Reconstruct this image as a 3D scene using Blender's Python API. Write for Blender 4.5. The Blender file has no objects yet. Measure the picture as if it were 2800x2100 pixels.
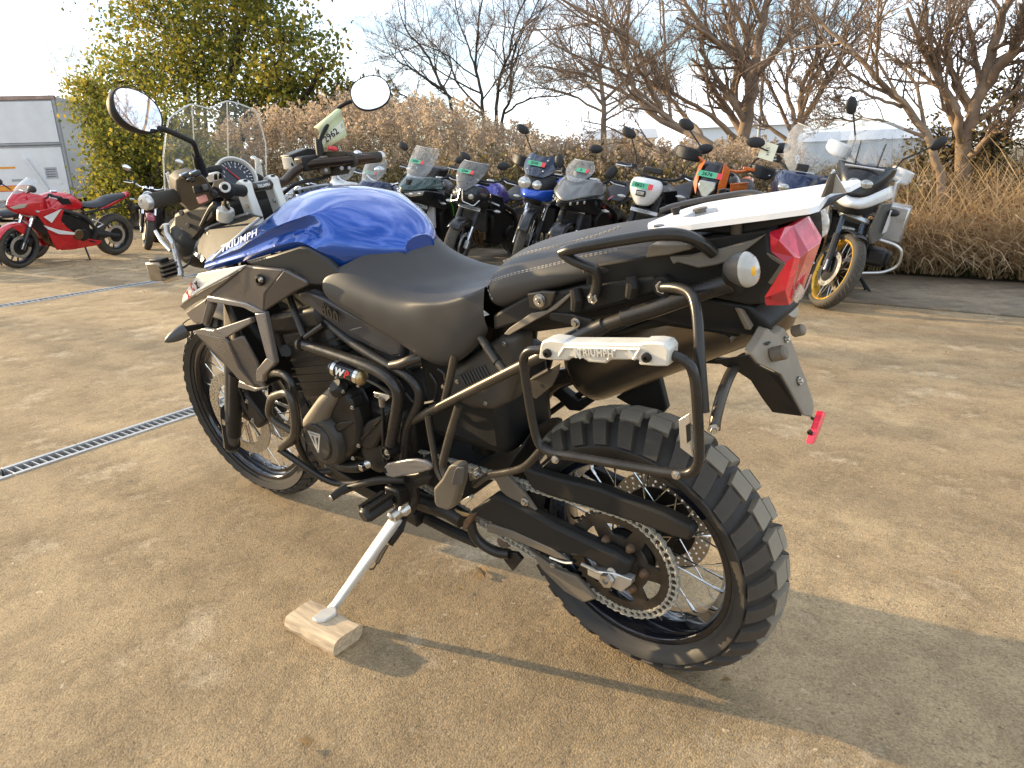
import bpy, bmesh, math, random
from mathutils import Vector, Matrix, Quaternion
R_ = math.radians
random.seed(7)
SC = bpy.context.scene
COL = SC.collection

# ---------------------------------------------------------------- camera
CAM = Vector((-0.67554, 1.32698, 1.14592))
FW = Vector((0.59990, -0.74231, -0.29849))
RT = Vector((-0.78324, -0.62100, -0.02981))
UP = Vector((0.16323, -0.25167, 0.95395))
FPX = 1937.845                       # focal length in pixels of the 2800 x 2100 photograph
cam_data = bpy.data.cameras.new('camera')
cam_data.sensor_width = 36.0
cam_data.lens = 36.0 * FPX / 2800.0
cam_data.clip_start = 0.05
cam_data.clip_end = 3000.0
cam = bpy.data.objects.new('camera', cam_data)
COL.objects.link(cam)
cam.matrix_world = Matrix(((RT.x, UP.x, -FW.x, CAM.x), (RT.y, UP.y, -FW.y, CAM.y),
                           (RT.z, UP.z, -FW.z, CAM.z), (0, 0, 0, 1)))
SC.camera = cam

# ---------------------------------------------------------------- sun and sky
SUN_AZ, SUN_EL = R_(12.5), R_(13.0)   # azimuth from +X towards +Y
SUN_DIR = Vector((math.cos(SUN_EL) * math.cos(SUN_AZ), math.cos(SUN_EL) * math.sin(SUN_AZ), math.sin(SUN_EL)))
sun_data = bpy.data.lights.new('sun', 'SUN')
sun_data.energy = 5.0
sun_data.angle = R_(0.5)
sun_data.color = (1.0, 0.76, 0.44)
sun = bpy.data.objects.new('sun', sun_data)
COL.objects.link(sun)
sun.rotation_euler = SUN_DIR.to_track_quat('Z', 'Y').to_euler()

world = bpy.data.worlds.new('World')
SC.world = world
world.use_nodes = True
wn = world.node_tree.nodes
wl = world.node_tree.links
wn.clear()
w_out = wn.new('ShaderNodeOutputWorld')
w_bg = wn.new('ShaderNodeBackground')
w_bg.inputs[1].default_value = 0.16
w_sky = wn.new('ShaderNodeTexSky')
w_sky.sky_type = 'NISHITA'
w_sky.sun_disc = False
w_sky.sun_elevation = SUN_EL
w_sky.sun_rotation = math.pi / 2 - SUN_AZ
w_sky.altitude = 20
w_sky.air_density = 1.0
w_sky.dust_density = 0.7
w_sky.ozone_density = 2.2
# broken cloud: white sheets over the whole sky, thicker towards the horizon
w_tc = wn.new('ShaderNodeTexCoord')
w_map = wn.new('ShaderNodeMapping')
w_map.inputs['Scale'].default_value = (1.6, 1.6, 5.0)
w_no = wn.new('ShaderNodeTexNoise')
w_no.inputs['Scale'].default_value = 1.7
w_no.inputs['Detail'].default_value = 7.0
w_no.inputs['Roughness'].default_value = 0.58
w_no.inputs['Distortion'].default_value = 0.5
w_ramp = wn.new('ShaderNodeValToRGB')
w_ramp.color_ramp.elements[0].position = 0.43
w_ramp.color_ramp.elements[0].color = (0.12, 0.12, 0.12, 1)
w_ramp.color_ramp.elements[1].position = 0.66
w_ramp.color_ramp.elements[1].color = (0.92, 0.92, 0.92, 1)
w_mix = wn.new('ShaderNodeMixRGB')
w_mix.blend_type = 'MIX'
w_mix.inputs[2].default_value = (9.5, 10.0, 10.8, 1)
wl.new(w_tc.outputs['Generated'], w_map.inputs['Vector'])
wl.new(w_map.outputs['Vector'], w_no.inputs['Vector'])
wl.new(w_no.outputs['Fac'], w_ramp.inputs['Fac'])
wl.new(w_ramp.outputs['Color'], w_mix.inputs[0])
wl.new(w_sky.outputs['Color'], w_mix.inputs[1])
wl.new(w_mix.outputs['Color'], w_bg.inputs[0])
wl.new(w_bg.outputs[0], w_out.inputs[0])

SC.view_settings.view_transform = 'Standard'
SC.view_settings.look = 'None'
SC.view_settings.gamma = 1.0
SC.view_settings.use_curve_mapping = False
SC.view_settings.exposure = 0.78
# ---------------------------------------------------------------- measuring: a pixel of the photograph becomes a point of the place
LEAN = R_(6.5)                        # the motorcycle leans on its stand
BIKE_M = Matrix.Rotation(-LEAN, 4, 'X')
BIKE_I = BIKE_M.inverted()
ZOOM = {'1': (0, 180, 700 / 1936), '2': (400, 180, 700 / 1936), '5': (450, 700, 650 / 1659), '6': (750, 900, 700 / 1936),
        '7': (1100, 600, 900 / 2133), '8': (1350, 1050, 900 / 1757), 'A': (1400, 1100, 800 / 1770),
        'B': (500, 880, 400 / 1382), 'C': (1950, 600, 350 / 893), 'D': (280, 180, 500 / 1382),
        'E': (750, 1200, 600 / 1659), '4': (1600, 250, 900 / 2212), 'P': (0, 0, 2800 / 2212), 'F': (0, 0, 1)}

def ray(px, py):
    return FW + RT * ((px - 1400) / FPX) - UP * ((py - 1050) / FPX)

def ground_at(px, py, z=0.0):
    d = ray(px, py)
    return CAM + d * ((z - CAM.z) / d.z)

def at_dist(px, py, dist):
    d = ray(px, py)
    return CAM + d * (dist / math.hypot(d.x, d.y))

_CB = BIKE_I @ CAM

def pl(k, u, w, p0, n):                # on a plane, in the frame of the motorcycle
    a, b, s = ZOOM[k]
    d = BIKE_I.to_3x3() @ ray(a + u * s, b + w * s)
    p0 = Vector(p0); n = Vector(n)
    return _CB + d * ((p0 - _CB).dot(n) / d.dot(n))

def V(k, u, w, y):                     # at a distance y to the left of the centre plane
    return pl(k, u, w, (0, y, 0), (0, 1, 0))

def VX(k, u, w, x):
    return pl(k, u, w, (x, 0, 0), (1, 0, 0))

def Vs(k, *pts):
    return [V(k, *p) for p in pts]

def flip(p):
    return Vector((p[0], -p[1], p[2]))

# ---------------------------------------------------------------- materials
MATS = {}

def mat(name, col, rough=0.5, metal=0.0, var=0.12, vscale=8.0, bump=0.0, bscale=120.0, coat=0.0, dust=0.0, dcol=(0.22, 0.17, 0.11),
        alpha=None, trans=0.0, ior=1.45, sub=None, spec=0.5, rvar=0.1):
    if name in MATS:
        return MATS[name]
    m = bpy.data.materials.new(name)
    m.use_nodes = True
    nt = m.node_tree
    b = nt.nodes['Principled BSDF']
    b.inputs['Roughness'].default_value = rough
    b.inputs['Metallic'].default_value = metal
    b.inputs['IOR'].default_value = ior
    b.inputs['Specular IOR Level'].default_value = spec
    if coat:
        b.inputs['Coat Weight'].default_value = coat
        b.inputs['Coat Roughness'].default_value = 0.04
    if trans:
        b.inputs['Transmission Weight'].default_value = trans
    tc = nt.nodes.new('ShaderNodeTexCoord')
    no = nt.nodes.new('ShaderNodeTexNoise')
    no.inputs['Scale'].default_value = vscale
    no.inputs['Detail'].default_value = 6
    no.inputs['Roughness'].default_value = 0.6
    nt.links.new(tc.outputs['Object'], no.inputs['Vector'])
    ra = nt.nodes.new('ShaderNodeValToRGB')
    ra.color_ramp.elements[0].position = 0.3
    ra.color_ramp.elements[1].position = 0.7
    ra.color_ramp.elements[0].color = (*[max(0, c * (1 - var)) for c in col], 1)
    ra.color_ramp.elements[1].color = (*[min(1, c * (1 + var)) for c in col], 1)
    nt.links.new(no.outputs['Fac'], ra.inputs['Fac'])
    out = ra.outputs['Color']
    if dust:
        n2 = nt.nodes.new('ShaderNodeTexNoise')
        n2.inputs['Scale'].default_value = vscale * 0.6
        n2.inputs['Detail'].default_value = 8
        n2.inputs['Roughness'].default_value = 0.7
        nt.links.new(tc.outputs['Object'], n2.inputs['Vector'])
        r2 = nt.nodes.new('ShaderNodeMapRange')
        r2.inputs['From Min'].default_value = 0.38
        r2.inputs['From Max'].default_value = 0.72
        r2.inputs['To Min'].default_value = dust * 0.35
        r2.inputs['To Max'].default_value = dust
        nt.links.new(n2.outputs['Fac'], r2.inputs['Value'])
        mx = nt.nodes.new('ShaderNodeMixRGB')
        mx.inputs[2].default_value = (*dcol, 1)
        nt.links.new(r2.outputs['Result'], mx.inputs[0])
        nt.links.new(out, mx.inputs[1])
        out = mx.outputs['Color']
    nt.links.new(out, b.inputs['Base Color'])
    if rvar:
        rr = nt.nodes.new('ShaderNodeMapRange')
        rr.inputs['From Min'].default_value = 0.3
        rr.inputs['From Max'].default_value = 0.7
        rr.inputs['To Min'].default_value = max(0.0, rough - rvar)
        rr.inputs['To Max'].default_value = min(1.0, rough + rvar)
        nt.links.new(no.outputs['Fac'], rr.inputs['Value'])
        nt.links.new(rr.outputs['Result'], b.inputs['Roughness'])
    if bump:
        nb = nt.nodes.new('ShaderNodeTexNoise')
        nb.inputs['Scale'].default_value = bscale
        nb.inputs['Detail'].default_value = 4
        nt.links.new(tc.outputs['Object'], nb.inputs['Vector'])
        bu = nt.nodes.new('ShaderNodeBump')
        bu.inputs['Strength'].default_value = bump
        bu.inputs['Distance'].default_value = 0.0005
        nt.links.new(nb.outputs['Fac'], bu.inputs['Height'])
        nt.links.new(bu.outputs['Normal'], b.inputs['Normal'])
    MATS[name] = m
    return m

def thin_glass(name, tint=(0.9, 0.92, 0.94), haze=0.06, gloss_rough=0.03):
    if name in MATS:
        return MATS[name]
    m = bpy.data.materials.new(name)
    m.use_nodes = True
    nt = m.node_tree
    nt.nodes.clear()
    o = nt.nodes.new('ShaderNodeOutputMaterial')
    t = nt.nodes.new('ShaderNodeBsdfTransparent')
    t.inputs[0].default_value = (*tint, 1)
    d = nt.nodes.new('ShaderNodeBsdfDiffuse')
    d.inputs[0].default_value = (0.75, 0.75, 0.72, 1)
    no = nt.nodes.new('ShaderNodeTexNoise')
    no.inputs['Scale'].default_value = 14
    tc = nt.nodes.new('ShaderNodeTexCoord')
    nt.links.new(tc.outputs['Object'], no.inputs['Vector'])
    mr = nt.nodes.new('ShaderNodeMapRange')
    mr.inputs['To Min'].default_value = haze * 0.4
    mr.inputs['To Max'].default_value = haze * 1.7
    nt.links.new(no.outputs['Fac'], mr.inputs['Value'])
    m1 = nt.nodes.new('ShaderNodeMixShader')
    nt.links.new(mr.outputs['Result'], m1.inputs[0])
    nt.links.new(t.outputs[0], m1.inputs[1])
    nt.links.new(d.outputs[0], m1.inputs[2])
    g = nt.nodes.new('ShaderNodeBsdfGlossy')
    g.inputs['Roughness'].default_value = gloss_rough
    lw = nt.nodes.new('ShaderNodeLayerWeight')
    lw.inputs['Blend'].default_value = 0.5
    pw_ = nt.nodes.new('ShaderNodeMath'); pw_.operation = 'POWER'; pw_.inputs[1].default_value = 4.0
    nt.links.new(lw.outputs['Facing'], pw_.inputs[0])
    fr = nt.nodes.new('ShaderNodeMath'); fr.operation = 'MULTIPLY_ADD'; fr.inputs[1].default_value = 0.75; fr.inputs[2].default_value = 0.045
    nt.links.new(pw_.outputs[0], fr.inputs[0])
    m2 = nt.nodes.new('ShaderNodeMixShader')
    nt.links.new(fr.outputs[0], m2.inputs[0])
    nt.links.new(m1.outputs[0], m2.inputs[1])
    nt.links.new(g.outputs[0], m2.inputs[2])
    nt.links.new(m2.outputs[0], o.inputs[0])
    MATS[name] = m
    return m

# ---------------------------------------------------------------- geometry helpers
def link(o, parent=None):
    COL.objects.link(o)
    if parent is not None:
        o.parent = parent
    return o

def fin(me, angle=35):
    me.polygons.foreach_set('use_smooth', [True] * len(me.polygons))
    try:
        me.set_sharp_from_angle(angle=R_(angle))
    except Exception:
        pass
    me.update()

class MB:
    """collects simple shapes; build() links them as one mesh object"""
    def __init__(self):
        self.v = []; self.f = []
    def add(self, vs, fs):
        o = len(self.v)
        self.v += [tuple(p) for p in vs]
        self.f += [tuple(i + o for i in f) for f in fs]
        return self
    def box(self, c, d, rot=None):
        hx, hy, hz = d[0] / 2, d[1] / 2, d[2] / 2
        vs = [Vector((sx * hx, sy * hy, sz * hz)) for sx in (-1, 1) for sy in (-1, 1) for sz in (-1, 1)]
        if rot is not None:
            vs = [rot @ p for p in vs]
        vs = [p + Vector(c) for p in vs]
        return self.add(vs, [(0, 1, 3, 2), (4, 6, 7, 5), (0, 4, 5, 1), (2, 3, 7, 6), (0, 2, 6, 4), (1, 5, 7, 3)])
    def tube(self, pts, r, segs=8, fillet=0.0, caps=True, flat=1.0):
        pts = [Vector(p) for p in pts]
        rs = r if isinstance(r, (list, tuple)) else None
        if fillet and rs is None:
            pts = round_path(pts, fillet)
        n = len(pts)
        if rs is None:
            rs = [r] * n
        vs = []; fs = []
        t0 = (pts[1] - pts[0]).normalized()
        ref = Vector((0, 0, 1)) if abs(t0.z) < 0.9 else Vector((0, 1, 0))
        a = t0.cross(ref).normalized()
        for i in range(n):
            if i == 0: t = pts[1] - pts[0]
            elif i == n - 1: t = pts[-1] - pts[-2]
            else: t = (pts[i + 1] - pts[i]).normalized() + (pts[i] - pts[i - 1]).normalized()
            t = t.normalized() if t.length > 1e-9 else t0
            a = a - t * a.dot(t)
            a = a.normalized() if a.length > 1e-6 else t.orthogonal().normalized()
            b = t.cross(a)
            for k in range(segs):
                th = 2 * math.pi * k / segs
                vs.append(pts[i] + (a * math.cos(th) + b * (math.sin(th) * flat)) * rs[i])
        for i in range(n - 1):
            for k in range(segs):
                k2 = (k + 1) % segs
                fs.append((i * segs + k, i * segs + k2, (i + 1) * segs + k2, (i + 1) * segs + k))
        if caps:
            fs.append(tuple(range(segs))[::-1])
            fs.append(tuple((n - 1) * segs + k for k in range(segs)))
        return self.add(vs, fs)
    def lathe(self, prof, c=(0, 0, 0), axis=(0, 1, 0), segs=24, arc=None, closed=False):
        """prof: list of (radius, height along the axis)"""
        ax = Vector(axis).normalized(); c = Vector(c)
        a = ax.orthogonal().normalized(); b = ax.cross(a)
        m = len(prof); vs = []; fs = []
        for k in range(segs):
            th = 2 * math.pi * k / segs
            e = a * math.cos(th) + b * math.sin(th)
            for r, h in prof:
                vs.append(c + e * r + ax * h)
        for k in range(segs):
            k2 = (k + 1) % segs
            for j in range(m - 1 if not closed else m):
                j2 = (j + 1) % m
                fs.append((k * m + j, k * m + j2, k2 * m + j2, k2 * m + j))
        return self.add(vs, fs)
    def cyl(self, p, q, r, segs=12, r2=None, bev=0.0):
        p = Vector(p); q = Vector(q)
        r2 = r if r2 is None else r2
        L = (q - p).length
        pr = [(0.0, 0.0), (max(r - bev, 0), 0.0), (r, bev), (r2, L - bev), (max(r2 - bev, 0), L), (0.0, L)] if bev else [(0, 0), (r, 0), (r2, L), (0, L)]
        return self.lathe(pr, p, q - p, segs)
    def ball(self, c, rad, segs=12, rings=8, rot=None):
        vs = []; fs = []
        rx, ry, rz = rad if isinstance(rad, (tuple, list)) else (rad,) * 3
        for i in range(rings + 1):
            ph = math.pi * i / rings - math.pi / 2
            for k in range(segs):
                th = 2 * math.pi * k / segs
                p = Vector((rx * math.cos(ph) * math.cos(th), ry * math.cos(ph) * math.sin(th), rz * math.sin(ph)))
                if rot is not None: p = rot @ p
                vs.append(p + Vector(c))
        for i in range(rings):
            for k in range(segs):
                k2 = (k + 1) % segs
                fs.append((i * segs + k, i * segs + k2, (i + 1) * segs + k2, (i + 1) * segs + k))
        return self.add(vs, fs)
    def slab(self, outline, t):
        """a polygon extruded by the vector t"""
        t = Vector(t); n = len(outline)
        o = [Vector(p) for p in outline]
        vs = o + [p + t for p in o]
        nr = Vector((0, 0, 0))
        for i in range(n):
            nr += o[i].cross(o[(i + 1) % n])
        up = nr.dot(t) < 0
        fs = [tuple(range(n)) if up else tuple(range(n))[::-1], tuple(range(n, 2 * n))[::-1] if up else tuple(range(n, 2 * n))]
        for i in range(n):
            j = (i + 1) % n
            fs.append((i, i + n, j + n, j) if up else (i, j, j + n, i + n))
        return self.add(vs, fs)
    def grid(self, rows, wrap=False):
        m = len(rows[0]); vs = [p for r in rows for p in r]; fs = []
        for i in range(len(rows) - 1):
            for j in range(m - 1 if not wrap else m):
                j2 = (j + 1) % m
                fs.append((i * m + j, i * m + j2, (i + 1) * m + j2, (i + 1) * m + j))
        return self.add(vs, fs)
    def mesh(self, name, mats, angle=35):
        me = bpy.data.meshes.new(name)
        me.from_pydata([tuple(p) for p in self.v], [], self.f)
        for m in (mats if isinstance(mats, (list, tuple)) else [mats]):
            me.materials.append(m)
        fin(me, angle)
        return me
    def build(self, name, m, parent=None, bevel=0.0, sub=0, mirror=False, solid=0.0, angle=35, bseg=2):
        if mirror and min(abs(p[1]) for p in self.v) > 0.002:      # two separate pieces: two objects
            o2 = MB()
            o2.v = [(p[0], -p[1], p[2]) for p in self.v]; o2.f = [f[::-1] for f in self.f]
            o2.build(name, m, parent, bevel, sub, False, solid, angle, bseg)
            mirror = False
        me = self.mesh(name, m, angle)
        o = bpy.data.objects.new(name, me)
        link(o, parent)
        if mirror:
            md = o.modifiers.new('mirror', 'MIRROR'); md.use_axis = (False, True, False); md.merge_threshold = 0.0015
            md.use_clip = False
        if sub:
            md = o.modifiers.new('sub', 'SUBSURF'); md.levels = sub; md.render_levels = sub
        if solid:
            md = o.modifiers.new('solid', 'SOLIDIFY'); md.thickness = solid; md.offset = -1
        if bevel:
            md = o.modifiers.new('bevel', 'BEVEL'); md.width = bevel; md.segments = bseg; md.limit_method = 'ANGLE'; md.angle_limit = R_(40)
        return o

def round_path(pts, r, n=5):
    out = [pts[0]]
    for i in range(1, len(pts) - 1):
        p, a, b = pts[i], pts[i - 1], pts[i + 1]
        da = (a - p); db = (b - p)
        ra = min(r, da.length * 0.45); rb = min(r, db.length * 0.45)
        A = p + da.normalized() * ra; B = p + db.normalized() * rb
        for k in range(n + 1):
            t = k / n
            out.append(A * (1 - t) ** 2 + p * 2 * t * (1 - t) + B * t ** 2)
    out.append(pts[-1])
    return out

def smooth_path(pts, n=6):
    """Catmull-Rom through the points"""
    pts = [Vector(p) for p in pts]
    P = [pts[0] * 2 - pts[1]] + pts + [pts[-1] * 2 - pts[-2]]
    out = []
    for i in range(1, len(P) - 2):
        a, b, c, d = P[i - 1], P[i], P[i + 1], P[i + 2]
        for k in range(n):
            t = k / n
            out.append(0.5 * (2 * b + (c - a) * t + (2 * a - 5 * b + 4 * c - d) * t * t + (3 * b - a - 3 * c + d) * t ** 3))
    out.append(pts[-1])
    return out

def empty(name, loc=(0, 0, 0), parent=None):
    o = bpy.data.objects.new(name, None)
    o.empty_display_size = 0.1
    link(o, parent)
    o.location = loc
    return o

def tag(o, label, cat, group=None, kind=None):
    if label: o['label'] = label
    if cat: o['category'] = cat
    if group: o['group'] = group
    if kind: o['kind'] = kind
    return o

def inst(name, me, parent, M):
    o = bpy.data.objects.new(name, me)
    link(o, parent)
    o.matrix_local = M
    return o

def tube_obj(name, pts, r, m, parent, segs=10, fillet=0.03, **kw):
    return MB().tube(pts, r, segs, fillet).build(name, m, parent, **kw)

def slab_obj(name, pts, t, m, parent, bevel=0.002, **kw):
    return MB().slab(pts, t).build(name, m, parent, bevel=bevel, **kw)

def flat2d(name, loops, thick, m, parent, M, bevel=0.0):
    """closed 2D loops (outer first, then holes) filled and extruded, placed with the matrix M (local z = out of the face)"""
    cu = bpy.data.curves.new(name, 'CURVE')
    cu.dimensions = '2D'; cu.fill_mode = 'BOTH'; cu.extrude = thick / 2
    for lp in loops:
        sp = cu.splines.new('POLY'); sp.points.add(len(lp) - 1)
        for i, p in enumerate(lp):
            sp.points[i].co = (p[0], p[1], 0, 1)
        sp.use_cyclic_u = True
    tmp = bpy.data.objects.new(name + '_tmp', cu)
    COL.objects.link(tmp)
    dg = bpy.context.evaluated_depsgraph_get()
    dg.update()
    me = bpy.data.meshes.new_from_object(tmp.evaluated_get(dg))
    bpy.data.objects.remove(tmp); bpy.data.curves.remove(cu)
    me.name = name
    me.materials.clear(); me.materials.append(m)
    me.polygons.foreach_set('use_smooth', [False] * len(me.polygons))
    o = bpy.data.objects.new(name, me)
    link(o, parent)
    o.matrix_local = M
    return o

def text_mesh(txt, size, depth, m, shear=0.0, spacing=1.0, offset=0.0):
    cu = bpy.data.curves.new('txt', 'FONT')
    cu.body = txt; cu.size = size; cu.extrude = depth; cu.align_x = 'CENTER'; cu.align_y = 'CENTER'
    cu.shear = shear; cu.space_character = spacing; cu.offset = offset; cu.resolution_u = 3
    tmp = bpy.data.objects.new('txt_tmp', cu)
    COL.objects.link(tmp)
    dg = bpy.context.evaluated_depsgraph_get(); dg.update()
    me = bpy.data.meshes.new_from_object(tmp.evaluated_get(dg))
    bpy.data.objects.remove(tmp); bpy.data.curves.remove(cu)
    me.materials.clear(); me.materials.append(m)
    return me

def frame_m(c, xdir, ydir):
    """matrix with origin c, local x along xdir, y near ydir, z out"""
    x = Vector(xdir).normalized(); z = x.cross(Vector(ydir)).normalized(); y = z.cross(x)
    return Matrix(((x.x, y.x, z.x, c[0]), (x.y, y.y, z.y, c[1]), (x.z, y.z, z.z, c[2]), (0, 0, 0, 1)))

def circle2(r, n=48, c=(0, 0), ph=0.0):
    return [(c[0] + r * math.cos(2 * math.pi * k / n + ph), c[1] + r * math.sin(2 * math.pi * k / n + ph)) for k in range(n)]

SIDE_L = Matrix(((-1, 0, 0, 0), (0, 0, 1, 0), (0, 1, 0, 0), (0, 0, 0, 1)))   # a face that looks to the left of the motorcycle: x' = -X, y' = Z
def side_m(c):
    return Matrix.Translation(Vector(c)) @ SIDE_L
# ================================================================ the ground
def noise_chain(nt, tc, scale, detail, rough, lo, hi, out_lo=0.0, out_hi=1.0, dist=0.0, vec=None):
    n = nt.nodes.new('ShaderNodeTexNoise')
    n.inputs['Scale'].default_value = scale; n.inputs['Detail'].default_value = detail
    n.inputs['Roughness'].default_value = rough; n.inputs['Distortion'].default_value = dist
    nt.links.new(vec if vec is not None else tc.outputs['Object'], n.inputs['Vector'])
    r = nt.nodes.new('ShaderNodeMapRange')
    r.inputs['From Min'].default_value = lo; r.inputs['From Max'].default_value = hi
    r.inputs['To Min'].default_value = out_lo; r.inputs['To Max'].default_value = out_hi
    nt.links.new(n.outputs['Fac'], r.inputs['Value'])
    return r.outputs['Result']

def mixcol(nt, fac, a, b, mode='MIX'):
    m = nt.nodes.new('ShaderNodeMixRGB'); m.blend_type = mode
    if isinstance(fac, float): m.inputs[0].default_value = fac
    else: nt.links.new(fac, m.inputs[0])
    for i, c in ((1, a), (2, b)):
        if isinstance(c, tuple): m.inputs[i].default_value = (*c, 1)
        else: nt.links.new(c, m.inputs[i])
    return m.outputs['Color']

def concrete_mat(name, base, dark, light, aggr=1.0):
    m = bpy.data.materials.new(name); m.use_nodes = True
    nt = m.node_tree; b = nt.nodes['Principled BSDF']
    tc = nt.nodes.new('ShaderNodeTexCoord')
    mp = nt.nodes.new('ShaderNodeMapping'); mp.inputs['Rotation'].default_value = (0, 0, 0.5); mp.inputs['Scale'].default_value = (0.55, 1.5, 1)
    nt.links.new(tc.outputs['Object'], mp.inputs['Vector'])
    big = noise_chain(nt, tc, 0.9, 9, 0.62, 0.34, 0.66, vec=mp.outputs['Vector'], dist=0.4)
    col = mixcol(nt, big, dark, base)
    mid = noise_chain(nt, tc, 4.5, 8, 0.7, 0.44, 0.74)
    col = mixcol(nt, mid, col, tuple(c * 0.70 for c in dark))
    pale = noise_chain(nt, tc, 2.3, 10, 0.72, 0.55, 0.74)
    col = mixcol(nt, pale, col, light)
    # exposed grains
    gr = nt.nodes.new('ShaderNodeTexVoronoi'); gr.inputs['Scale'].default_value = 240
    nt.links.new(tc.outputs['Object'], gr.inputs['Vector'])
    sep = nt.nodes.new('ShaderNodeSeparateColor'); nt.links.new(gr.outputs['Color'], sep.inputs[0])
    mr = nt.nodes.new('ShaderNodeMapRange'); mr.inputs['To Min'].default_value = 0.62; mr.inputs['To Max'].default_value = 1.34
    nt.links.new(sep.outputs[0], mr.inputs['Value'])
    hv = nt.nodes.new('ShaderNodeMixRGB'); hv.blend_type = 'MULTIPLY'; hv.inputs[0].default_value = 0.6 * aggr
    nt.links.new(col, hv.inputs[1]); nt.links.new(mr.outputs['Result'], hv.inputs[2])
    col = hv.outputs['Color']
    sp = noise_chain(nt, tc, 75, 3, 0.6, 0.62, 0.74)
    col = mixcol(nt, sp, col, tuple(c * 0.42 for c in dark))
    sp2 = noise_chain(nt, tc, 33, 2, 0.5, 0.70, 0.76, 0, 0.7)
    col = mixcol(nt, sp2, col, light)
    pit = noise_chain(nt, tc, 46, 5, 0.75, 0.60, 0.66, 0, 0.75 * aggr)
    col = mixcol(nt, pit, col, tuple(c * 0.45 for c in dark))
    stain = noise_chain(nt, tc, 1.7, 4, 0.5, 0.60, 0.70, 0, 0.45)
    col = mixcol(nt, stain, col, tuple(c * 0.85 for c in dark))
    crk = nt.nodes.new('ShaderNodeTexVoronoi'); crk.feature = 'DISTANCE_TO_EDGE'; crk.inputs['Scale'].default_value = 34
    wob = nt.nodes.new('ShaderNodeTexNoise'); wob.inputs['Scale'].default_value = 30; wob.inputs['Detail'].default_value = 3
    nt.links.new(tc.outputs['Object'], wob.inputs['Vector'])
    wm = nt.nodes.new('ShaderNodeMixRGB'); wm.inputs[0].default_value = 0.05
    nt.links.new(tc.outputs['Object'], wm.inputs[1]); nt.links.new(wob.outputs['Color'], wm.inputs[2])
    nt.links.new(wm.outputs['Color'], crk.inputs['Vector'])
    cr_ = nt.nodes.new('ShaderNodeMapRange'); cr_.inputs['From Max'].default_value = 0.035; cr_.inputs['To Min'].default_value = 0.55 * aggr; cr_.inputs['To Max'].default_value = 0.0
    nt.links.new(crk.outputs['Distance'], cr_.inputs['Value'])
    cm = noise_chain(nt, tc, 6, 3, 0.6, 0.45, 0.62)
    cf = nt.nodes.new('ShaderNodeMath'); cf.operation = 'MULTIPLY'
    nt.links.new(cr_.outputs['Result'], cf.inputs[0]); nt.links.new(cm, cf.inputs[1])
    col = mixcol(nt, cf.outputs[0], col, tuple(c * 0.5 for c in dark))
    nt.links.new(col, b.inputs['Base Color'])
    b.inputs['Roughness'].default_value = 0.93
    b.inputs['Specular IOR Level'].default_value = 0.25
    # relief: pitted surface
    bu = nt.nodes.new('ShaderNodeBump'); bu.inputs['Strength'].default_value = 0.9 * aggr; bu.inputs['Distance'].default_value = 0.0022
    ad = nt.nodes.new('ShaderNodeMath'); ad.operation = 'ADD'
    n3 = nt.nodes.new('ShaderNodeTexNoise'); n3.inputs['Scale'].default_value = 120; n3.inputs['Detail'].default_value = 6; n3.inputs['Roughness'].default_value = 0.7
    nt.links.new(tc.outputs['Object'], n3.inputs['Vector'])
    inv = nt.nodes.new('ShaderNodeMath'); inv.operation = 'MULTIPLY'; inv.inputs[1].default_value = -0.8
    nt.links.new(gr.outputs['Distance'], inv.inputs[0])
    nt.links.new(inv.outputs[0], ad.inputs[0]); nt.links.new(n3.outputs['Fac'], ad.inputs[1])
    nt.links.new(ad.outputs[0], bu.inputs['Height'])
    bu2 = nt.nodes.new('ShaderNodeBump'); bu2.inputs['Strength'].default_value = 0.5; bu2.inputs['Distance'].default_value = 0.012
    n4 = nt.nodes.new('ShaderNodeTexNoise'); n4.inputs['Scale'].default_value = 16; n4.inputs['Detail'].default_value = 4
    nt.links.new(tc.outputs['Object'], n4.inputs['Vector']); nt.links.new(n4.outputs['Fac'], bu2.inputs['Height'])
    nt.links.new(bu.outputs['Normal'], bu2.inputs['Normal'])
    nt.links.new(bu2.outputs['Normal'], b.inputs['Normal'])
    return m

M_CONC = concrete_mat('worn_concrete', (0.450, 0.332, 0.188), (0.262, 0.188, 0.106), (0.60, 0.48, 0.32))
M_SLAB = concrete_mat('slab_concrete', (0.290, 0.235, 0.165), (0.175, 0.140, 0.098), (0.38, 0.31, 0.22), 0.7)
M_SOIL = mat('verge_soil', (0.085, 0.066, 0.040), 0.95, var=0.5, vscale=1.5, bump=0.8, bscale=20)
M_GALV = mat('galvanised_steel', (0.50, 0.50, 0.49), 0.42, 0.55, var=0.15, vscale=12, dust=0.35, dcol=(0.40, 0.36, 0.29))
M_PIT = mat('drain_dirt', (0.035, 0.028, 0.020), 0.95, var=0.4, vscale=20)

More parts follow.
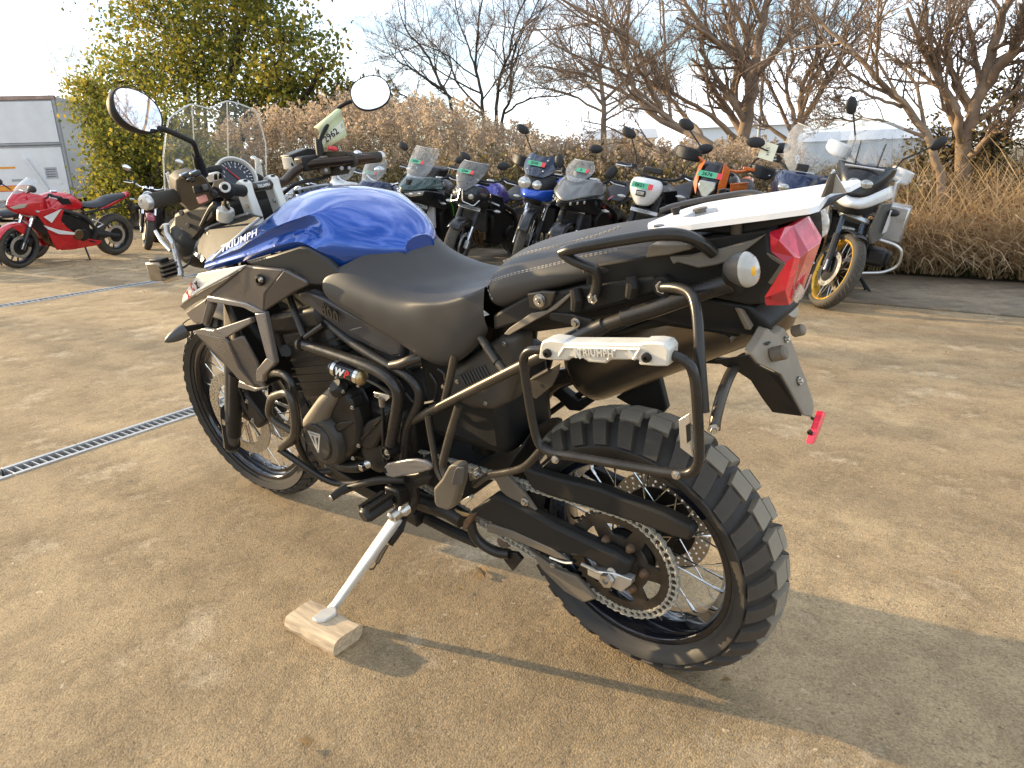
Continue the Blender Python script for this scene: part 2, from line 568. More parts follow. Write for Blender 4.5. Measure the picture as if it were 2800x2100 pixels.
def line_x(p, q, y):                        # x of the line p-q (seen in plan) at y
    return p.x + (q.x - p.x) * (y - p.y) / (q.y - p.y)
D1 = (ground_at(0, 1298), ground_at(527.5, 1124))     # middle line of the near drain
D2 = (ground_at(0, 837.5), ground_at(430, 769))
HWD = 0.062                                  # half width of the channels
KERB_Y = -4.69
def d1(y, o): return line_x(D1[0], D1[1], y) + o
def d2(y, o): return line_x(D2[0], D2[1], y) + o * 1.35
ya, yb = KERB_Y, 60.0
yk = KERB_Y
g = MB()
def quad(a, b, c, d_, z=0.0):
    g.add([(a[0], a[1], z), (b[0], b[1], z), (c[0], c[1], z), (d_[0], d_[1], z)], [(0, 1, 2, 3)])
Y0, Y1 = KERB_Y, 14.0
quad((-40, Y0), (d1(Y0, -HWD), Y0), (d1(Y1, -HWD), Y1), (-40, Y1))
quad((d1(Y0, HWD), Y0), (d2(Y0, -HWD), Y0), (d2(Y1, -HWD), Y1), (d1(Y1, HWD), Y1))
quad((d2(Y0, HWD), Y0), (70, Y0), (70, Y1), (d2(Y1, HWD), Y1))
quad((-40, Y1), (70, Y1), (70, 60), (-40, 60))
go = g.build('ground', M_CONC, None)
go['kind'] = 'structure'
# floor under the drains and the far country, so that the ground reaches the horizon
fl = MB().add([(-900, -1200, -0.16), (1500, -1200, -0.16), (1500, 900, -0.16), (-900, 900, -0.16)], [(0, 1, 2, 3)]).build('terrain', mat('field_earth', (0.12, 0.10, 0.06), 0.95, var=0.4, vscale=0.15), None)
fl['kind'] = 'structure'
# raised slab strip along the far side, behind an open joint
sl = MB()
for i in range(12):
    x0 = -14 + i * 3.0
    sl.box((x0 + 1.49, KERB_Y - 0.012 - 0.77, -0.02), (2.975, 1.54, 0.07))
so = sl.build('pavement', M_SLAB, None, bevel=0.008)
so['kind'] = 'structure'
kb = MB()
for i in range(12):
    x0 = -14 + i * 3.0
    kb.box((x0 + 1.49, KERB_Y - 1.615, 0.0), (2.96, 0.11, 0.16))
vg = []
rnd = random.Random(5)
NX, NY = 90, 26
for j in range(NY + 1):
    row = []
    for i in range(NX + 1):
        x = -30 + 75 * i / NX; y = KERB_Y - 1.56 - 22 * (j / NY) ** 1.4
        h = 0.02 + (0.10 * min(1, (j / 6))) * (0.6 + 0.8 * rnd.random())
        row.append((x, y, h if j else -0.03))
    vg.append(row)
vo = MB().grid(vg).build('verge', M_SOIL, None)
vo['kind'] = 'structure'

# drains: each length of grating is a thing, its rails and bars are parts
def drain_section(P, Q, w, y_from, y_to, label, group, bars=True, pitch=0.032):
    u = (Q - P); u.z = 0; u.normalize()
    if u.y > 0: u = -u
    A = P + (Q - P) * ((y_from - P.y) / (Q.y - P.y))
    L = abs(y_to - y_from) / abs(u.y)
    nrm = Vector((-u.y, u.x, 0))
    root = empty('drain_grate', (A.x, A.y, 0.0))
    root.rotation_euler = (0, 0, math.atan2(u.y, u.x))
    tag(root, label, 'drain grate', group)
    for s in (-1, 1):
        MB().box((L / 2, s * (w - 0.010), -0.012), (L - 0.006, 0.019, 0.034)).build('grate_rail', M_GALV, root, bevel=0.002)
    MB().box((L / 2, 0, -0.14), (L, w * 2 + 0.01, 0.01)).box((L / 2, w + 0.004, -0.075), (L, 0.008, 0.13)).box((L / 2, -w - 0.004, -0.075), (L, 0.008, 0.13)).build('channel', M_PIT, root)
    bm_ = MB().box((0, 0, 0), (0.005, (w - 0.019) * 2, 0.022)).mesh('grate_bar', M_GALV)
    if bars:
        n = int(L / pitch)
        for k in range(n):
            inst('grate_bar', bm_, root, Matrix.Translation((0.012 + pitch * k, 0, -0.010)))
    else:
        mb = MB(); n = int(L / pitch)
        for k in range(n): mb.box((0.012 + pitch * k, 0, -0.010), (0.006, (w - 0.019) * 2, 0.022))
        o = mb.build('grate_bars', M_GALV, root); o['kind'] = 'stuff'
    return root
drain_section(*D1, HWD, 2.55, 1.55, 'galvanised drain grate nearest the camera, cut off by the left edge', None)
drain_section(*D1, HWD, 1.55, 0.55, 'galvanised drain grate at the left edge of the photo', None)
drain_section(*D1, HWD, 0.55, -0.45, 'galvanised drain grate that runs up to the front wheel', None)
drain_section(*D1, HWD, -0.45, -4.68, 'long galvanised drain grate passing behind the front wheel', None, bars=False)
drain_section(*D2, HWD * 1.35, 4.0, -4.68, 'thin far drain grate running towards the red motorcycle', None, bars=False, pitch=0.05)
drain_section(*D1, HWD, 14.0, 2.55, 'drain grate beyond the left edge', None, bars=False)
drain_section(*D2, HWD * 1.35, 14.0, 4.0, 'far drain grate beyond the left edge', None, bars=False, pitch=0.05)
# ================================================================ the motorcycle in front
M_BLUE = mat('blue_paint', (0.004, 0.066, 0.36), 0.24, 0.5, var=0.04, vscale=3, coat=1.0, rvar=0.03)
M_BLK = mat('black_plastic', (0.014, 0.0135, 0.013), 0.58, var=0.2, bump=0.2, bscale=500, dust=0.14, dcol=(0.10, 0.08, 0.055), spec=0.28)
M_DUSTY = mat('dusty_plastic', (0.085, 0.075, 0.060), 0.55, var=0.2, bump=0.2, bscale=500, dust=0.7, dcol=(0.26, 0.205, 0.14))
M_GLOSSBLK = mat('gloss_black', (0.008, 0.008, 0.009), 0.12, var=0.1, coat=0.6, rvar=0.05)
M_TUBE = mat('black_tube', (0.020, 0.019, 0.018), 0.30, 0.2, var=0.2, vscale=14, dust=0.14, dcol=(0.14, 0.11, 0.075), bump=0.06, bscale=300)
M_DTUBE = mat('dusty_tube', (0.042, 0.038, 0.032), 0.34, 0.35, var=0.2, vscale=14, dust=0.28, dcol=(0.19, 0.15, 0.10), bump=0.06, bscale=300)
M_SEAT = mat('seat_vinyl', (0.048, 0.046, 0.044), 0.45, var=0.10, bump=0.35, bscale=420, dust=0.10, dcol=(0.12, 0.10, 0.08), spec=0.35)
M_SEAM = mat('seat_thread', (0.34, 0.31, 0.27), 0.8, var=0.2)
M_TITAN = mat('graphite_panel', (0.130, 0.117, 0.108), 0.32, 0.40, var=0.08, vscale=5, bump=0.03, bscale=700)
M_TITAN2 = mat('silver_panel', (0.27, 0.25, 0.235), 0.30, 0.45, var=0.08, vscale=5)
M_WHITE = mat('white_paint', (0.74, 0.74, 0.72), 0.25, var=0.05, coat=0.5)
M_RACK = mat('white_rack', (0.80, 0.81, 0.83), 0.34, 0.15, var=0.05, vscale=6)
M_ALU = mat('aluminium', (0.62, 0.60, 0.56), 0.32, 0.75, var=0.10, vscale=20, bump=0.03, bscale=400)
M_SILV = mat('silver_cast', (0.66, 0.64, 0.58), 0.42, 0.35, var=0.08, vscale=16, bump=0.06, bscale=300)
M_CHROME = mat('bright_metal', (0.72, 0.70, 0.66), 0.16, 1.0, var=0.08)
M_STEEL = mat('bolt_steel', (0.55, 0.52, 0.47), 0.30, 0.9, var=0.15, vscale=40)
M_RUST = mat('rusty_bolt', (0.16, 0.10, 0.06), 0.6, 0.5, var=0.35, vscale=60)
M_DISC = mat('brake_steel', (0.50, 0.46, 0.39), 0.30, 0.85, var=0.12, vscale=30)
M_ENG = mat('engine_black', (0.016, 0.0155, 0.015), 0.38, 0.2, var=0.25, vscale=18, bump=0.1, bscale=260, spec=0.35, dust=0.10, dcol=(0.15, 0.11, 0.07))
M_DARK = mat('dark_recess', (0.006, 0.006, 0.006), 0.6, var=0.3)
M_TYRE = mat('tyre_rubber', (0.018, 0.017, 0.016), 0.62, var=0.25, vscale=12, dust=0.20, dcol=(0.15, 0.12, 0.085), bump=0.15, bscale=300)
M_TYREW = mat('worn_tread', (0.20, 0.175, 0.135), 0.85, var=0.15, vscale=20, bump=0.2, bscale=350, dust=0.6, dcol=(0.34, 0.29, 0.21))
M_SHLD = mat('shoulder_tread', (0.036, 0.032, 0.028), 0.78, var=0.25, vscale=14, dust=0.40, dcol=(0.16, 0.125, 0.085), bump=0.15, bscale=300)
M_RIM = mat('black_rim', (0.012, 0.013, 0.018), 0.10, 0.4, var=0.1, coat=0.8, rvar=0.03)
M_CHAIN = mat('greased_chain', (0.40, 0.37, 0.30), 0.5, 0.25, var=0.25, vscale=80, dust=0.4, dcol=(0.5, 0.46, 0.38))
M_SPROCK = mat('sprocket_steel', (0.075, 0.066, 0.055), 0.42, 0.7, var=0.35, vscale=25, dust=0.3, dcol=(0.07, 0.05, 0.03))
M_RED = mat('red_lens', (0.86, 0.012, 0.035), 0.10, var=0.2, vscale=30, coat=1.0, trans=0.0, rvar=0.04)
M_REDP = mat('red_mark', (0.60, 0.03, 0.03), 0.4)
M_CLEAR = mat('clear_lens', (0.85, 0.83, 0.76), 0.08, var=0.05, coat=1.0, trans=0.5, rvar=0.03)
M_AMBER = mat('amber_bulb', (0.85, 0.45, 0.04), 0.3, var=0.1)
M_GREYL = mat('grey_shell', (0.075, 0.072, 0.068), 0.42, 0.2, var=0.1)
M_MIRROR = mat('mirror_glass', (0.92, 0.93, 0.95), 0.015, 1.0, var=0.0, rvar=0)
M_EXH = mat('exhaust_can', (0.20, 0.165, 0.125), 0.30, 0.85, var=0.12, vscale=5)
M_BRONZE = mat('bronze_cap', (0.45, 0.33, 0.17), 0.35, 0.8, var=0.15, vscale=30)
M_SCREEN = thin_glass('screen_plastic', (0.90, 0.90, 0.89), 0.11)
M_EDGE = mat('rim_lit_edge', (0.80, 0.80, 0.76), 0.25, var=0.05, trans=0.3)  # translucent white puts the rim light of the screen edges into the colour
M_DIAL = mat('dial_face', (0.018, 0.022, 0.032), 0.3, var=0.1)
M_INK = mat('printed_white', (0.78, 0.77, 0.73), 0.5, var=0.05)
M_CABLE = mat('cable_rubber', (0.016, 0.016, 0.016), 0.5)

BIKE = empty('motorcycle')
BIKE.matrix_world = BIKE_M
tag(BIKE, 'large blue adventure motorcycle in front, propped on its side stand with white rear rack', 'motorcycle')

def prt(name, loc=(0, 0, 0), parent=None):
    return empty(name, loc, parent or BIKE)

# ---------------------------------------------------------------- bolts share one mesh
BOLT = MB().lathe([(0, 0.009), (0.0052, 0.009), (0.0058, 0.0075), (0.0060, 0.003), (0.0095, 0.003), (0.0098, 0.0), (0, 0)], axis=(0, 0, 1), segs=12).mesh('bolt', M_STEEL)
HEXB = MB().lathe([(0, 0.010), (0.0045, 0.010), (0.0045, 0.006), (0.0072, 0.008), (0.0080, 0.0065), (0.0080, 0.002), (0.0125, 0.002), (0.0125, 0), (0, 0)], axis=(0, 0, 1), segs=6).mesh('hex_bolt', M_STEEL)
BLKB = MB().lathe([(0, 0.004), (0.004, 0.004), (0.004, 0.008), (0.009, 0.007), (0.0098, 0.003), (0.0098, 0.0), (0, 0)], axis=(0, 0, 1), segs=14).mesh('bolt', M_ENG)
def bolt(p, s=1.0, me=BOLT, parent=None, n=(0, 1, 0)):
    q = Vector((0, 0, 1)).rotation_difference(Vector(n))
    return inst('bolt', me, parent or BIKE, Matrix.Translation(Vector(p)) @ q.to_matrix().to_4x4() @ Matrix.Scale(s * (0.74 if me is HEXB else 0.82), 4))

# ---------------------------------------------------------------- wheels
def prof_r(Rt, hw, crown):
    return lambda y: Rt - crown * (abs(y) / hw) ** 2.3

def tread(Rf, y0, y1, a0, a1, skew, hw, h, ny=4, taper=0.0):
    rows_t = []; rows_b = []
    mb = MB()
    vs = []
    for j in range(ny + 1):
        y = y0 + (y1 - y0) * j / ny
        e = 1e-3
        dr = (Rf(y + e) - Rf(y - e)) / (2 * e)
        nl = math.hypot(1, dr)
        off = skew * (abs(y) / hw) ** 1.4
        for s, a in ((0, a0 + off), (1, a1 + off)):
            am = (a0 + a1) / 2 + off
            r = Rf(y)
            vs.append((r * math.cos(a), y, r * math.sin(a)))
            a2 = am + (a - am) * (1 + taper)
            rb = r - h / nl; yb = y - (h * (-dr) / nl)
            vs.append((rb * math.cos(a2), yb, rb * math.sin(a2)))
    fs = []
    for j in range(ny):
        o = j * 4; p = o + 4
        fs += [(o, o + 2, p + 2, p), (o + 1, o, p, p + 1), (o + 2, o + 3, p + 3, p + 2)]
    fs.append((0, 1, 3, 2)); k = ny * 4
    fs.append((k, k + 2, k + 3, k + 1))
    mb.add(vs, fs)
    return mb

def rot_y(a):
    return Matrix.Rotation(-a, 4, 'Y')        # turns (cos, sin) in the x-z plane by +a

def spoked_wheel(root, Rt, hw, crown, rim_r, rim_w, hub_r, hub_w, pitches, blocks, tyre_in):
    Rf = prof_r(Rt, hw, crown)
    # carcass
    pr = []
    N = 14
    for i in range(N + 1):
        y = -hw + 2 * hw * i / N
        pr.append((Rf(y) - blocks[0]['h'] - 0.003 * (abs(y) / hw) ** 2, y))
    sw = [(Rt - crown - 0.012, hw + 0.001), ((Rt - crown + tyre_in) / 2 + 0.010, hw + 0.004), ((Rt - crown + tyre_in) / 2 - 0.012, hw - 0.004), (tyre_in + 0.010, rim_w + 0.008), (tyre_in, rim_w + 0.004)]
    prof = [(r, -y) for r, y in sw[::-1]] + pr + sw
    MB().lathe(prof, segs=96).build('tyre', M_TYRE, root, angle=60)
    # raised rings on the sidewall
    for r in (tyre_in + 0.014, tyre_in + 0.030):
        for s in (-1, 1):
            yy = rim_w + 0.0095 if r < tyre_in + 0.02 else (rim_w + hw) / 2 + 0.0075
            MB().lathe([(r, s * (yy - 0.004)), (r + 0.0008, s * yy), (r + 0.002, s * yy), (r + 0.003, s * (yy - 0.004))], segs=72).build('sidewall_rib', M_TYRE, root)
    for b in blocks:
        pit = 2 * math.pi / pitches
        me = tread(Rf, b['y0'], b['y1'], 0, pit * b['w'], b['skew'], hw, b['h'] + 0.004, taper=0.12).mesh('tread_block', b['m'], 30)
        for k in range(pitches):
            inst('tread_block', me, root, rot_y(k * pit + b.get('ph', 0) * pit))
    # rim
    w = rim_w; r = rim_r
    rp = [(r + 0.016, w), (r + 0.016, w + 0.004), (r + 0.004, w + 0.005), (r - 0.002, w - 0.002), (r - 0.005, w - 0.016), (r - 0.016, w * 0.45), (r - 0.019, w * 0.15)]
    rp = rp + [(a, -b) for a, b in rp[::-1]]
    rp2 = [(r + 0.012, -w + 0.002), (r + 0.012, w - 0.002)]
    MB().lathe(rp + rp2, segs=96, closed=True).build('rim', M_RIM, root, angle=50)
    # hub
    hp = [(0, hub_w + 0.012), (hub_r * 0.55, hub_w + 0.012), (hub_r * 0.6, hub_w), (hub_r, hub_w - 0.002), (hub_r, hub_w - 0.009), (hub_r * 0.55, hub_w - 0.02)]
    MB().lathe(hp + [(a, -b) for a, b in hp[::-1]], segs=32).build('hub', M_ENG, root)
    # spokes: 36, each crossing
    ends = []
    for s in (1, -1):
        for d in (1, -1):
            a0 = 0.0; a1 = d * 0.62
            p = Vector((hub_r * 0.93 * math.cos(a0), s * (hub_w - 0.006 + 0.003 * d), hub_r * 0.93 * math.sin(a0)))
            q = Vector(((r - 0.014) * math.cos(a1), s * w * 0.30, (r - 0.014) * math.sin(a1)))
            mb = MB().tube([p, q], 0.0019, 6)
            mb.tube([q + (p - q).normalized() * 0.020, q], 0.0034, 6)
            me = mb.mesh('spoke', M_CHROME)
            for k in range(9):
                inst('spoke', me, root, rot_y(2 * math.pi * (k + 0.25 * (d < 0) + 0.5 * (s < 0)) / 9))

def disc2d(ro, ri, holes, nscallop=0):
    outer = []
    for k in range(120):
        a = 2 * math.pi * k / 120
        outer.append((ro * math.cos(a), ro * math.sin(a)))
    lp = [outer, circle2(ri, 60)]
    for (hr, n, rad, ph) in holes:
        for k in range(n):
            a = 2 * math.pi * k / n + ph
            lp.append(circle2(rad, 8, (hr * math.cos(a), hr * math.sin(a))))
    return lp

AX_R = Vector((0, 0, 0.322))
RW = prt('rear_wheel', AX_R)
spoked_wheel(RW, 0.324, 0.079, 0.042, 0.2165, 0.056, 0.062, 0.058, 30, [
    dict(y0=0.0015, y1=0.036, w=0.66, skew=0.085, h=0.016, m=M_TYREW),
    dict(y0=-0.036, y1=-0.0015, w=0.66, skew=0.085, h=0.016, m=M_TYREW, ph=0.10),
    dict(y0=0.042, y1=0.0835, w=0.52, skew=0.085, h=0.021, m=M_SHLD),
    dict(y0=-0.0835, y1=-0.042, w=0.52, skew=0.085, h=0.021, m=M_SHLD, ph=0.10)], 0.2335)
# rear brake disc on the right
flat2d('brake_disc', disc2d(0.1275, 0.088, [(0.120, 32, 0.0032, 0), (0.108, 32, 0.0032, 0.06), (0.097, 32, 0.0032, 0.13)]), 0.005, M_DISC, RW, Matrix.Translation((0, -0.082, 0)) @ SIDE_L)
MB().lathe([(0.03, -0.075), (0.092, -0.079), (0.092, -0.084), (0.03, -0.086)], segs=24).build('disc_carrier', M_ENG, RW)
# sprocket with teeth and windows
SPY = 0.098
spr = []
NT = 50
for k in range(NT):
    a = 2 * math.pi * k / NT; d = 2 * math.pi / NT
    spr += [(0.1215 * math.cos(a - d * 0.30), 0.1215 * math.sin(a - d * 0.30)), (0.1305 * math.cos(a - d * 0.10), 0.1305 * math.sin(a - d * 0.10)),
            (0.1305 * math.cos(a + d * 0.10), 0.1305 * math.sin(a + d * 0.10)), (0.1215 * math.cos(a + d * 0.30), 0.1215 * math.sin(a + d * 0.30))]
loops = [spr, circle2(0.045, 40)]
for k in range(6):
    c = 2 * math.pi * (k + 0.5) / 6
    w = []
    for i in range(9):
        a = c - 0.36 + 0.72 * i / 8
        w.append((0.098 * math.cos(a), 0.098 * math.sin(a)))
    for i in range(7):
        a = c + 0.24 - 0.48 * i / 6
        w.append((0.068 * math.cos(a), 0.068 * math.sin(a)))
    loops.append(w)
flat2d('sprocket', loops, 0.007, M_SPROCK, RW, Matrix.Translation((0, SPY, 0)) @ SIDE_L)
MB().lathe([(0.018, SPY + 0.014), (0.030, SPY + 0.014), (0.036, SPY + 0.008), (0.056, SPY - 0.004), (0.064, SPY - 0.03), (0.02, SPY - 0.03)], segs=32).build('sprocket_carrier', M_ENG, RW)
for k in range(6):
    a = 2 * math.pi * k / 6
    inst('sprocket_nut', MB().lathe([(0, 0.014), (0.006, 0.014), (0.0095, 0.008), (0.0105, 0.0), (0, 0)], axis=(0, 1, 0), segs=10).mesh('sprocket_nut', M_RUST), RW,
         Matrix.Translation((0.060 * math.cos(a), SPY + 0.004, 0.060 * math.sin(a))))

# front wheel, steered a little to the left
STA = Vector((1.640, 0, 0)); STK = Vector((-math.sin(R_(24)), 0, math.cos(R_(24))))
STEER = Matrix.Translation(STA) @ Matrix.Rotation(R_(5.2), 4, STK) @ Matrix.Translation(-STA)
FWR = prt('front_wheel')
FWR.matrix_local = STEER @ Matrix.Translation((1.545, 0, 0.348))
spoked_wheel(FWR, 0.350, 0.047, 0.027, 0.264, 0.030, 0.040, 0.040, 44, [
    dict(y0=0.0015, y1=0.020, w=0.54, skew=0.06, h=0.0115, m=M_SHLD),
    dict(y0=-0.020, y1=-0.0015, w=0.54, skew=0.06, h=0.0115, m=M_SHLD, ph=0.5),
    dict(y0=0.026, y1=0.0500, w=0.50, skew=0.06, h=0.0125, m=M_SHLD, ph=0.2),
    dict(y0=-0.0500, y1=-0.026, w=0.50, skew=0.06, h=0.0125, m=M_SHLD, ph=0.7)], 0.281)
for s in (1, -1):
    flat2d('brake_disc', disc2d(0.154, 0.112, [(0.147, 40, 0.0029, 0), (0.137, 40, 0.0029, 0.05), (0.127, 40, 0.0029, 0.10), (0.118, 40, 0.0025, 0.02)]), 0.0045, M_DISC, FWR, Matrix.Translation((0, s * 0.062, 0)) @ SIDE_L)
    car = MB()
    for k in range(10):
        a = 2 * math.pi * k / 10
        car.tube([(0.045 * math.cos(a), s * 0.055, 0.045 * math.sin(a)), (0.112 * math.cos(a + 0.15), s * 0.061, 0.112 * math.sin(a + 0.15))], 0.006, 6)
        car.cyl((0.113 * math.cos(a + .15), s * 0.056, 0.113 * math.sin(a + .15)), (0.113 * math.cos(a + .15), s * 0.067, 0.113 * math.sin(a + .15)), 0.008, 8)
    car.build('disc_carrier', M_DISC, FWR)

# ---------------------------------------------------------------- steered parts: fork, yokes
FORK = prt('fork')
FORK.matrix_local = STEER
def on_fork(t, dx, y):                      # t: height along the steering axis; dx: forward of it
    perp = Vector((math.cos(R_(24)), 0, math.sin(R_(24))))
    return STA + STK * t + perp * dx + Vector((0, y, 0))
for s in (1, -1):
    y = s * 0.102
    MB().tube([on_fork(0.62, 0.045, y), on_fork(1.06, 0.045, y)], 0.0215, 16).build('fork_tube', M_CHROME, FORK)
    MB().tube([on_fork(0.22, 0.045, y), on_fork(0.24, 0.045, y), on_fork(0.60, 0.045, y), on_fork(0.63, 0.045, y)], [0.022, 0.024, 0.023, 0.026], 16).build('fork_leg', M_GREYL, FORK)
    MB().tube([on_fork(0.30, 0.030, y + s * 0.002), on_fork(0.58, 0.022, y + s * 0.002)], 0.0225, 14, flat=1.0).build('fork_guard', M_BLK, FORK)
    ax = Vector((1.545, y, 0.348))
    MB().tube([on_fork(0.235, 0.045, y), ax + Vector((0.0, 0, 0.03)), ax + Vector((0, 0, -0.025))], [0.029, 0.030, 0.022], 12).build('axle_lug', M_BLK, FORK)
    # brake caliper behind the leg
    cc = ax + Vector((-0.135, -s * 0.030, 0.055))
    rotc = Matrix.Rotation(R_(35), 3, 'Y')
    MB().box(cc, (0.075, 0.062, 0.125), rotc).box(cc + Vector((0.05, 0.0, 0.0)), (0.06, 0.03, 0.09), rotc).build('brake_caliper', M_ENG, FORK, bevel=0.010)
    for dz in (-0.035, 0.035):
        bolt(cc + Vector((0.0, 0.031 if s > 0 else -0.036, dz)), 0.9, parent=FORK, n=(0, s, 0))
MB().tube([Vector((1.545, -0.13, 0.348)), Vector((1.545, 0.13, 0.348))], 0.012, 12).build('front_axle', M_STEEL, FORK)
MB().tube(smooth_path([on_fork(0.55, 0.08, 0.09), on_fork(0.45, -0.03, 0.10), Vector((1.42, 0.11, 0.50)), Vector((1.40, 0.085, 0.43))], 5), 0.0045, 6).build('brake_hose', M_CABLE, FORK)
slab_obj('lower_yoke', [on_fork(0.86, dx, y) for dx, y in ((0.085, 0.135), (0.02, 0.14), (-0.05, 0.05), (-0.05, -0.05), (0.02, -0.14), (0.085, -0.135), (0.06, 0.0))], STK * 0.04, M_ENG, FORK, bevel=0.006)
# front mudguard hugging the wheel
mg = []
for i in range(11):
    a = R_(62 + 74 * i / 10)
    mg.append([Vector((1.545 + (0.385 - 0.02 * abs(j) / 2) * math.cos(a), 0.065 * j / 2, 0.348 + (0.385 - 0.022 * abs(j) / 2) * math.sin(a))) for j in (-2, -1, 0, 1, 2)])
MB().grid(mg).build('front_mudguard', M_BLK, FORK, solid=0.004)

# ---------------------------------------------------------------- swingarm, chain, guards
SWP = Vector((0.590, 0, 0.405))
SW = prt('swingarm')
def beam(pts_l, pts_u, y0, y1, m, name, parent, bevel=0.008):
    o = [Vector((p[0], y0, p[2])) for p in pts_l] + [Vector((p[0], y0, p[2])) for p in pts_u[::-1]]
    return MB().slab(o, (0, y1 - y0, 0)).build(name, m, parent, bevel=bevel)
up_l = Vs('8', (0, 590, 0.135), (160, 665, 0.135), (330, 760, 0.135), (520, 850, 0.135), (640, 905, 0.135), (735, 965, 0.135))
lo_l = Vs('8', (-140, 690, 0.135), (100, 800, 0.135), (250, 868, 0.135), (330, 905, 0.135), (500, 940, 0.135), (690, 1050, 0.135))
beam(lo_l, up_l, 0.135, 0.100, M_BLK, 'swingarm_arm', SW, 0.010)
MB().slab(Vs('8', (-30, 745, 0.137), (110, 790, 0.137), (310, 880, 0.137), (400, 945, 0.137), (330, 930, 0.137), (100, 830, 0.137), (-40, 790, 0.137)), (0, -0.010, 0)).build('arm_rib', M_DUSTY, SW, bevel=0.003)
beam([flip(p) + Vector((0, 0, 0)) for p in lo_l], [flip(p) for p in up_l], -0.135, -0.100, M_BLK, 'swingarm_arm', SW, 0.010)
MB().box((0.50, 0, 0.40), (0.14, 0.24, 0.09), Matrix.Rotation(R_(-8), 3, 'Y')).cyl(SWP + Vector((0, -0.15, 0)), SWP + Vector((0, 0.15, 0)), 0.035, 16).build('pivot_bridge', M_BLK, SW, bevel=0.012)
# axle block, adjuster, nut
slab_obj('axle_block', Vs('8', (500, 985, 0.139), (540, 1000, 0.139), (640, 1010, 0.139), (735, 1045, 0.139), (730, 1075, 0.139), (680, 1112, 0.139), (560, 1050, 0.139), (500, 1020, 0.139)), (0, -0.02, 0), M_ALU, SW, bevel=0.002)
axn = V('8', 610, 1040, 0.141)
MB().lathe([(0, 0.002), (0.008, 0.002), (0.008, 0.012), (0.0165, 0.012), (0.0165, 0.0)], axn, (0, 1, 0), 6).build('axle_nut', M_STEEL, SW)
tube_obj('chain_adjuster', Vs('8', (470, 960, 0.136), (560, 1005, 0.136)), 0.0045, M_STEEL, SW, 8)
tube_obj('rear_axle', [(0, -0.14, 0.322), (0, 0.137, 0.322)], 0.011, M_STEEL, SW, 12)
for q in ((217, 920), (315, 967)):
    bolt(V('8', *q, 0.128), 0.8, parent=SW)
slab_obj('chain_guide', Vs('8', (185, 885, 0.115), (330, 990, 0.115), (440, 1030, 0.115), (545, 1150, 0.115), (480, 1170, 0.115), (375, 1110, 0.115), (255, 990, 0.115)), (0, -0.012, 0), M_DUSTY, SW, bevel=0.004)
tube_obj('guide_lip', Vs('8', (300, 925, 0.136), (375, 955, 0.136), (420, 955, 0.136)), 0.003, M_ALU, SW, 6)
# chain guard above
slab_obj('chain_guard', Vs('8', (130, 430, 0.118), (200, 465, 0.118), (330, 505, 0.118), (560, 560, 0.118), (720, 625, 0.118), (900, 690, 0.118), (1050, 765, 0.118), (1068, 800, 0.118), (1040, 842, 0.118), (960, 820, 0.118), (780, 750, 0.118), (520, 665, 0.118), (300, 600, 0.118), (200, 560, 0.118)), (0, -0.030, 0), M_BLK, SW, bevel=0.006)
slab_obj('chain_guard_stay', Vs('8', (-10, 480, 0.122), (70, 490, 0.122), (165, 590, 0.122), (250, 715, 0.122), (130, 650, 0.122), (40, 575, 0.122)), (0, -0.010, 0), M_DUSTY, SW, bevel=0.002)
bolt(V('8', 168, 627, 0.124), 1.3, parent=SW)
# hugger over the tyre, in front of it
hg = []
for i in range(9):
    a = R_(-8 + 50 * i / 8)
    hg.append([Vector((0.352 * math.cos(a) - (0.008 if abs(j) == 2 else 0), 0.088 * j / 2, 0.322 + (0.352 - 0.03 * (abs(j) == 2)) * math.sin(a))) for j in (-2, -1, 0, 1, 2)])
MB().grid(hg).build('rear_hugger', M_BLK, SW, solid=0.004, sub=1)
# chain
CH = prt('chain')
FS = Vector((0.655, SPY, 0.400)); rf = 0.040; rr = 0.1263
RS = Vector((0, SPY, 0.322))
d = (FS - RS); L = math.hypot(d.x, d.z); base = math.atan2(d.z, d.x); off = math.acos((rr - rf) / L)
path = []
a_top = base + off; a_bot = base - off
def pt(c, r, a): return Vector((c.x + r * math.cos(a), SPY, c.z + r * math.sin(a)))
n = 40
for i in range(n + 1):                       # round the rear sprocket from top over the back to the bottom
    a = a_top + (2 * math.pi - 2 * off) * i / n
    path.append(pt(RS, rr, a))
for i in range(21):
    a = a_bot + (2 * off) * i / 20
    path.append(pt(FS, rf, a))
path.append(path[0])
cum = [0]
for i in range(1, len(path)): cum.append(cum[-1] + (path[i] - path[i - 1]).length)
NL = int(round(cum[-1] / 0.015875)); NL -= NL % 2
def along(s):
    s = s % cum[-1]
    for i in range(1, len(cum)):
        if cum[i] >= s:
            t = (s - cum[i - 1]) / max(1e-9, cum[i] - cum[i - 1])
            return path[i - 1].lerp(path[i], t)
    return path[-1]
def link_me(w):
    mb = MB()
    p = 0.015875 / 2
    for s in (-1, 1):
        out = []
        for k in range(9): out.append((p + 0.0072 * math.cos(-math.pi / 2 + math.pi * k / 8), s * w, 0.0072 * math.sin(-math.pi / 2 + math.pi * k / 8)))
        out.append((0, s * w, 0.0052))
        for k in range(9): out.append((-p + 0.0072 * math.cos(math.pi / 2 + math.pi * k / 8), s * w, 0.0072 * math.sin(math.pi / 2 + math.pi * k / 8)))
        out.append((0, s * w, -0.0052))
        mb.slab([Vector(q) for q in out], (0, 0.0022, 0))
    for q in (-p, p): mb.cyl((q, -w - 0.0015, 0), (q, w + 0.0035, 0), 0.0042, 8)
    return mb.mesh('chain_link', M_CHAIN)
LK = [link_me(0.0085), link_me(0.0060)]
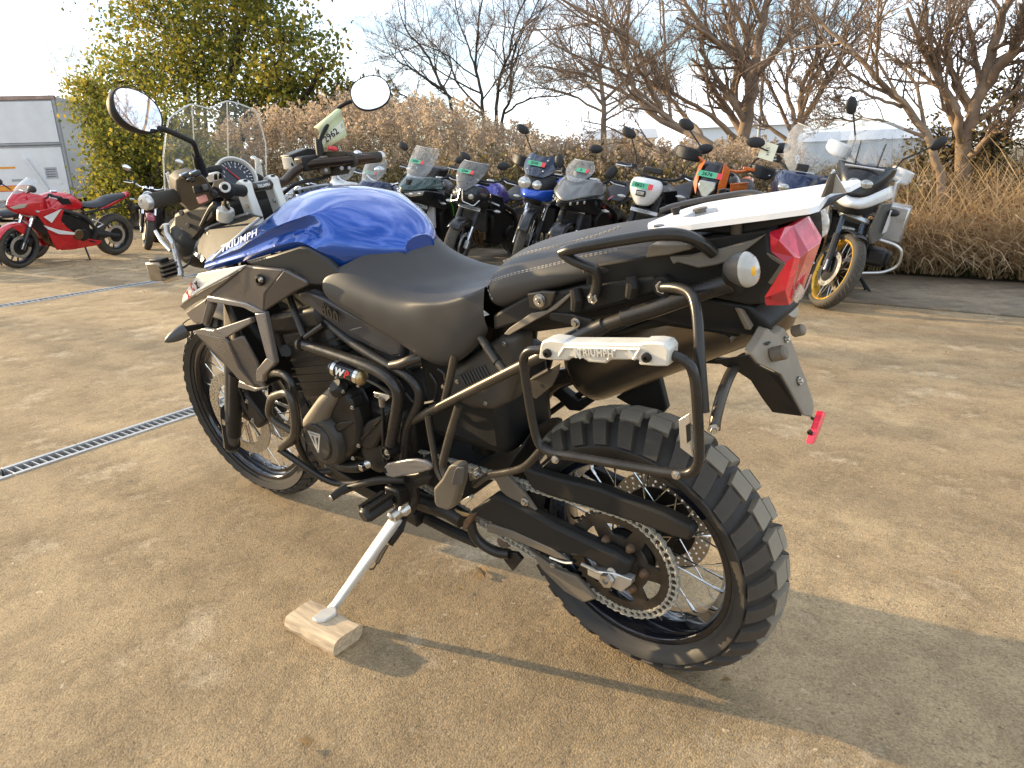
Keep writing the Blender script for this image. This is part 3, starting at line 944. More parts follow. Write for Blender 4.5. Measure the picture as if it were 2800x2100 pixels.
for k in range(NL):
    s0 = cum[-1] * k / NL; s1 = cum[-1] * (k + 1) / NL
    p0 = along(s0); p1 = along(s1); t = (p1 - p0).normalized()
    inst('chain_link', LK[k % 2], CH, frame_m((p0 + p1) / 2, t, Vector((0, 1, 0)).cross(t)) @ Matrix.Identity(4))

# ---------------------------------------------------------------- frame
FR = prt('frame')
def ft(name, k, pts, r, m=M_TUBE, fil=0.04, segs=12, mirror=True):
    return MB().tube([V(k, *p) for p in pts], r, segs, fil).build(name, m, FR, mirror=mirror)
ft('main_rail', '6', ((370, -80, .135), (600, 110, .15), (860, 272, .165), (1010, 345, .168), (1098, 450, .168), (1100, 555, .168), (1045, 650, .166), (990, 760, .163), (985, 1000, .16)), 0.0128, fil=0.05)
ft('lower_rail', '6', ((215, 112, .175), (500, 205, .18), (740, 290, .185), (880, 375, .187), (945, 480, .187), (930, 600, .187), (905, 740, .187), (880, 870, .187)), 0.0148, fil=0.05)
ft('rail_strut', '5', ((870, 290, .15), (975, 560, .172)), 0.0100)
ft('rail_strut', '5', ((985, 568, .172), (1110, 480, .155)), 0.0085)
ft('head_rail', '5', ((860, 250, .14), (700, 130, .09), (560, 60, .05)), 0.013)
c = V('6', 205, 112, .178)
MB().lathe([(0.0145, -0.004), (0.0185, -0.004), (0.0185, 0.004), (0.0145, 0.004)], c, V('6', 205, 112, .178) - V('6', 300, 140, .178), 20, closed=True).build('tube_collar', M_DTUBE, FR)
MB().lathe([(0, 0.008), (0.007, 0.008), (0.007, 0.003), (0.013, 0.003), (0.0145, 0.009), (0.017, 0.009), (0.018, -0.03), (0, -0.03)], V('6', 860, 930, .192), (0, 1, 0), 24).build('engine_mount', M_TUBE, FR)
bolt(V('6', 857, 930, .198), 1.0, HEXB, FR)
ft('subframe_rail', '7', ((15, 1335, .155), (90, 1290, .163), (170, 1250, .17), (500, 1082, .172), (1000, 832, .17), (1205, 735, .165), (1330, 675, .16), (1450, 635, .155), (1900, 480, .145), (2133, 400, .13)), 0.0110, M_DTUBE)
MB().tube(Vs('7', (1090, 790, .167), (1315, 680, .161)), 0.0142, 14).build('rail_sleeve', M_TUBE, FR, bevel=0.002)
MB().tube(Vs('7', (1430, 640, .157), (1640, 575, .151), (1880, 488, .146), (2133, 405, .131)), 0.0152, 14).build('rail_sleeve', M_TUBE, FR, bevel=0.002)
ft('peg_strut', '6', ((1160, 660, .185), (1175, 760, .188), (1205, 920, .192), (1230, 1080, .197), (1300, 1175, .20)), 0.0075, M_DTUBE, 0.03)
ft('peg_strut', '6', ((1395, 580, .178), (1330, 790, .185), (1285, 960, .19), (1268, 1050, .195), (1320, 1150, .20)), 0.0095, M_DTUBE, 0.03)
ft('seat_strut', '6', ((1365, 190, .15), (1320, 420, .16), (1285, 560, .168)), 0.0092, M_DTUBE)
ft('seat_strut', '6', ((1560, 60, .14), (1660, 210, .155), (1760, 340, .168)), 0.0092, M_DTUBE)
MB().tube(Vs('6', (1610, 135, .148), (1690, 250, .160)), 0.0108, 12).build('strut_tape', M_TUBE, FR, mirror=True)
ft('knee_stub', '6', ((890, 275, .172), (960, 265, .172), (1040, 230, .165), (1100, 215, .15)), 0.0118, M_DTUBE, 0.02)
# steel gussets
slab_obj('gusset', Vs('7', (780, 1060, .178), (960, 965, .178), (1020, 935, .178), (1010, 1000, .178), (970, 1080, .178), (865, 1165, .178), (790, 1120, .178)), (0, -0.004, 0), M_DTUBE, FR, bevel=0.001)
tube_obj('gusset_slot', Vs('7', (850, 1030, .181), (950, 975, .181)), 0.0045, M_DTUBE, FR, 8)
flat_d = V('7', 903, 1078, .1785)
MB().cyl(flat_d, flat_d + Vector((0, 0.0006, 0)), 0.0042, 12).build('gusset_hole', M_DARK, FR)

# ---------------------------------------------------------------- pannier racks
def pannier_rack(sgn):
    r = prt('pannier_rack')
    f = (lambda p: p) if sgn > 0 else flip
    PY = 0.27 if sgn > 0 else 0.240; SHX = 0.0 if sgn > 0 else 0.065
    def T(name, k, pts, rad, m=M_TUBE, fil=0.03):
        return MB().tube([f(V(k, *p)) + Vector((SHX, 0 if sgn > 0 else 0.270 - PY, 0)) for p in pts], rad, 12, fil).build(name, m, r)
    T('rack_hoop', '7', ((930, 845, .27), (820, 845, .27), (782, 900, .27), (790, 980, .27), (832, 1250, .27), (868, 1420, .27), (900, 1480, .27), (985, 1520, .27), (1100, 1535, .27), (1400, 1588, .27), (1700, 1640, .27), (1860, 1655, .27), (1925, 1590, .27), (1922, 1400, .27), (1903, 1050, .27), (1870, 940, .27), (1790, 885, .27), (1660, 865, .27)), 0.0084)
    T('rack_stay', '7', ((1680, 440, .155), (1790, 440, .17), (1880, 480, .195), (1912, 600, .215), (1925, 850, .24), (1955, 1250, .258)), 0.0088, fil=0.05)
    T('rack_stay', '7', ((905, 1490, .268), (800, 1605, .262), (700, 1635, .245), (560, 1655, .22), (470, 1720, .205)), 0.0080, M_TUBE, 0.03)
    T('rear_stay', 'C', ((10, 1470, .255), (15, 1400, .25), (60, 1220, .22), (120, 1070, .16), (180, 985, .10), (230, 960, .05)), 0.0090, M_DTUBE, 0.04)
    if sgn > 0:
        # cast aluminium carrier with the raised name
        cast = [(880, 905), (893, 815), (905, 788), (955, 778), (1040, 790), (1050, 800), (1540, 806), (1555, 796), (1640, 795), (1700, 806), (1728, 845), (1722, 955), (1640, 955), (1530, 945), (1530, 912), (1345, 912), (1315, 937), (1205, 928), (1170, 905), (1085, 898), (1075, 918), (960, 915)]
        slab_obj('rack_carrier', Vs('7', *[(a, b, .288) for a, b in cast]), (0, -0.034, 0), M_SILV, r, bevel=0.004)
        ribs = [((1015, 885), (1050, 830)), ((1130, 895), (1120, 830)), ((1120, 832), (1160, 900)), ((1335, 905), (1390, 835)), ((1460, 835), (1520, 900)), ((1500, 905), (1545, 835)), ((1050, 828), (1540, 842))]
        for a, b in ribs:
            MB().tube([V('7', *a, .288), V('7', *b, .288)], 0.0030, 6).build('carrier_rib', M_SILV, r)
        me = text_mesh('TRIUMPH', 0.0150, 0.0022, M_SILV, spacing=1.10, offset=0.0005)
        P0, P1 = V('7', 1185, 862, .2905), V('7', 1325, 870, .2905)
        inst('carrier_lettering', me, r, frame_m((P0 + P1) / 2, P1 - P0, (0, 0, 1)))
        arc = smooth_path([V('7', 1215, 884, .2885), V('7', 1255, 892, .2885), V('7', 1300, 884, .2885)], 4)
        MB().tube(arc, [0.0004, 0.0008, 0.0012, 0.0016, 0.0018, 0.0016, 0.0012, 0.0008, 0.0004][:len(arc)], 6).build('carrier_swoosh', M_SILV, r)
        for q in ((944, 865), (1587, 893)):
            bolt(V('7', *q, .288), 1.0, BLKB, r)
        for q in ((993, 1556), (1775, 1655)):
            bolt(V('7', *q, .283), 0.95, BOLT, r)
        # lock plate at the back of the hoop
        slab_obj('lock_plate', Vs('7', (1790, 1300, .262), (1862, 1255, .262), (1872, 1480, .262), (1885, 1545, .262), (1800, 1480, .262)), (0, -0.003, 0), M_ALU, r, bevel=0.001)
        MB().slab(Vs('7', (1838, 1335, .2625), (1868, 1315, .2625), (1872, 1430, .2625), (1846, 1450, .2625)), (0, 0.0008, 0)).build('plate_slot', M_DARK, r)
        bolt(V('C', 0, 1462, .268), 1.0, HEXB, r, (-0.6, 0.8, 0))
    return r
pannier_rack(1)
pannier_rack(-1)

# ---------------------------------------------------------------- engine
EN = prt('engine')
MB().box((0.80, 0, 0.47), (0.42, 0.26, 0.22)).build('crankcase', M_ENG, EN, bevel=0.03)
MB().box((0.90, 0, 0.66), (0.24, 0.30, 0.22), Matrix.Rotation(R_(12), 3, 'Y')).build('cylinder_block', M_ENG, EN, bevel=0.02)
MB().box((0.94, 0, 0.78), (0.24, 0.32, 0.06), Matrix.Rotation(R_(12), 3, 'Y')).build('cam_cover', M_ENG, EN, bevel=0.015)
fins = MB()
for i in range(7):
    fins.box((0.905 - 0.004 * i, 0, 0.585 + 0.024 * i), (0.245, 0.306, 0.005), Matrix.Rotation(R_(12), 3, 'Y'))
fins.build('cooling_fins', M_ENG, EN)
ac = V('6', 330, 850, .205)
MB().lathe([(0, 0.0), (0.050, 0.0), (0.0525, -0.002), (0.0535, -0.006), (0.060, -0.007), (0.073, -0.013), (0.083, -0.032), (0.087, -0.075), (0.0, -0.075)], ac + Vector((0, 0.004, 0)), (0, 1, 0), 48).build('alternator_cover', mat('cover_black', (0.034, 0.032, 0.029), 0.45, 0.1, var=0.2, bump=0.15, bscale=400, dust=0.25, dcol=(0.12, 0.10, 0.07)), EN, angle=25)
MB().lathe([(0.0515, 0.0), (0.054, 0.004), (0.056, 0.0)], ac + Vector((0, -0.001, 0)), (0, 1, 0), 48).build('cover_ring', M_TUBE, EN)
# raised triangular emblem
tri_o = [(-0.026, 0.028), (0.026, 0.028), (0.027, 0.0245), (0.0023, -0.034), (-0.0023, -0.034), (-0.027, 0.0245)]
tri_i = [(-0.0205, 0.0235), (0.0205, 0.0235), (0.0, -0.026)]
flat2d('cover_emblem', [tri_o, tri_i], 0.003, M_SILV, EN, side_m(ac + Vector((0.002, 0.0045, 0.002))))
flat2d('cover_emblem', [[(-0.0175, 0.0205), (0.0175, 0.0205), (0.0150, 0.0150), (0.0035, 0.0150), (0.0035, -0.010), (0.0, -0.019), (-0.0035, -0.010), (-0.0035, 0.0150), (-0.0150, 0.0150)]], 0.0034, M_SILV, EN, side_m(ac + Vector((0.002, 0.0045, 0.002))))
# side cover behind with the tapered housing
slab_obj('side_cover', Vs('6', (290, 640, .178), (360, 600, .178), (430, 490, .178), (470, 455, .178), (545, 480, .178), (600, 590, .178), (640, 700, .178), (640, 880, .178), (560, 980, .178), (430, 1010, .178), (300, 960, .178)), (0, -0.06, 0), M_ENG, EN, bevel=0.014)
MB().tube(Vs('6', (330, 720, .168), (400, 560, .176), (470, 470, .172)), [0.042, 0.027, 0.020], 16).build('tapered_housing', M_DUSTY, EN)
slab_obj('cover_web', Vs('6', (420, 740, .186), (500, 700, .184), (590, 690, .18), (600, 720, .18), (480, 790, .186)), (0, -0.02, 0), M_ENG, EN, bevel=0.005)
slab_obj('cover_web', Vs('6', (560, 520, .182), (585, 530, .182), (610, 600, .182), (585, 610, .182)), (0, -0.03, 0), M_ENG, EN, bevel=0.003)
for q in ((440, 432), (523, 470), (592, 592), (322, 570), (640, 880), (598, 975)):
    bolt(V('6', *q, .181), 0.75, parent=EN)
MB().lathe([(0, 0.012), (0.018, 0.012), (0.024, 0.004), (0.026, -0.01), (0, -0.01)], V('6', 480, 440, .176), (0.1, 0.6, 0.75), 18).build('oil_filler', M_ENG, EN)
slab_obj('sprocket_cover', Vs('6', (640, 770, .165), (700, 700, .165), (830, 640, .165), (870, 620, .165), (830, 760, .165), (760, 900, .165), (700, 920, .165), (650, 880, .165)), (0, -0.045, 0), M_ENG, EN, bevel=0.006)
for q in ((700, 790), (760, 720)):
    MB().slab(Vs('6', (q[0] - 40, q[1] + 30, .166), (q[0] + 60, q[1] - 70, .166), (q[0] + 72, q[1] - 60, .166), (q[0] - 30, q[1] + 44, .166)), (0, 0.004, 0)).build('cover_rib', M_ENG, EN)
MB().lathe([(0, 0.008), (0.035, 0.008), (0.052, 0.0), (0.056, -0.04), (0, -0.04)], (0.72, 0.150, 0.43), (0, 1, 0), 28).build('output_cover', M_ENG, EN)
MB().tube(Vs('6', (430, 990, .15), (520, 1040, .16), (640, 1045, .16), (700, 1020, .15), (800, 985, .13)), 0.016, 12, 0.02).build('water_hose', M_ENG, EN)
MB().tube(Vs('6', (700, 1022, .155), (798, 984, .137)), 0.0125, 12).build('hose_pipe', M_ALU, EN)
MB().box(V('6', 660, 1045, .172), (0.016, 0.01, 0.018)).build('hose_clamp', M_CHROME, EN, bevel=0.002)
# clutch arm and cable bracket
slab_obj('cable_bracket', Vs('6', (748, 476, .176), (865, 500, .176), (872, 520, .176), (845, 545, .176), (770, 520, .176)), (0, -0.006, 0), M_ALU, EN, bevel=0.001)
bolt(V('6', 772, 500, .177), 0.7, parent=EN)
tube_obj('clutch_cable', Vs('6', (815, 530, .175), (822, 640, .172), (822, 800, .17), (830, 1000, .165)), 0.0042, M_CABLE, EN, 8)
tube_obj('cable_barrel', Vs('6', (812, 520, .178), (818, 580, .176)), 0.008, M_DUSTY, EN, 10)
# remote canister with silver clamps
CAN = prt('steering_damper_canister')
A, B = V('6', 432, 283, .205), V('6', 690, 378, .19)
axd = (B - A).normalized(); Lc = (B - A).length
can = MB().lathe([(0, 0), (0.0135, 0), (0.0145, 0.004), (0.0180, 0.006), (0.0180, Lc * 0.86), (0, Lc * 0.86)], A, axd, 24)
can.build('canister_body', M_GLOSSBLK, CAN)
MB().lathe([(0.0180, Lc * 0.84), (0.0192, Lc * 0.845), (0.0192, Lc * 0.93), (0.015, Lc * 0.97), (0.008, Lc), (0, Lc)], A, axd, 24).build('canister_cap', M_BRONZE, CAN)
for t in (0.16, 0.80):
    MB().lathe([(0.0180, -0.005), (0.0200, -0.005), (0.0200, 0.005), (0.0180, 0.005)], A + axd * (Lc * t), axd, 24, closed=True).build('canister_clamp', M_CHROME, CAN)
    bolt(A + axd * (Lc * t) + Vector((0, 0.006, -0.022)), 0.55, parent=CAN)
cm = A + axd * (Lc * 0.47)
nrm = (Vector((0, 1, 0.25)) - axd * axd.y).normalized()
for txt, dx, mm in (('W', -0.0115, M_INK), ('P', 0.0115, M_REDP)):
    me = text_mesh(txt, 0.025, 0.0006, mm, shear=0.25, offset=0.0011)
    inst('canister_lettering', me, CAN, frame_m(cm + axd * dx + nrm * 0.0183, axd, nrm.cross(axd)))
tube_obj('canister_line', Vs('6', (690, 380, .19), (760, 410, .19), (850, 470, .185), (900, 510, .175)), 0.0042, M_DTUBE, CAN, 8)

# radiator and dark inner parts behind the cowls
MB().box((1.20, 0, 0.70), (0.035, 0.36, 0.30), Matrix.Rotation(R_(12), 3, 'Y')).build('radiator', M_ENG, BIKE, bevel=0.006)
MB().box((0.80, 0, 0.83), (0.62, 0.20, 0.14)).build('airbox', M_DARK, BIKE, bevel=0.03)
MB().box((0.42, 0, 0.62), (0.26, 0.20, 0.24)).build('battery_box', M_DARK, BIKE, bevel=0.03)
slab_obj('rear_cover', Vs('6', (1235, 430, .12), (1300, 330, .12), (1500, 190, .12), (1700, 50, .12), (1860, 30, .12), (1850, 330, .12), (1770, 560, .12), (1650, 625, .12), (1480, 615, .12), (1310, 530, .12), (1240, 500, .12)), (0, -0.06, 0), mat('grey_cover', (0.045, 0.041, 0.036), 0.5, var=0.15, bump=0.15, bscale=300, dust=0.3, dcol=(0.15, 0.12, 0.085)), BIKE, bevel=0.02, bseg=4)
for i in range(9):
    u = 1405 + 22 * i
    MB().tube(Vs('6', (u, 345 - 9 * i, .1225), (u + 45, 430 - 9 * i, .1225)), 0.0022, 5).build('cover_rib', MATS['grey_cover'], BIKE)
for q in ((1385, 395), (1740, 110), (1600, 560)):
    bolt(V('6', *q, .121), 0.7)
for pts in (((1180, 330), (1230, 420), (1215, 540)), ((1240, 300), (1290, 340), (1300, 420)), ((1000, 480), (1080, 560), (1230, 545))):
    MB().tube(smooth_path([V('6', a, b, .13) for a, b in pts], 5), 0.0045, 6).build('wiring', M_CABLE, BIKE)
for pts, rr_ in ((((560, 420), (660, 560), (740, 640)), .012), (((780, 470), (820, 620), (850, 690)), .014), (((900, 640), (960, 760), (1000, 900)), .010), (((1040, 520), (1010, 640), (900, 700)), .009)):
    MB().tube([V('5', a, b, .14) for a, b in pts], rr_, 10, 0.02).build('engine_hose', M_ENG, EN)
MB().cyl(V('5', 850, 660, .16), V('5', 850, 660, .13), 0.017, 16).build('hose_stub', M_ENG, EN)
# skid plate pieces under the engine
slab_obj('skid_plate', [Vector(p) for p in ((1.08, 0.13, 0.40), (1.00, 0.13, 0.28), (0.62, 0.13, 0.22), (0.62, 0.13, 0.26), (0.98, 0.13, 0.32))], (0, -0.26, 0), M_ENG, BIKE, bevel=0.004)
slab_obj('side_stand_bracket_plate', Vs('E', (590, 415, .10), (690, 370, .10), (745, 470, .10), (650, 440, .10)), (0, -0.004, 0), M_SILV, BIKE, bevel=0.001)
slab_obj('under_plate', Vs('E', (470, 255, .08), (640, 270, .08), (660, 300, .08), (500, 330, .08)), (0, -0.004, 0), M_SILV, BIKE, bevel=0.001)

# ---------------------------------------------------------------- crash bars
CB = prt('crash_bar')
MB().tube(Vs('5', (690, 850, .10), (760, 815, .19), (830, 820, .225), (890, 875, .235), (905, 960, .235), (925, 1090, .23), (935, 1200, .22), (915, 1280, .20), (985, 1430, .17), (1110, 1560, .14)), 0.0100, 12, 0.04).build('crash_bar_tube', M_TUBE, CB, mirror=True)
MB().tube(Vs('5', (905, 1290, .225), (800, 1345, .25), (905, 1255, .262), (912, 1130, .268), (888, 1000, .268), (850, 948, .266), (745, 985, .25), (722, 1090, .24), (760, 1150, .235), (890, 1225, .225)), 0.0105, 12, 0.03).build('crash_bar_hoop', M_DTUBE, CB, mirror=True)
MB().tube(Vs('5', (800, 1345, .245), (950, 1450, .22), (1100, 1550, .19), (1200, 1590, .17), (1330, 1590, .155), (1659, 1550, .13)), 0.0102, 12, 0.04).build('crash_bar_tube', M_TUBE, CB, mirror=True)
MB().tube(Vs('E', (330, 250, .15), (440, 240, .12), (520, 215, .10)), 0.011, 10, 0.02).build('crash_bar_stay', M_TUBE, CB, mirror=True)

# ---------------------------------------------------------------- exhaust can on the right
EX = prt('exhaust')
a0 = Vector((0.275, -0.190, 0.615)); a1 = Vector((-0.215, -0.215, 0.872))
exd = (a1 - a0); Lx = exd.length
rows = []
u_ = exd.normalized(); side = u_.cross(Vector((0, 0, 1))).normalized(); upv = side.cross(u_)
for t, sc in ((0, 0.45), (0.015, 0.8), (0.05, 0.97), (0.10, 1.0), (0.55, 1.0), (0.93, 1.0), (0.97, 0.95), (1.0, 0.75), (1.0, 0.3)):
    rows.append([a0 + exd * t + (side * math.cos(q) * 0.070 + upv * math.sin(q) * 0.088) * sc for q in [2 * math.pi * k / 28 for k in range(28)]])
MB().grid(rows, wrap=True).build('muffler', M_EXH, EX, angle=40)
MB().tube([(0.62, -0.14, 0.33), (0.48, -0.16, 0.40), (0.36, -0.17, 0.58), a0], 0.026, 14, 0.08).build('link_pipe', M_EXH, EX)
slab_obj('muffler_hanger', [a0 + exd * 0.18 + side * -0.05 + upv * -0.09, a0 + exd * 0.34 + side * -0.05 + upv * -0.085, a0 + exd * 0.30 + side * -0.05 + upv * -0.17, a0 + exd * 0.22 + side * -0.05 + upv * -0.19, a0 + exd * 0.08 + side * -0.05 + upv * -0.10], (0, 0.02, 0), M_BLK, EX, bevel=0.004)
# right rear peg hanger seen under the muffler
slab_obj('peg_hanger', Vs('7', (935, 1125, -.17), (1010, 1090, -.17), (1130, 1180, -.17), (1290, 1125, -.17), (1240, 1180, -.17), (1150, 1245, -.17), (1080, 1240, -.17), (1000, 1160, -.17)), (0, -0.03, 0), M_BLK, BIKE, bevel=0.004)
slab_obj('mud_flap', Vs('6', (1740, 640, .03), (1790, 590, .03), (1850, 600, .03), (1790, 740, .03), (1735, 760, .03)), (0, -0.06, 0), M_BLK, BIKE, bevel=0.006)
MB().tube([(0.36, 0, 0.80), (0.45, 0, 0.45)], 0.038, 16).build('rear_shock', M_ENG, BIKE)

# ---------------------------------------------------------------- tank
TK = prt('fuel_tank')
# columns run from the back (knees) to the front; rows from the ridge down the left side
def knots(tab):
    xs = [k[0] for k in tab]; n = len(xs)
    ys = [k[1] for k in tab]
    m = []
    for i in range(n):
        if i in (0, n - 1):
            a = min(i, n - 2); m.append((ys[a + 1] - ys[a]) / (xs[a + 1] - xs[a]))
        else:
            m.append((ys[i + 1] - ys[i - 1]) / (xs[i + 1] - xs[i - 1]))
    def f(x):
        x = min(max(x, xs[0]), xs[-1])
        for i in range(n - 1):
            if x <= xs[i + 1]:
                h = xs[i + 1] - xs[i]; t = (x - xs[i]) / h
                return ((2 * t ** 3 - 3 * t * t + 1) * ys[i] + (t ** 3 - 2 * t * t + t) * h * m[i] + (-2 * t ** 3 + 3 * t * t) * ys[i + 1] + (t ** 3 - t * t) * h * m[i + 1])
    return f
k_ridge = knots([(.585, .992), (.62, 1.025), (.66, 1.052), (.72, 1.080), (.80, 1.103), (.88, 1.109), (.96, 1.103), (1.04, 1.087), (1.12, 1.064), (1.175, 1.046)])
k_belt = knots([(.585, .050), (.61, .090), (.66, .130), (.72, .158), (.80, .178), (.88, .193), (.96, .206), (1.04, .219), (1.12, .231), (1.175, .240)])
k_beltz = knots([(.585, .958), (.62, .964), (.66, .968), (.70, .970), (.745, .980), (.80, 1.004), (.86, .999), (.96, .977), (1.04, .960), (1.12, .944), (1.175, .932)])
k_drop = knots([(.585, .024), (.64, .026), (.70, .030), (.76, .022), (.82, .016), (1.175, .010)])
k_sy = knots([(.585, .10), (.70, .125), (.78, .150), (.83, .172), (.88, .186), (.96, .200), (1.04, .214), (1.12, .226), (1.175, .235)])
k_sz = knots([(.585, 1.06), (.70, 1.066), (.78, 1.064), (.83, 1.054), (.88, 1.040), (.96, 1.012), (1.04, .984), (1.12, .960), (1.175, .944)])
k_dent = knots([(.585, .020), (.80, .020), (.86, .016), (.96, .008), (1.175, .002)])
def sstep(a, b, x):
    t = min(1, max(0, (x - a) / (b - a))); return t * t * (3 - 2 * t)
tank_secs = []
NT_ = 52
TT = (0, .18, .36, .54, .70, .84, .93, 1.0); FF = (.06, .25, .5, .75, .94, 1.0)
for i in range(NT_ + 1):
    x = .585 + .590 * (i / NT_) ** 1.25
    rz, by, bz, dr, sy_, sz_, dn_ = (k(x) for k in (k_ridge, k_belt, k_beltz, k_drop, k_sy, k_sz, k_dent))
    A_, B_ = [], []
    for t in TT:                                               # shouldered form: over the top to the shoulder line, then a hollowed flank
        y = sy_ * math.sin(t * math.pi / 2) ** 0.95 if t else 0.0
        A_.append((y, rz + (sz_ - rz) * (y / sy_) ** 2.0))
    for t in FF:
        A_.append((sy_ + (by - sy_) * t - dn_ * math.sin(math.pi * t), sz_ + (bz - sz_) * t))
    n_ = len(A_)
    for k_ in range(n_):                                       # plain rounded form at the knees
        th = math.pi / 2 * k_ / (n_ - 1)
        B_.append((by * math.sin(th) ** 0.85, bz + (rz - bz) * math.cos(th) ** 0.80 if k_ < n_ - 1 else bz))
    w_ = sstep(.71, .81, x)
    sec = []
    for (ya_, za_), (yb_, zb_) in zip(A_, B_):
        sec.append((x, yb_ + (ya_ - yb_) * w_, zb_ + (za_ - zb_) * w_))
    for t in (.08, .5, 1.0):                                   # turned-in lower strip
        sec.append((x, by - .011 * t, bz - dr * t))
    # the blue ends along a slanting line where the dark trim begins
    o_ = []
    for xx, y, z in sec:
        if xx > .95:
            xe = 1.045 + .130 * sstep(.10, .235, y)
            xx = .95 + (xx - .95) * (xe - .95) / .225
        o_.append((xx, y, z))
    tank_secs.append(o_)
back = [[(x - .004 * q, y * (0.90 + .10 * q), .925 + (z - .925) * math.sin(math.pi / 2 * q) ** .8) for x, y, z in tank_secs[0]] for q in (0.0, .35, .7, .9)]
full = []
for sec in back + tank_secs:
    full.append([Vector((x, -y, z)) for x, y, z in sec[::-1]] + [Vector(p) for p in sec[1:]])
MB().grid(full).build('tank_shell', M_BLUE, TK, angle=38)
# filler lid and the lettering on the shoulder
MB().lathe([(0, 0.010), (0.045, 0.010), (0.052, 0.006), (0.054, -0.004), (0, -0.004)], (0.955, 0, 1.100), (0.08, 0, 1), 28).build('filler_cap', M_GLOSSBLK, TK)
TA, TB = V('2', 612, 1400, .222), V('2', 825, 1298, .190)
me = text_mesh('TRIUMPH', 0.030, 0.0006, mat('silver_letters', (0.42, 0.47, 0.58), 0.35, 0.5), spacing=1.1, shear=0.0, offset=0.0004)
lx = (TB - TA).normalized()
inst('tank_lettering', me, TK, frame_m((TA + TB) / 2 + Vector((0, 0.004, 0.009)), lx, Vector((0, -0.62, 0.78))))
sw = smooth_path([V('2', 640, 1412, .221) + Vector((0, 0.006, 0.004)), V('2', 720, 1388, .209) + Vector((0, 0.006, 0.004)), V('2', 800, 1330, .197) + Vector((0, 0.006, 0.004))], 5)
MB().tube(sw, 0.0012, 5).build('tank_swoosh', M_INK, TK)

# dark trim panel and silver strip ahead of the tank
TRM = prt('tank_trim')
for sgn in (1, -1):
    f = (lambda p: p) if sgn > 0 else flip
    slab_obj('trim_panel', [f(p) for p in Vs('2', (335, 1395, .150), (450, 1243, .140), (485, 1212, .130), (760, 1122, .085), (865, 1145, .125), (780, 1215, .150), (640, 1330, .190), (500, 1465, .225), (462, 1500, .228), (440, 1450, .19))], (0, -0.012 * sgn, 0), M_BLK, TRM, bevel=0.003)
    MB().tube([f(p) + Vector((0, 0.003 * sgn, 0)) for p in Vs('2', (862, 1150, .128), (770, 1225, .155), (640, 1340, .195), (500, 1470, .227))], 0.004, 8).build('trim_strip', M_SILV, TRM)
    MB().tube([f(p) for p in Vs('2', (450, 1240, .143), (485, 1212, .133), (640, 1160, .105), (765, 1120, .088))], 0.005, 8).build('trim_edge', M_TITAN2, TRM)
    MB().slab([f(p) for p in Vs('2', (318, 1398, .152), (450, 1245, .142), (470, 1262, .15), (440, 1330, .155), (345, 1400, .155))], (0, -0.006 * sgn, 0)).build('trim_nose', M_TITAN2, TRM, bevel=0.002)
    slab_obj('trim_lower', [f(p) for p in Vs('2', (330, 1400, .152), (405, 1395, .155), (440, 1460, .18), (420, 1490, .18))], (0, -0.01 * sgn, 0), M_GREYL, TRM, bevel=0.002)
# ---------------------------------------------------------------- seats
ST = prt('rider_seat')
seat_rows = [   # front to back: centre, upper edge, flank, lower flank, bottom
    [(0.680, 0, 1.020), (0.680, .04, 1.020), (0.672, .085, 1.000), (0.665, .110, 0.965), (0.660, .120, 0.930), (0.66, .10, 0.92)],
    [(0.622, 0, 1.000), (0.612, .06, 0.992), (0.606, .115, 0.972), (0.690, .155, 0.950), (0.735, .168, 0.900), (0.72, .14, 0.88)],
    [(0.580, 0, 0.952), (0.566, .09, 0.948), (0.700, .168, 0.945), (0.815, .182, 0.916), (0.775, .184, 0.868), (0.76, .15, 0.85)],
    [(0.505, 0, 0.886), (0.515, .10, 0.898), (0.590, .172, 0.905), (0.630, .184, 0.865), (0.640, .182, 0.826), (0.63, .15, 0.812)],
    [(0.455, 0, 0.882), (0.460, .11, 0.892), (0.475, .172, 0.885), (0.490, .180, 0.830), (0.500, .172, 0.772), (0.50, .14, 0.755)],
    [(0.400, 0, 0.884), (0.395, .11, 0.896), (0.375, .164, 0.888), (0.395, .174, 0.820), (0.440, .164, 0.735), (0.44, .14, 0.720)],
    [(0.335, 0, 0.895), (0.325, .10, 0.908), (0.300, .158, 0.912), (0.325, .168, 0.840), (0.345, .160, 0.765), (0.35, .14, 0.750)],
    [(0.275, 0, 0.915), (0.265, .09, 0.926), (0.258, .146, 0.930), (0.262, .156, 0.880), (0.262, .150, 0.845), (0.27, .13, 0.830)],
]
so = MB().grid([[Vector(p) for p in r] for r in seat_rows]).build('seat_cover', M_SEAT, ST, sub=3, mirror=True, angle=180)
cr = so.data.attributes.new('crease_edge', 'FLOAT', 'EDGE')
for e in so.data.edges:
    a, b = e.vertices
    if a % 6 == 2 and b % 6 == 2 and min(a // 6, b // 6) >= 4: cr.data[e.index].value = 0.55
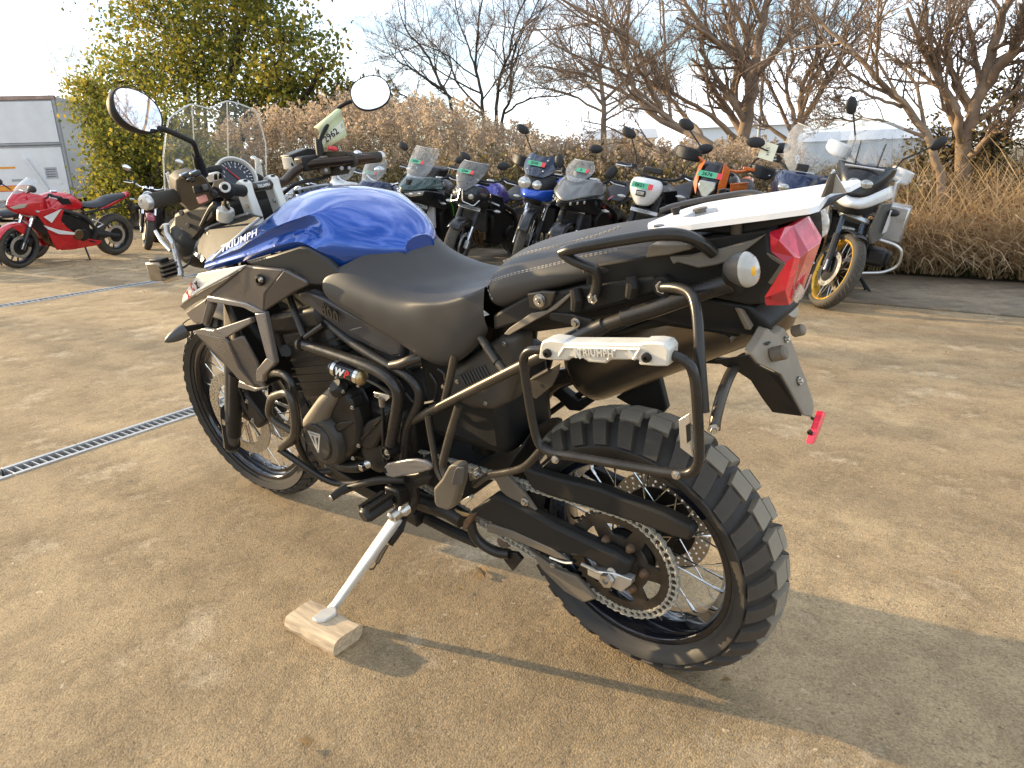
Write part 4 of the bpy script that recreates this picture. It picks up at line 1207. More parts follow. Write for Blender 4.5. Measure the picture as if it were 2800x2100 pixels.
# nose of the seat that rises along the tank
PS = prt('passenger_seat')
pil_rows = [
    [(0.258, 0, 0.935), (0.258, .07, 0.935), (0.256, .120, 0.928), (0.256, .142, 0.915), (0.248, .142, 0.895), (0.25, .11, 0.885)],
    [(0.262, 0, 0.965), (0.262, .06, 0.966), (0.258, .118, 0.955), (0.252, .150, 0.936), (0.236, .152, 0.893), (0.24, .11, 0.875)],
    [(0.225, 0, 0.994), (0.225, .06, 0.993), (0.220, .125, 0.976), (0.210, .158, 0.948), (0.190, .158, 0.905), (0.20, .11, 0.885)],
    [(0.150, 0, 1.010), (0.150, .06, 1.009), (0.145, .130, 0.992), (0.135, .162, 0.965), (0.125, .160, 0.930), (0.13, .11, 0.92)],
    [(0.060, 0, 1.028), (0.060, .06, 1.026), (0.055, .130, 1.008), (0.045, .160, 0.982), (0.035, .156, 0.958), (0.04, .11, 0.95)],
    [(-0.040, 0, 1.044), (-0.04, .06, 1.042), (-0.045, .120, 1.024), (-0.05, .148, 1.000), (-0.055, .142, 0.978), (-0.05, .11, 0.97)],
    [(-0.125, 0, 1.052), (-0.125, .05, 1.050), (-0.125, .095, 1.036), (-0.125, .122, 1.012), (-0.125, .116, 0.994), (-0.12, .09, 0.99)],
    [(-0.150, 0, 1.020), (-0.150, .05, 1.018), (-0.150, .085, 1.010), (-0.150, .105, 1.000), (-0.150, .100, 0.99), (-0.15, .08, 0.985)],
]
MB().grid([[Vector(p) for p in r] for r in pil_rows]).build('seat_cover', M_SEAT, PS, sub=3, mirror=True, angle=180)
def stitches(path, name, parent, off=0.0025):
    P = smooth_path(path, 40)
    mb = MB(); acc = 0; on = True; start = P[0]
    for i in range(1, len(P)):
        acc += (P[i] - P[i - 1]).length
        if acc > (0.0052 if on else 0.003):
            if on: mb.tube([start, P[i]], 0.0009, 4)
            on = not on; start = P[i]; acc = 0
    mb.build(name, M_SEAM, parent)
def rowpts(rows, c, off, d=(0, 0)):
    return [Vector(r[c]) + Vector((0, off[0], off[1])) for r in rows]
for k, o in ((0, 0.0), (1, 0.006)):
    stitches([V('7', *q, .1) for q in ((540, 392, .1), (545, 370, .1))] if False else [V('7', a, b + k * 11, y) for a, b, y in ((545, 405, .156), (700, 352, .163), (900, 305, .166), (1050, 268, .166), (1200, 230, .164), (1400, 190, .160))], 'stitching', PS)
    stitches([V('7', a, b + k * 8, y) for a, b, y in ((655, 268, .128), (800, 215, .135), (980, 172, .136), (1180, 122, .134), (1330, 75, .130), (1420, 40, .126))], 'stitching', PS)
stitches(Vs('7', (548, 425, .155), (560, 470, .156), (590, 530, .156)), 'stitching', PS)

# ---------------------------------------------------------------- side panels below the tank and seat
SP = prt('side_panel')
slab_obj('panel', Vs('5', (915, 265, .16), (1000, 245, .168), (1100, 290, .172), (1300, 405, .172), (1560, 525, .168), (1659, 610, .162), (1659, 720, .158), (1600, 720, .155), (1300, 580, .150), (1000, 350, .150)), (0, -0.03, 0), mat('blue_black_plastic', (0.022, 0.026, 0.036), 0.42, var=0.15, bump=0.15, bscale=500, dust=0.1), SP, bevel=0.008)
slab_obj('panel_step', Vs('5', (1275, 520, .163), (1380, 485, .166), (1560, 530, .166), (1640, 600, .162), (1640, 690, .16), (1590, 700, .158)), (0, -0.01, 0), MATS['blue_black_plastic'], SP, bevel=0.004)
me = text_mesh('800', 0.040, 0.0012, M_GLOSSBLK, shear=-0.25, spacing=1.15, offset=0.001)
PA, PB = V('5', 1075, 345, .168), V('5', 1265, 460, .168)
inst('panel_lettering', me, SP, frame_m((PA + PB) / 2 + Vector((0, 0.004, 0)), PB - PA, (0, 0, 1)))
slab_obj('tank_infill', Vs('2', (740, 1485, .212), (960, 1425, .198), (1160, 1362, .180), (1215, 1378, .180), (1360, 1460, .168), (1450, 1560, .165), (1500, 1659, .16), (1250, 1659, .175), (1215, 1640, .18), (1040, 1550, .195), (800, 1510, .21)), (0, -0.02, 0), M_GREYL if False else mat('grey_infill', (0.030, 0.029, 0.027), 0.5, var=0.1, bump=0.15, bscale=500), SP, bevel=0.006)

# ---------------------------------------------------------------- radiator cowls (mirrored on the other side)
def cowl(name, k, pts, t, m, bevel=0.003):
    for sgn in (1, -1):
        o = [V(k, *p) for p in pts]
        if sgn < 0: o = [flip(p) for p in o]
        slab_obj(name, o, (0, -t * sgn, 0), m, CWL, bevel=bevel)
CWL = prt('radiator_cowl')
cowl('upper_cowl', '5', ((565, 68, .222), (830, 98, .214), (700, 262, .224), (690, 385, .212), (640, 390, .212), (550, 332, .218), (300, 282, .232), (440, 170, .232)), 0.014, M_TITAN, 0.004)
cowl('upper_cowl', '5', ((830, 98, .214), (985, 178, .186), (997, 205, .184), (900, 252, .192), (690, 386, .212), (700, 262, .224)), 0.014, M_TITAN, 0.004)
bolt(V('5', 675, 165, .224), 1.9, BLKB, CWL)
bolt(V('5', 675, 165, .232), 0.9, BOLT, CWL)
cowl('nose_decal_white', '5', ((130, 270, .205), (232, 122, .236), (420, 88, .234), (570, 62, .226), (440, 140, .238), (250, 240, .236), (115, 335, .212)), 0.006, M_WHITE)
cowl('nose_black', '5', ((575, 66, .2265), (440, 172, .237), (300, 284, .235), (205, 330, .222), (140, 380, .205), (100, 352, .20), (115, 338, .205), (250, 242, .234), (440, 142, .236)), 0.006, M_GLOSSBLK)
for txt, q, mm in (('X', (165, 268), M_REDP), ('C', (195, 215), M_REDP), ('X', (228, 205), M_DARK)):
    me = text_mesh(txt, 0.030, 0.0008, mm, shear=0.1, offset=0.0010)
    p = V('5', q[0] + 10, q[1] + 2, .222)
    inst('decal_letter', me, CWL, frame_m(p + Vector((0, 0.005, 0)), V('5', q[0] + 60, q[1] - 50, .234) - p, (0.3, 0, 1)))
# open frame of the lower cowl
def bar(name, a, m=M_TITAN2, t=0.018):
    cowl(name, '5', a, t, m, 0.004)
bar('lower_cowl_bar', ((282, 300, .236), (300, 278, .236), (560, 330, .226), (690, 392, .215), (625, 402, .218), (545, 362, .226), (310, 322, .236)))
bar('lower_cowl_bar', ((625, 400, .218), (692, 394, .215), (767, 742, .21), (708, 712, .214)))
bar('lower_cowl_bar', ((708, 710, .214), (767, 740, .21), (762, 760, .205), (690, 835, .195), (685, 880, .188), (640, 880, .188), (632, 830, .195), (640, 790, .20)))
bar('lower_cowl_bar', ((300, 280, .236), (335, 350, .226), (285, 490, .222), (255, 470, .222)), M_TITAN)
bar('lower_cowl_spar', ((202, 515, .228), (262, 510, .232), (330, 520, .228), (595, 430, .222), (600, 470, .220), (420, 575, .222), (300, 560, .226), (220, 545, .226)))
cowl('lower_cowl', '5', ((205, 530, .226), (300, 552, .226), (420, 570, .222), (440, 600, .222), (520, 780, .205), (632, 915, .180), (640, 945, .172), (520, 870, .182), (450, 790, .195), (330, 680, .212)), 0.014, M_TITAN, 0.004)
cowl('lower_cowl', '5', ((432, 598, .218), (540, 556, .210), (640, 740, .198), (690, 900, .180), (700, 915, .178), (630, 925, .176), (530, 790, .198)), 0.010, M_TITAN, 0.004)
cowl('lower_cowl', '5', ((515, 870, .178), (632, 920, .180), (700, 912, .180), (690, 930, .176), (625, 950, .172), (510, 918, .172)), 0.02, M_TITAN2, 0.004)
cowl('intake_lip', '5', ((150, 390, .205), (285, 300, .235), (300, 380, .225), (270, 470, .22), (205, 470, .21), (160, 420, .205)), 0.01, M_TITAN, 0.004)

# front indicator on the left and right
def pod(parent, tip, base, r, m_shell, lens=None):
    d = (base - tip)
    P = [tip + d * t for t in (0, 0.10, 0.30, 0.55, 0.80, 0.97, 1.0)]
    MB().tube(P, [r * q for q in (0.08, 0.38, 0.70, 0.92, 1.0, 0.95, 0.6)], 16).build('indicator_shell', m_shell, parent, angle=50)
for sgn in (1, -1):
    IN = prt('front_indicator')
    f = (lambda p: p) if sgn > 0 else flip
    pod(IN, f(V('5', 0, 600, .345)), f(V('5', 160, 510, .285)), 0.020, M_GREYL)
    MB().tube([f(V('5', 150, 510, .29)), f(V('5', 262, 488, .235))], 0.009, 10).build('indicator_stalk', M_BLK, IN)

# ---------------------------------------------------------------- cockpit: headlights, screen, dials
HD = prt('headlight')
for s in (1, -1):
    c = Vector((1.44, s * 0.085, 0.965))
    MB().ball(c, (0.115, 0.088, 0.088), 20, 12).build('headlight_shell', M_BLK, HD)
    MB().lathe([(0, 0.014), (0.012, 0.014), (0.014, 0.0), (0, 0)], c + Vector((-0.102, s * 0.020, 0.03)), (-1, 0.1 * s, 0.1), 14).build('shell_cap', M_DUSTY, HD)
    MB().lathe([(0, 0.02), (0.05, 0.012), (0.07, 0.0), (0, 0)], c + Vector((0.10, 0, 0)), (1, 0, 0), 20).build('headlight_lens', M_CLEAR, HD)
MB().box((1.40, 0, 1.02), (0.16, 0.24, 0.08)).build('headlight_frame', M_BLK, HD, bevel=0.02)
slab_obj('headlight_back', Vs('2', (205, 1120, .15), (330, 1060, .15), (520, 1070, .14), (520, 1160, .14), (455, 1225, .145), (330, 1385, .152), (420, 1440, .16), (300, 1490, .165), (235, 1440, .165), (200, 1290, .16)), (0.05, -0.12, 0), M_BLK, HD, bevel=0.02, bseg=3)
for q in ((268, 1112), (316, 1208)):
    MB().lathe([(0, 0.006), (0.006, 0.006), (0.008, 0.0), (0, 0)], V('2', *q, .155), (-0.6, 0.8, 0.1), 14).build('shell_cap', M_DUSTY, HD)
CK = prt('cockpit')
MB().slab([Vector(p) for p in ((1.33, 0.0, 1.145), (1.335, 0.10, 1.135), (1.34, 0.145, 1.085), (1.345, 0.12, 1.03), (1.35, 0, 1.02), (1.345, -0.12, 1.03), (1.34, -0.145, 1.085), (1.335, -0.10, 1.135))], (0.05, 0, 0)).build('dash_housing', M_BLK, CK, bevel=0.015)
# the round rev counter faces the rider
dc = VX('D', 1012, 835, 1.300)
dn = Vector((-0.86, 0.05, 0.50)).normalized()
MB().lathe([(0, -0.035), (0.058, -0.035), (0.062, 0.0), (0.0615, 0.006), (0.0565, 0.008), (0.053, 0.003), (0.0525, -0.004)], dc, dn, 40).build('dial_bezel', M_SILV, CK)
MB().lathe([(0, 0.0), (0.053, 0.0)], dc - dn * 0.004, dn, 40).build('dial_face', M_DIAL, CK)
dx = Vector((0, -1, 0)); dx = (dx - dn * dx.dot(dn)).normalized(); dy = dn.cross(dx)
tk = MB(); dp = dc - dn * 0.0036
for k in range(21):
    a = R_(215 - 250 * k / 20); lo = 0.040 if k % 2 == 0 else 0.044
    e = dx * math.cos(a) + dy * math.sin(a)
    tk.tube([dp + e * lo, dp + e * 0.050], 0.0010, 4)
tk.build('dial_marks', M_INK, CK)
for k in range(0, 11):
    a = R_(215 - 250 * k / 10)
    me = text_mesh(str(k), 0.0095, 0.0002, M_INK)
    inst('dial_numeral', me, CK, frame_m(dp + (dx * math.cos(a) + dy * math.sin(a)) * 0.034, dx, dy))
na = R_(118)
MB().tube([dp + dn * 0.002 - (dx * math.cos(na) + dy * math.sin(na)) * 0.01, dp + dn * 0.002 + (dx * math.cos(na) + dy * math.sin(na)) * 0.040], [0.0020, 0.0008], 6).build('dial_needle', M_REDP, CK)
lc = dc + Vector((0.01, 0.105, -0.012))
MB().box(lc, (0.02, 0.09, 0.075), Matrix.Rotation(R_(-30), 3, 'Y')).build('display', M_GLOSSBLK, CK, bevel=0.006)
MB().box(dc - dx * 0.060 + dy * 0.012 - dn * 0.02, (0.02, 0.05, 0.09), Matrix.Rotation(R_(-30), 3, 'Y')).build('dash_hood', M_BLK, CK, bevel=0.01)

# windscreen: curved sheet with two raised ribs
WS = prt('windscreen')
def scr(y, z):
    return Vector((1.362 + (1.343 - z) * 0.42 - 1.35 * y * y, y, z))
def top(y):
    ay = abs(y)
    if ay < 0.055: return 1.328 + 0.016 * (ay / 0.055)
    if ay < 0.135: return 1.344 - 0.030 * ((ay - 0.055) / 0.08) ** 1.4
    return 1.314 - 0.10 * ((ay - 0.135) / 0.035) ** 1.5
def bot(y):
    return 1.095 + 0.02 * abs(y) / 0.17
rows = []
ys = [-0.17 + 0.34 * i / 34 for i in range(35)]
for j in range(13):
    rows.append([scr(y * (1 - 0.02 * j / 12), bot(y) + (top(y) - bot(y)) * j / 12) for y in ys])
MB().grid(rows).build('screen_sheet', M_SCREEN, WS, angle=180)
edge = rows[-1]
MB().tube(edge, 0.0022, 6).build('rim_lit_edge', M_EDGE, WS)
for c in (0, -1):
    MB().tube([r[c] for r in rows], 0.0020, 6).build('rim_lit_edge', M_EDGE, WS)
for y in (0.055, -0.055):
    MB().tube([scr(y, bot(y) + (top(y) - bot(y)) * j / 12) + Vector((-0.001, 0, 0)) for j in range(13)], 0.0016, 6).build('screen_rib', M_EDGE, WS)
for y in (0.155, -0.155):
    c = scr(y, 1.125)
    slab_obj('screen_bracket', [c + Vector((-0.01, 0, -0.03)), c + Vector((-0.012, 0, 0.045)), c + Vector((-0.005, -0.012 * (1 if y > 0 else -1), 0.05)), c + Vector((0.005, -0.02 * (1 if y > 0 else -1), -0.03))], (0.006, 0, 0), M_EDGE, WS, bevel=0.002)

# fog lamp on its perforated bracket
FL = prt('fog_lamp')
for sgn in (1, -1):
    f = (lambda p: p) if sgn > 0 else flip
    br = MB().tube([f(p) for p in Vs('2', (120, 1225, .165), (150, 1190, .165), (160, 1270, .17), (205, 1340, .18), (240, 1480, .20), (268, 1590, .21), (130, 1632, .245))], 0.0085, 8, 0.01, flat=0.35)
    br.build('lamp_bracket', M_ALU, FL)
    for q in ((200, 1365), (222, 1440)):
        MB().slab([f(V('2', q[0] - 7, q[1] - 22, .193 + .01 * (q[1] > 1400))), f(V('2', q[0] + 3, q[1] - 24, .193 + .01 * (q[1] > 1400))), f(V('2', q[0] + 10, q[1] + 20, .196 + .01 * (q[1] > 1400))), f(V('2', q[0] + 1, q[1] + 22, .196 + .01 * (q[1] > 1400)))], (0, 0.0012 * sgn, 0)).build('bracket_slot', M_DARK, FL)
    c = f(V('2', 125, 1540, .235))
    rotl = Matrix.Rotation(R_(12 * sgn), 3, 'Z')
    MB().box(c, (0.060, 0.062, 0.056), rotl).build('lamp_body', mat('lamp_bronze', (0.30, 0.24, 0.17), 0.35, 0.6, var=0.2, vscale=30), FL, bevel=0.006)
    MB().box(c + Vector((-0.012, 0.008 * sgn, 0.030)), (0.05, 0.03, 0.012), rotl).box(c + Vector((-0.034, 0, 0)), (0.012, 0.05, 0.04), rotl).build('lamp_heatsink', M_BLK, FL, bevel=0.003)
    fb = MB()
    for i in range(4):
        fb.box(c + Vector((-0.040, 0, -0.018 + 0.012 * i)), (0.016, 0.054, 0.004), rotl)
    fb.build('lamp_fins', M_DUSTY, FL)
    MB().lathe([(0, 0.004), (0.022, 0.004), (0.025, 0), (0, 0)], c + Vector((0.031, 0, 0)), (1, 0, 0), 20).build('lamp_lens', M_CLEAR, FL)
    tube_obj('lamp_cable', [f(p) for p in Vs('2', (240, 1535, .205), (285, 1525, .19), (330, 1490, .175), (345, 1440, .165))], 0.0035, M_CABLE, FL, 6)
    MB().tube([f(p) for p in Vs('2', (70, 1250, .165), (110, 1320, .172), (185, 1400, .185))], 0.005, 8).build('lamp_stay', M_ALU, FL)

# ---------------------------------------------------------------- handlebar
HB = prt('handlebar')
Lg0, Lg1 = V('D', 325, 1033, .418), V('D', 640, 965, .295)
Rg0, Rg1 = V('2', 1775, 687, -.422), V('2', 1545, 712, -.300)
cl = V('D', 1085, 930, .055); cr_ = V('D', 1290, 892, -.055)
lk = V('D', 900, 950, .150); rk = V('2', 1130, 795, -.175); rk2 = V('2', 1240, 745, -.225)
bar_pts = [Lg0, Lg1, V('D', 800, 955, .215), lk, V('D', 1000, 945, .10), cl, cr_, V('2', 1035, 880, -.105), rk, rk2, Rg1, Rg0]
MB().tube(smooth_path(bar_pts, 6), 0.0140, 14).build('bar_tube', mat('bar_bronze', (0.055, 0.038, 0.028), 0.32, 0.7, var=0.15), HB)
MB().tube([cl.lerp(cr_, 0.25), cl.lerp(cr_, 0.75)], 0.0148, 14).build('bar_pad', M_GLOSSBLK, HB)
me = text_mesh('TRIUMPH', 0.0125, 0.0003, M_INK, offset=0.0002)
bd = (cr_ - cl).normalized(); tocam = (_CB - (cl + cr_) / 2).normalized(); tn = (tocam - bd * tocam.dot(bd)).normalized()
inst('bar_lettering', me, HB, frame_m(cl.lerp(cr_, 0.5) + tn * 0.0150, bd, tn.cross(bd)))
M_GRIP = mat('grip_rubber', (0.030, 0.028, 0.025), 0.75, var=0.2, bump=0.3, bscale=300, dust=0.35, dcol=(0.14, 0.11, 0.07))
def grip(a, b):
    d = b - a; L = d.length; u = d.normalized()
    pr = [(0, 0), (0.016, 0.0), (0.0172, 0.004)]
    n = 34
    for i in range(n):
        t0 = 0.006 + (L - 0.02) * i / n
        pr += [(0.0168, t0), (0.0174, t0 + 0.0006), (0.0174, t0 + 0.0020), (0.0168, t0 + 0.0026)]
    pr += [(0.017, L - 0.014), (0.0225, L - 0.012), (0.0235, L - 0.002), (0.015, L)]
    MB().lathe(pr, a, u, 24).build('grip', M_GRIP, HB)
grip(Lg0 + (Lg1 - Lg0).normalized() * 0.008, Lg1)
grip(Rg0 + (Rg1 - Rg0).normalized() * 0.008, Rg1)
for a, b in ((Lg0, Lg1), (Rg0, Rg1)):
    MB().lathe([(0, -0.006), (0.007, -0.0055), (0.008, -0.008), (0.0150, -0.007), (0.0175, -0.002), (0.0175, 0.008), (0, 0.008)], a, b - a, 24).build('bar_end', M_ALU, HB)
# risers and clamps
for p in (cl, cr_):
    q = Vector((p.x + 0.005, p.y, p.z))
    base = Vector((p.x - 0.012, p.y, p.z - 0.110))
    MB().slab([q + Vector((-0.024, -0.014, -0.012)), q + Vector((-0.022, -0.014, 0.018)), q + Vector((0, -0.014, 0.026)), q + Vector((0.022, -0.014, 0.018)), q + Vector((0.024, -0.014, -0.012)), base + Vector((0.026, -0.014, 0.03)), base + Vector((0.022, -0.014, 0)), base + Vector((-0.022, -0.014, 0)), base + Vector((-0.022, -0.014, 0.04))], (0, 0.028, 0)).build('riser', M_SILV, HB, bevel=0.005, bseg=3)
    for dx in (-0.013, 0.015):
        bolt(q + Vector((dx, 0, 0.021)), 0.75, BLKB, HB, (0.1, 0, 1))
    bolt(q + Vector((-0.016, 0.0145, -0.045)), 0.9, BOLT, HB, (-0.3, 1, 0))
# top yoke and stem nut
slab_obj('top_yoke', [Vector(p) for p in ((1.145, 0.125, 1.000), (1.195, 0.15, 0.99), (1.245, 0.135, 0.985), (1.25, 0.05, 0.985), (1.25, -0.05, 0.985), (1.255, -0.135, 0.985), (1.21, -0.15, 0.99), (1.16, -0.125, 1.000), (1.13, -0.04, 1.005), (1.125, 0.04, 1.005))], (0, 0, 0.018), M_SILV, HB, bevel=0.005)
for q, y in (((600, 1110), .115), ((880, 1085), -.105)):
    c = V('2', *q, y)
    MB().lathe([(0, 0.024), (0.011, 0.024), (0.012, 0.012), (0.022, 0.010), (0.024, 0.004), (0.025, -0.02), (0, -0.02)], c, (-0.40, 0, 0.91), 22).build('fork_cap', M_SILV, HB)
    MB().lathe([(0, 0.020), (0.0105, 0.020), (0.0105, 0.010), (0, 0.010)], c + Vector((-0.004, 0, 0.010)), (-0.40, 0, 0.91), 6).build('fork_adjuster', M_BRONZE, HB)
# left switch block, levers, mirror clamps
sc_ = V('D', 745, 935, .240)
bdir = (Lg1 - Lg0).normalized()
LB = MB().slab(Vs('D', (560, 870, .342), (600, 830, .334), (690, 808, .316), (770, 830, .302), (830, 920, .289), (862, 990, .282), (820, 1035, .289), (720, 1085, .307), (660, 1105, .318), (590, 1010, .331), (560, 930, .340)), (0.055, -0.012, 0.012))
LB.build('switch_block', mat('switch_plastic', (0.060, 0.048, 0.034), 0.55, var=0.15, bump=0.2, bscale=500, dust=0.35, dcol=(0.17, 0.125, 0.075)), HB, bevel=0.006, bseg=3)
MB().box(V('D', 745, 930, .318), (0.010, 0.036, 0.018)).build('switch', M_BLK, HB, bevel=0.003)
MB().box(V('D', 775, 918, .314), (0.010, 0.012, 0.014)).build('switch', M_GREYL, HB, bevel=0.003)
MB().box(V('D', 755, 1007, .314), (0.010, 0.024, 0.016), Matrix.Rotation(R_(-10), 3, 'X')).build('horn_button', mat('salmon_button', (0.75, 0.33, 0.26), 0.5, var=0.05), HB, bevel=0.003)
MB().lathe([(0, 0.012), (0.005, 0.012), (0.0095, 0.006), (0.0100, 0), (0, 0)], V('D', 842, 968, .294), (-0.9, 0.4, 0.1), 16).build('switch_knob', M_BLK, HB)
for q, w in (((625, 830), .02), ((700, 815), .02), ((665, 862), .012)):
    MB().box(V('D', q[0], q[1], .330), (0.02, w, 0.012), Matrix.Rotation(R_(-15), 3, 'X')).build('switch', M_GLOSSBLK, HB, bevel=0.003)
# pair of auxiliary switches and the clock on the bar
slab_obj('aux_panel', Vs('D', (790, 820, .205), (885, 795, .19), (910, 860, .185), (830, 885, .20)), (0.016, 0, 0), M_SILV, HB, bevel=0.003)
for q in ((852, 838), (887, 832)):
    MB().slab(Vs('D', (q[0] - 16, q[1] - 20, .205), (q[0] + 12, q[1] - 24, .20), (q[0] + 18, q[1] + 22, .20), (q[0] - 10, q[1] + 26, .205)), (-0.006, 0.002, 0)).build('aux_switch', M_GLOSSBLK, HB, bevel=0.002)
MB().tube([V('D', 880, 905, .180), V('D', 960, 950, .150)], 0.024, 14).build('usb_socket', M_BLK, HB, bevel=0.003)
MB().lathe([(0.008, 0.003), (0.013, 0.003), (0.014, 0.0), (0.008, 0.0)], V('D', 928, 918, .182), (-0.8, 0.55, 0.2), 20, closed=True).build('socket_ring', M_SILV, HB)
MB().lathe([(0, 0.0015), (0.009, 0.0015), (0.009, 0)], V('D', 928, 918, .182), (-0.8, 0.55, 0.2), 16).build('socket_cover', M_BLK, HB)
MB().tube([V('D', 960, 930, .14), V('D', 985, 935, .125), V('D', 1060, 945, .085)], 0.0165, 12).build('bar_sleeve', M_BLK, HB)
# right hand: master cylinder, switch block
slab_obj('reservoir', Vs('2', (1082, 680, -.215), (1225, 625, -.255), (1290, 640, -.275), (1290, 700, -.27), (1150, 770, -.225), (1100, 760, -.215)), (0.045, 0, 0), M_BLK, HB, bevel=0.006)
slab_obj('reservoir_lid', [p + Vector((0, 0, 0.0)) for p in Vs('2', (1080, 676, -.214), (1224, 620, -.255), (1292, 634, -.276), (1292, 648, -.276), (1225, 636, -.256), (1086, 695, -.215))], (0.05, 0, 0), M_GREYL, HB, bevel=0.003)
slab_obj('reservoir_face', Vs('2', (1080, 690, -.213), (1100, 690, -.215), (1135, 765, -.222), (1125, 790, -.222), (1095, 780, -.215)), (0.04, 0, 0), M_SILV, HB, bevel=0.003)
MB().box(V('2', 1230, 735, -.235), (0.05, 0.075, 0.045)).build('master_cylinder', M_BLK, HB, bevel=0.008)
MB().box(V('2', 1345, 750, -.262), (0.030, 0.022, 0.055)).build('bar_clamp', M_DUSTY, HB, bevel=0.004)
for q in ((1335, 712), (1360, 790)):
    bolt(V('2', *q, -.252), 0.75, BOLT, HB, (-0.8, 0.6, 0))
slab_obj('switch_block', Vs('2', (1370, 660, -.285), (1440, 640, -.290), (1525, 645, -.305), (1560, 690, -.31), (1562, 770, -.31), (1530, 820, -.305), (1450, 835, -.295), (1400, 800, -.287), (1370, 730, -.283)), (0.055, 0.015, 0), MATS['switch_plastic'], HB, bevel=0.008, bseg=3)
MB().box(V('2', 1500, 695, -.292), (0.008, 0.018, 0.020)).build('switch', M_BLK, HB, bevel=0.002)
MB().lathe([(0, 0.006), (0.006, 0.006), (0.0075, 0), (0, 0)], V('2', 1478, 772, -.287), (-0.8, 0.6, 0), 14).build('switch_knob', M_STEEL, HB)
MB().lathe([(0, 0.006), (0.005, 0.006), (0.0065, 0), (0, 0)], V('2', 1535, 770, -.298), (-0.8, 0.6, 0), 14).build('switch_knob', M_STEEL, HB)
MB().box(V('2', 1407, 626, -.288), (0.022, 0.024, 0.012), Matrix.Rotation(R_(20), 3, 'X')).build('kill_switch', mat('kill_red', (0.75, 0.05, 0.06), 0.4), HB, bevel=0.003)
tube_obj('throttle_cable', [V('2', 1390, 830, -.285), V('2', 1300, 860, -.25), V('2', 1130, 885, -.17), V('2', 1020, 950, -.12) + Vector((0.05, 0, -0.03))], 0.006, M_CABLE, HB, 8)
for a, b, c_ in ((Lg0, Lg1, 1), (Rg0, Rg1, -1)):
    o = Vector((0.075, 0, -0.015))
    MB().tube([b + o + (b - a) * 0.15, b + o * 1.0, a.lerp(b, 0.5) + o * 1.05, a + o * 0.9], [0.008, 0.007, 0.0055, 0.006], 10).build('lever', M_BLK, HB)
tube_obj('wiring', [V('D', 930, 990, .15), V('D', 925, 1050, .13), V('D', 960, 1085, .12)], 0.004, M_CABLE, HB, 6)
tube_obj('wiring', smooth_path([V('D', 850, 1040, .20), V('D', 900, 1090, .17) + Vector((0.06, 0, 0)), V('D', 860, 1150, .14) + Vector((0.1, 0, -0.03))], 6), 0.006, M_CABLE, HB, 6)

# ---------------------------------------------------------------- mirrors
def mirror(c, n, up, rx, ry, stem, stalk):
    M = prt('mirror')
    n = n.normalized(); x = up.cross(n).normalized(); y = n.cross(x)
    rows = []
    for t, sc in ((0.003, 0.93), (0.002, 0.985), (-0.003, 1.0), (-0.012, 0.985), (-0.024, 0.88), (-0.033, 0.66), (-0.038, 0.36), (-0.040, 0.05)):
        rows.append([c + n * t + (x * (rx * sc * math.copysign(abs(math.cos(a)) ** 0.9, math.cos(a))) + y * (ry * sc * math.copysign(abs(math.sin(a)) ** 0.9, math.sin(a)))) for a in [2 * math.pi * k / 40 for k in range(40)]])
    MB().grid(rows, wrap=True).build('mirror_shell', M_BLK, M, angle=60)
    ring = [c + n * 0.002 + x * (rx * 0.93 * math.copysign(abs(math.cos(a)) ** 0.9, math.cos(a))) + y * (ry * 0.93 * math.copysign(abs(math.sin(a)) ** 0.9, math.sin(a))) for a in [2 * math.pi * k / 40 for k in range(40)]]
    MB().add(ring, [tuple(range(40))]).build('mirror_pane', M_MIRROR, M)
    P = smooth_path(stem, 5)
    MB().tube(P, 0.0062, 10).build('mirror_stem', M_BLK, M)
    MB().tube(stalk, [0.010, 0.0125, 0.0125, 0.008][:len(stalk)], 12).build('mirror_boot', M_BLK, M)
    return M
lm = V('D', 268, 337, .400)
mirror(lm, Vector((-0.90, -0.33, 0.20)), Vector((0.0, -0.32, 1)), 0.063, 0.047, [V('D', 425, 475, .372), V('D', 480, 485, .355), V('D', 640, 555, .315), V('D', 690, 590, .30), V('D', 720, 690, .285)], [V('D', 715, 680, .286), V('D', 730, 740, .278), V('D', 762, 820, .262)])
rm = V('2', 1695, 205, -.405)
mirror(rm, Vector((-0.74, 0.62, 0.26)), Vector((0.0, 0.25, 1)), 0.063, 0.051, [V('2', 1560, 265, -.385), V('2', 1500, 290, -.372), V('2', 1440, 340, -.355), V('2', 1330, 520, -.29), V('2', 1310, 600, -.275)], [V('2', 1300, 560, -.272), V('2', 1308, 610, -.268), V('2', 1318, 690, -.262)])
# ---------------------------------------------------------------- tail, lamps, rack, grab rails
TL = prt('tail')
MB().slab(Vs('4', (0, 1170, .148), (420, 1100, .146), (760, 1010, .132), (1210, 930, .092), (1225, 950, .088), (1245, 1085, .088), (1340, 1160, .082), (1200, 1385, .080), (1200, 1430, .078), (1100, 1440, .088), (800, 1380, .112), (640, 1350, .125), (300, 1430, .140), (0, 1440, .148)), (0, -0.05, 0)).build('tail_panel', M_BLK, TL, bevel=0.012, bseg=3, mirror=True)
core = []
for x, hw_, z0, z1 in ((0.26, .10, .80, .89), (0.10, .11, .84, .95), (-0.05, .10, .88, 1.01), (-0.18, .085, .915, 1.035), (-0.275, .065, .93, 1.045)):
    core.append([Vector((x, y, z)) for y, z in ((-hw_, z0 + .02), (-hw_, z1 - .02), (-hw_ * .7, z1), (hw_ * .7, z1), (hw_, z1 - .02), (hw_, z0 + .02), (hw_ * .6, z0), (-hw_ * .6, z0))])
mb = MB().grid(core, wrap=True); mb.f.append(tuple(range(8))); mb.f.append(tuple(range(32, 40))[::-1])
mb.build('tail_core', M_BLK, TL, angle=30)
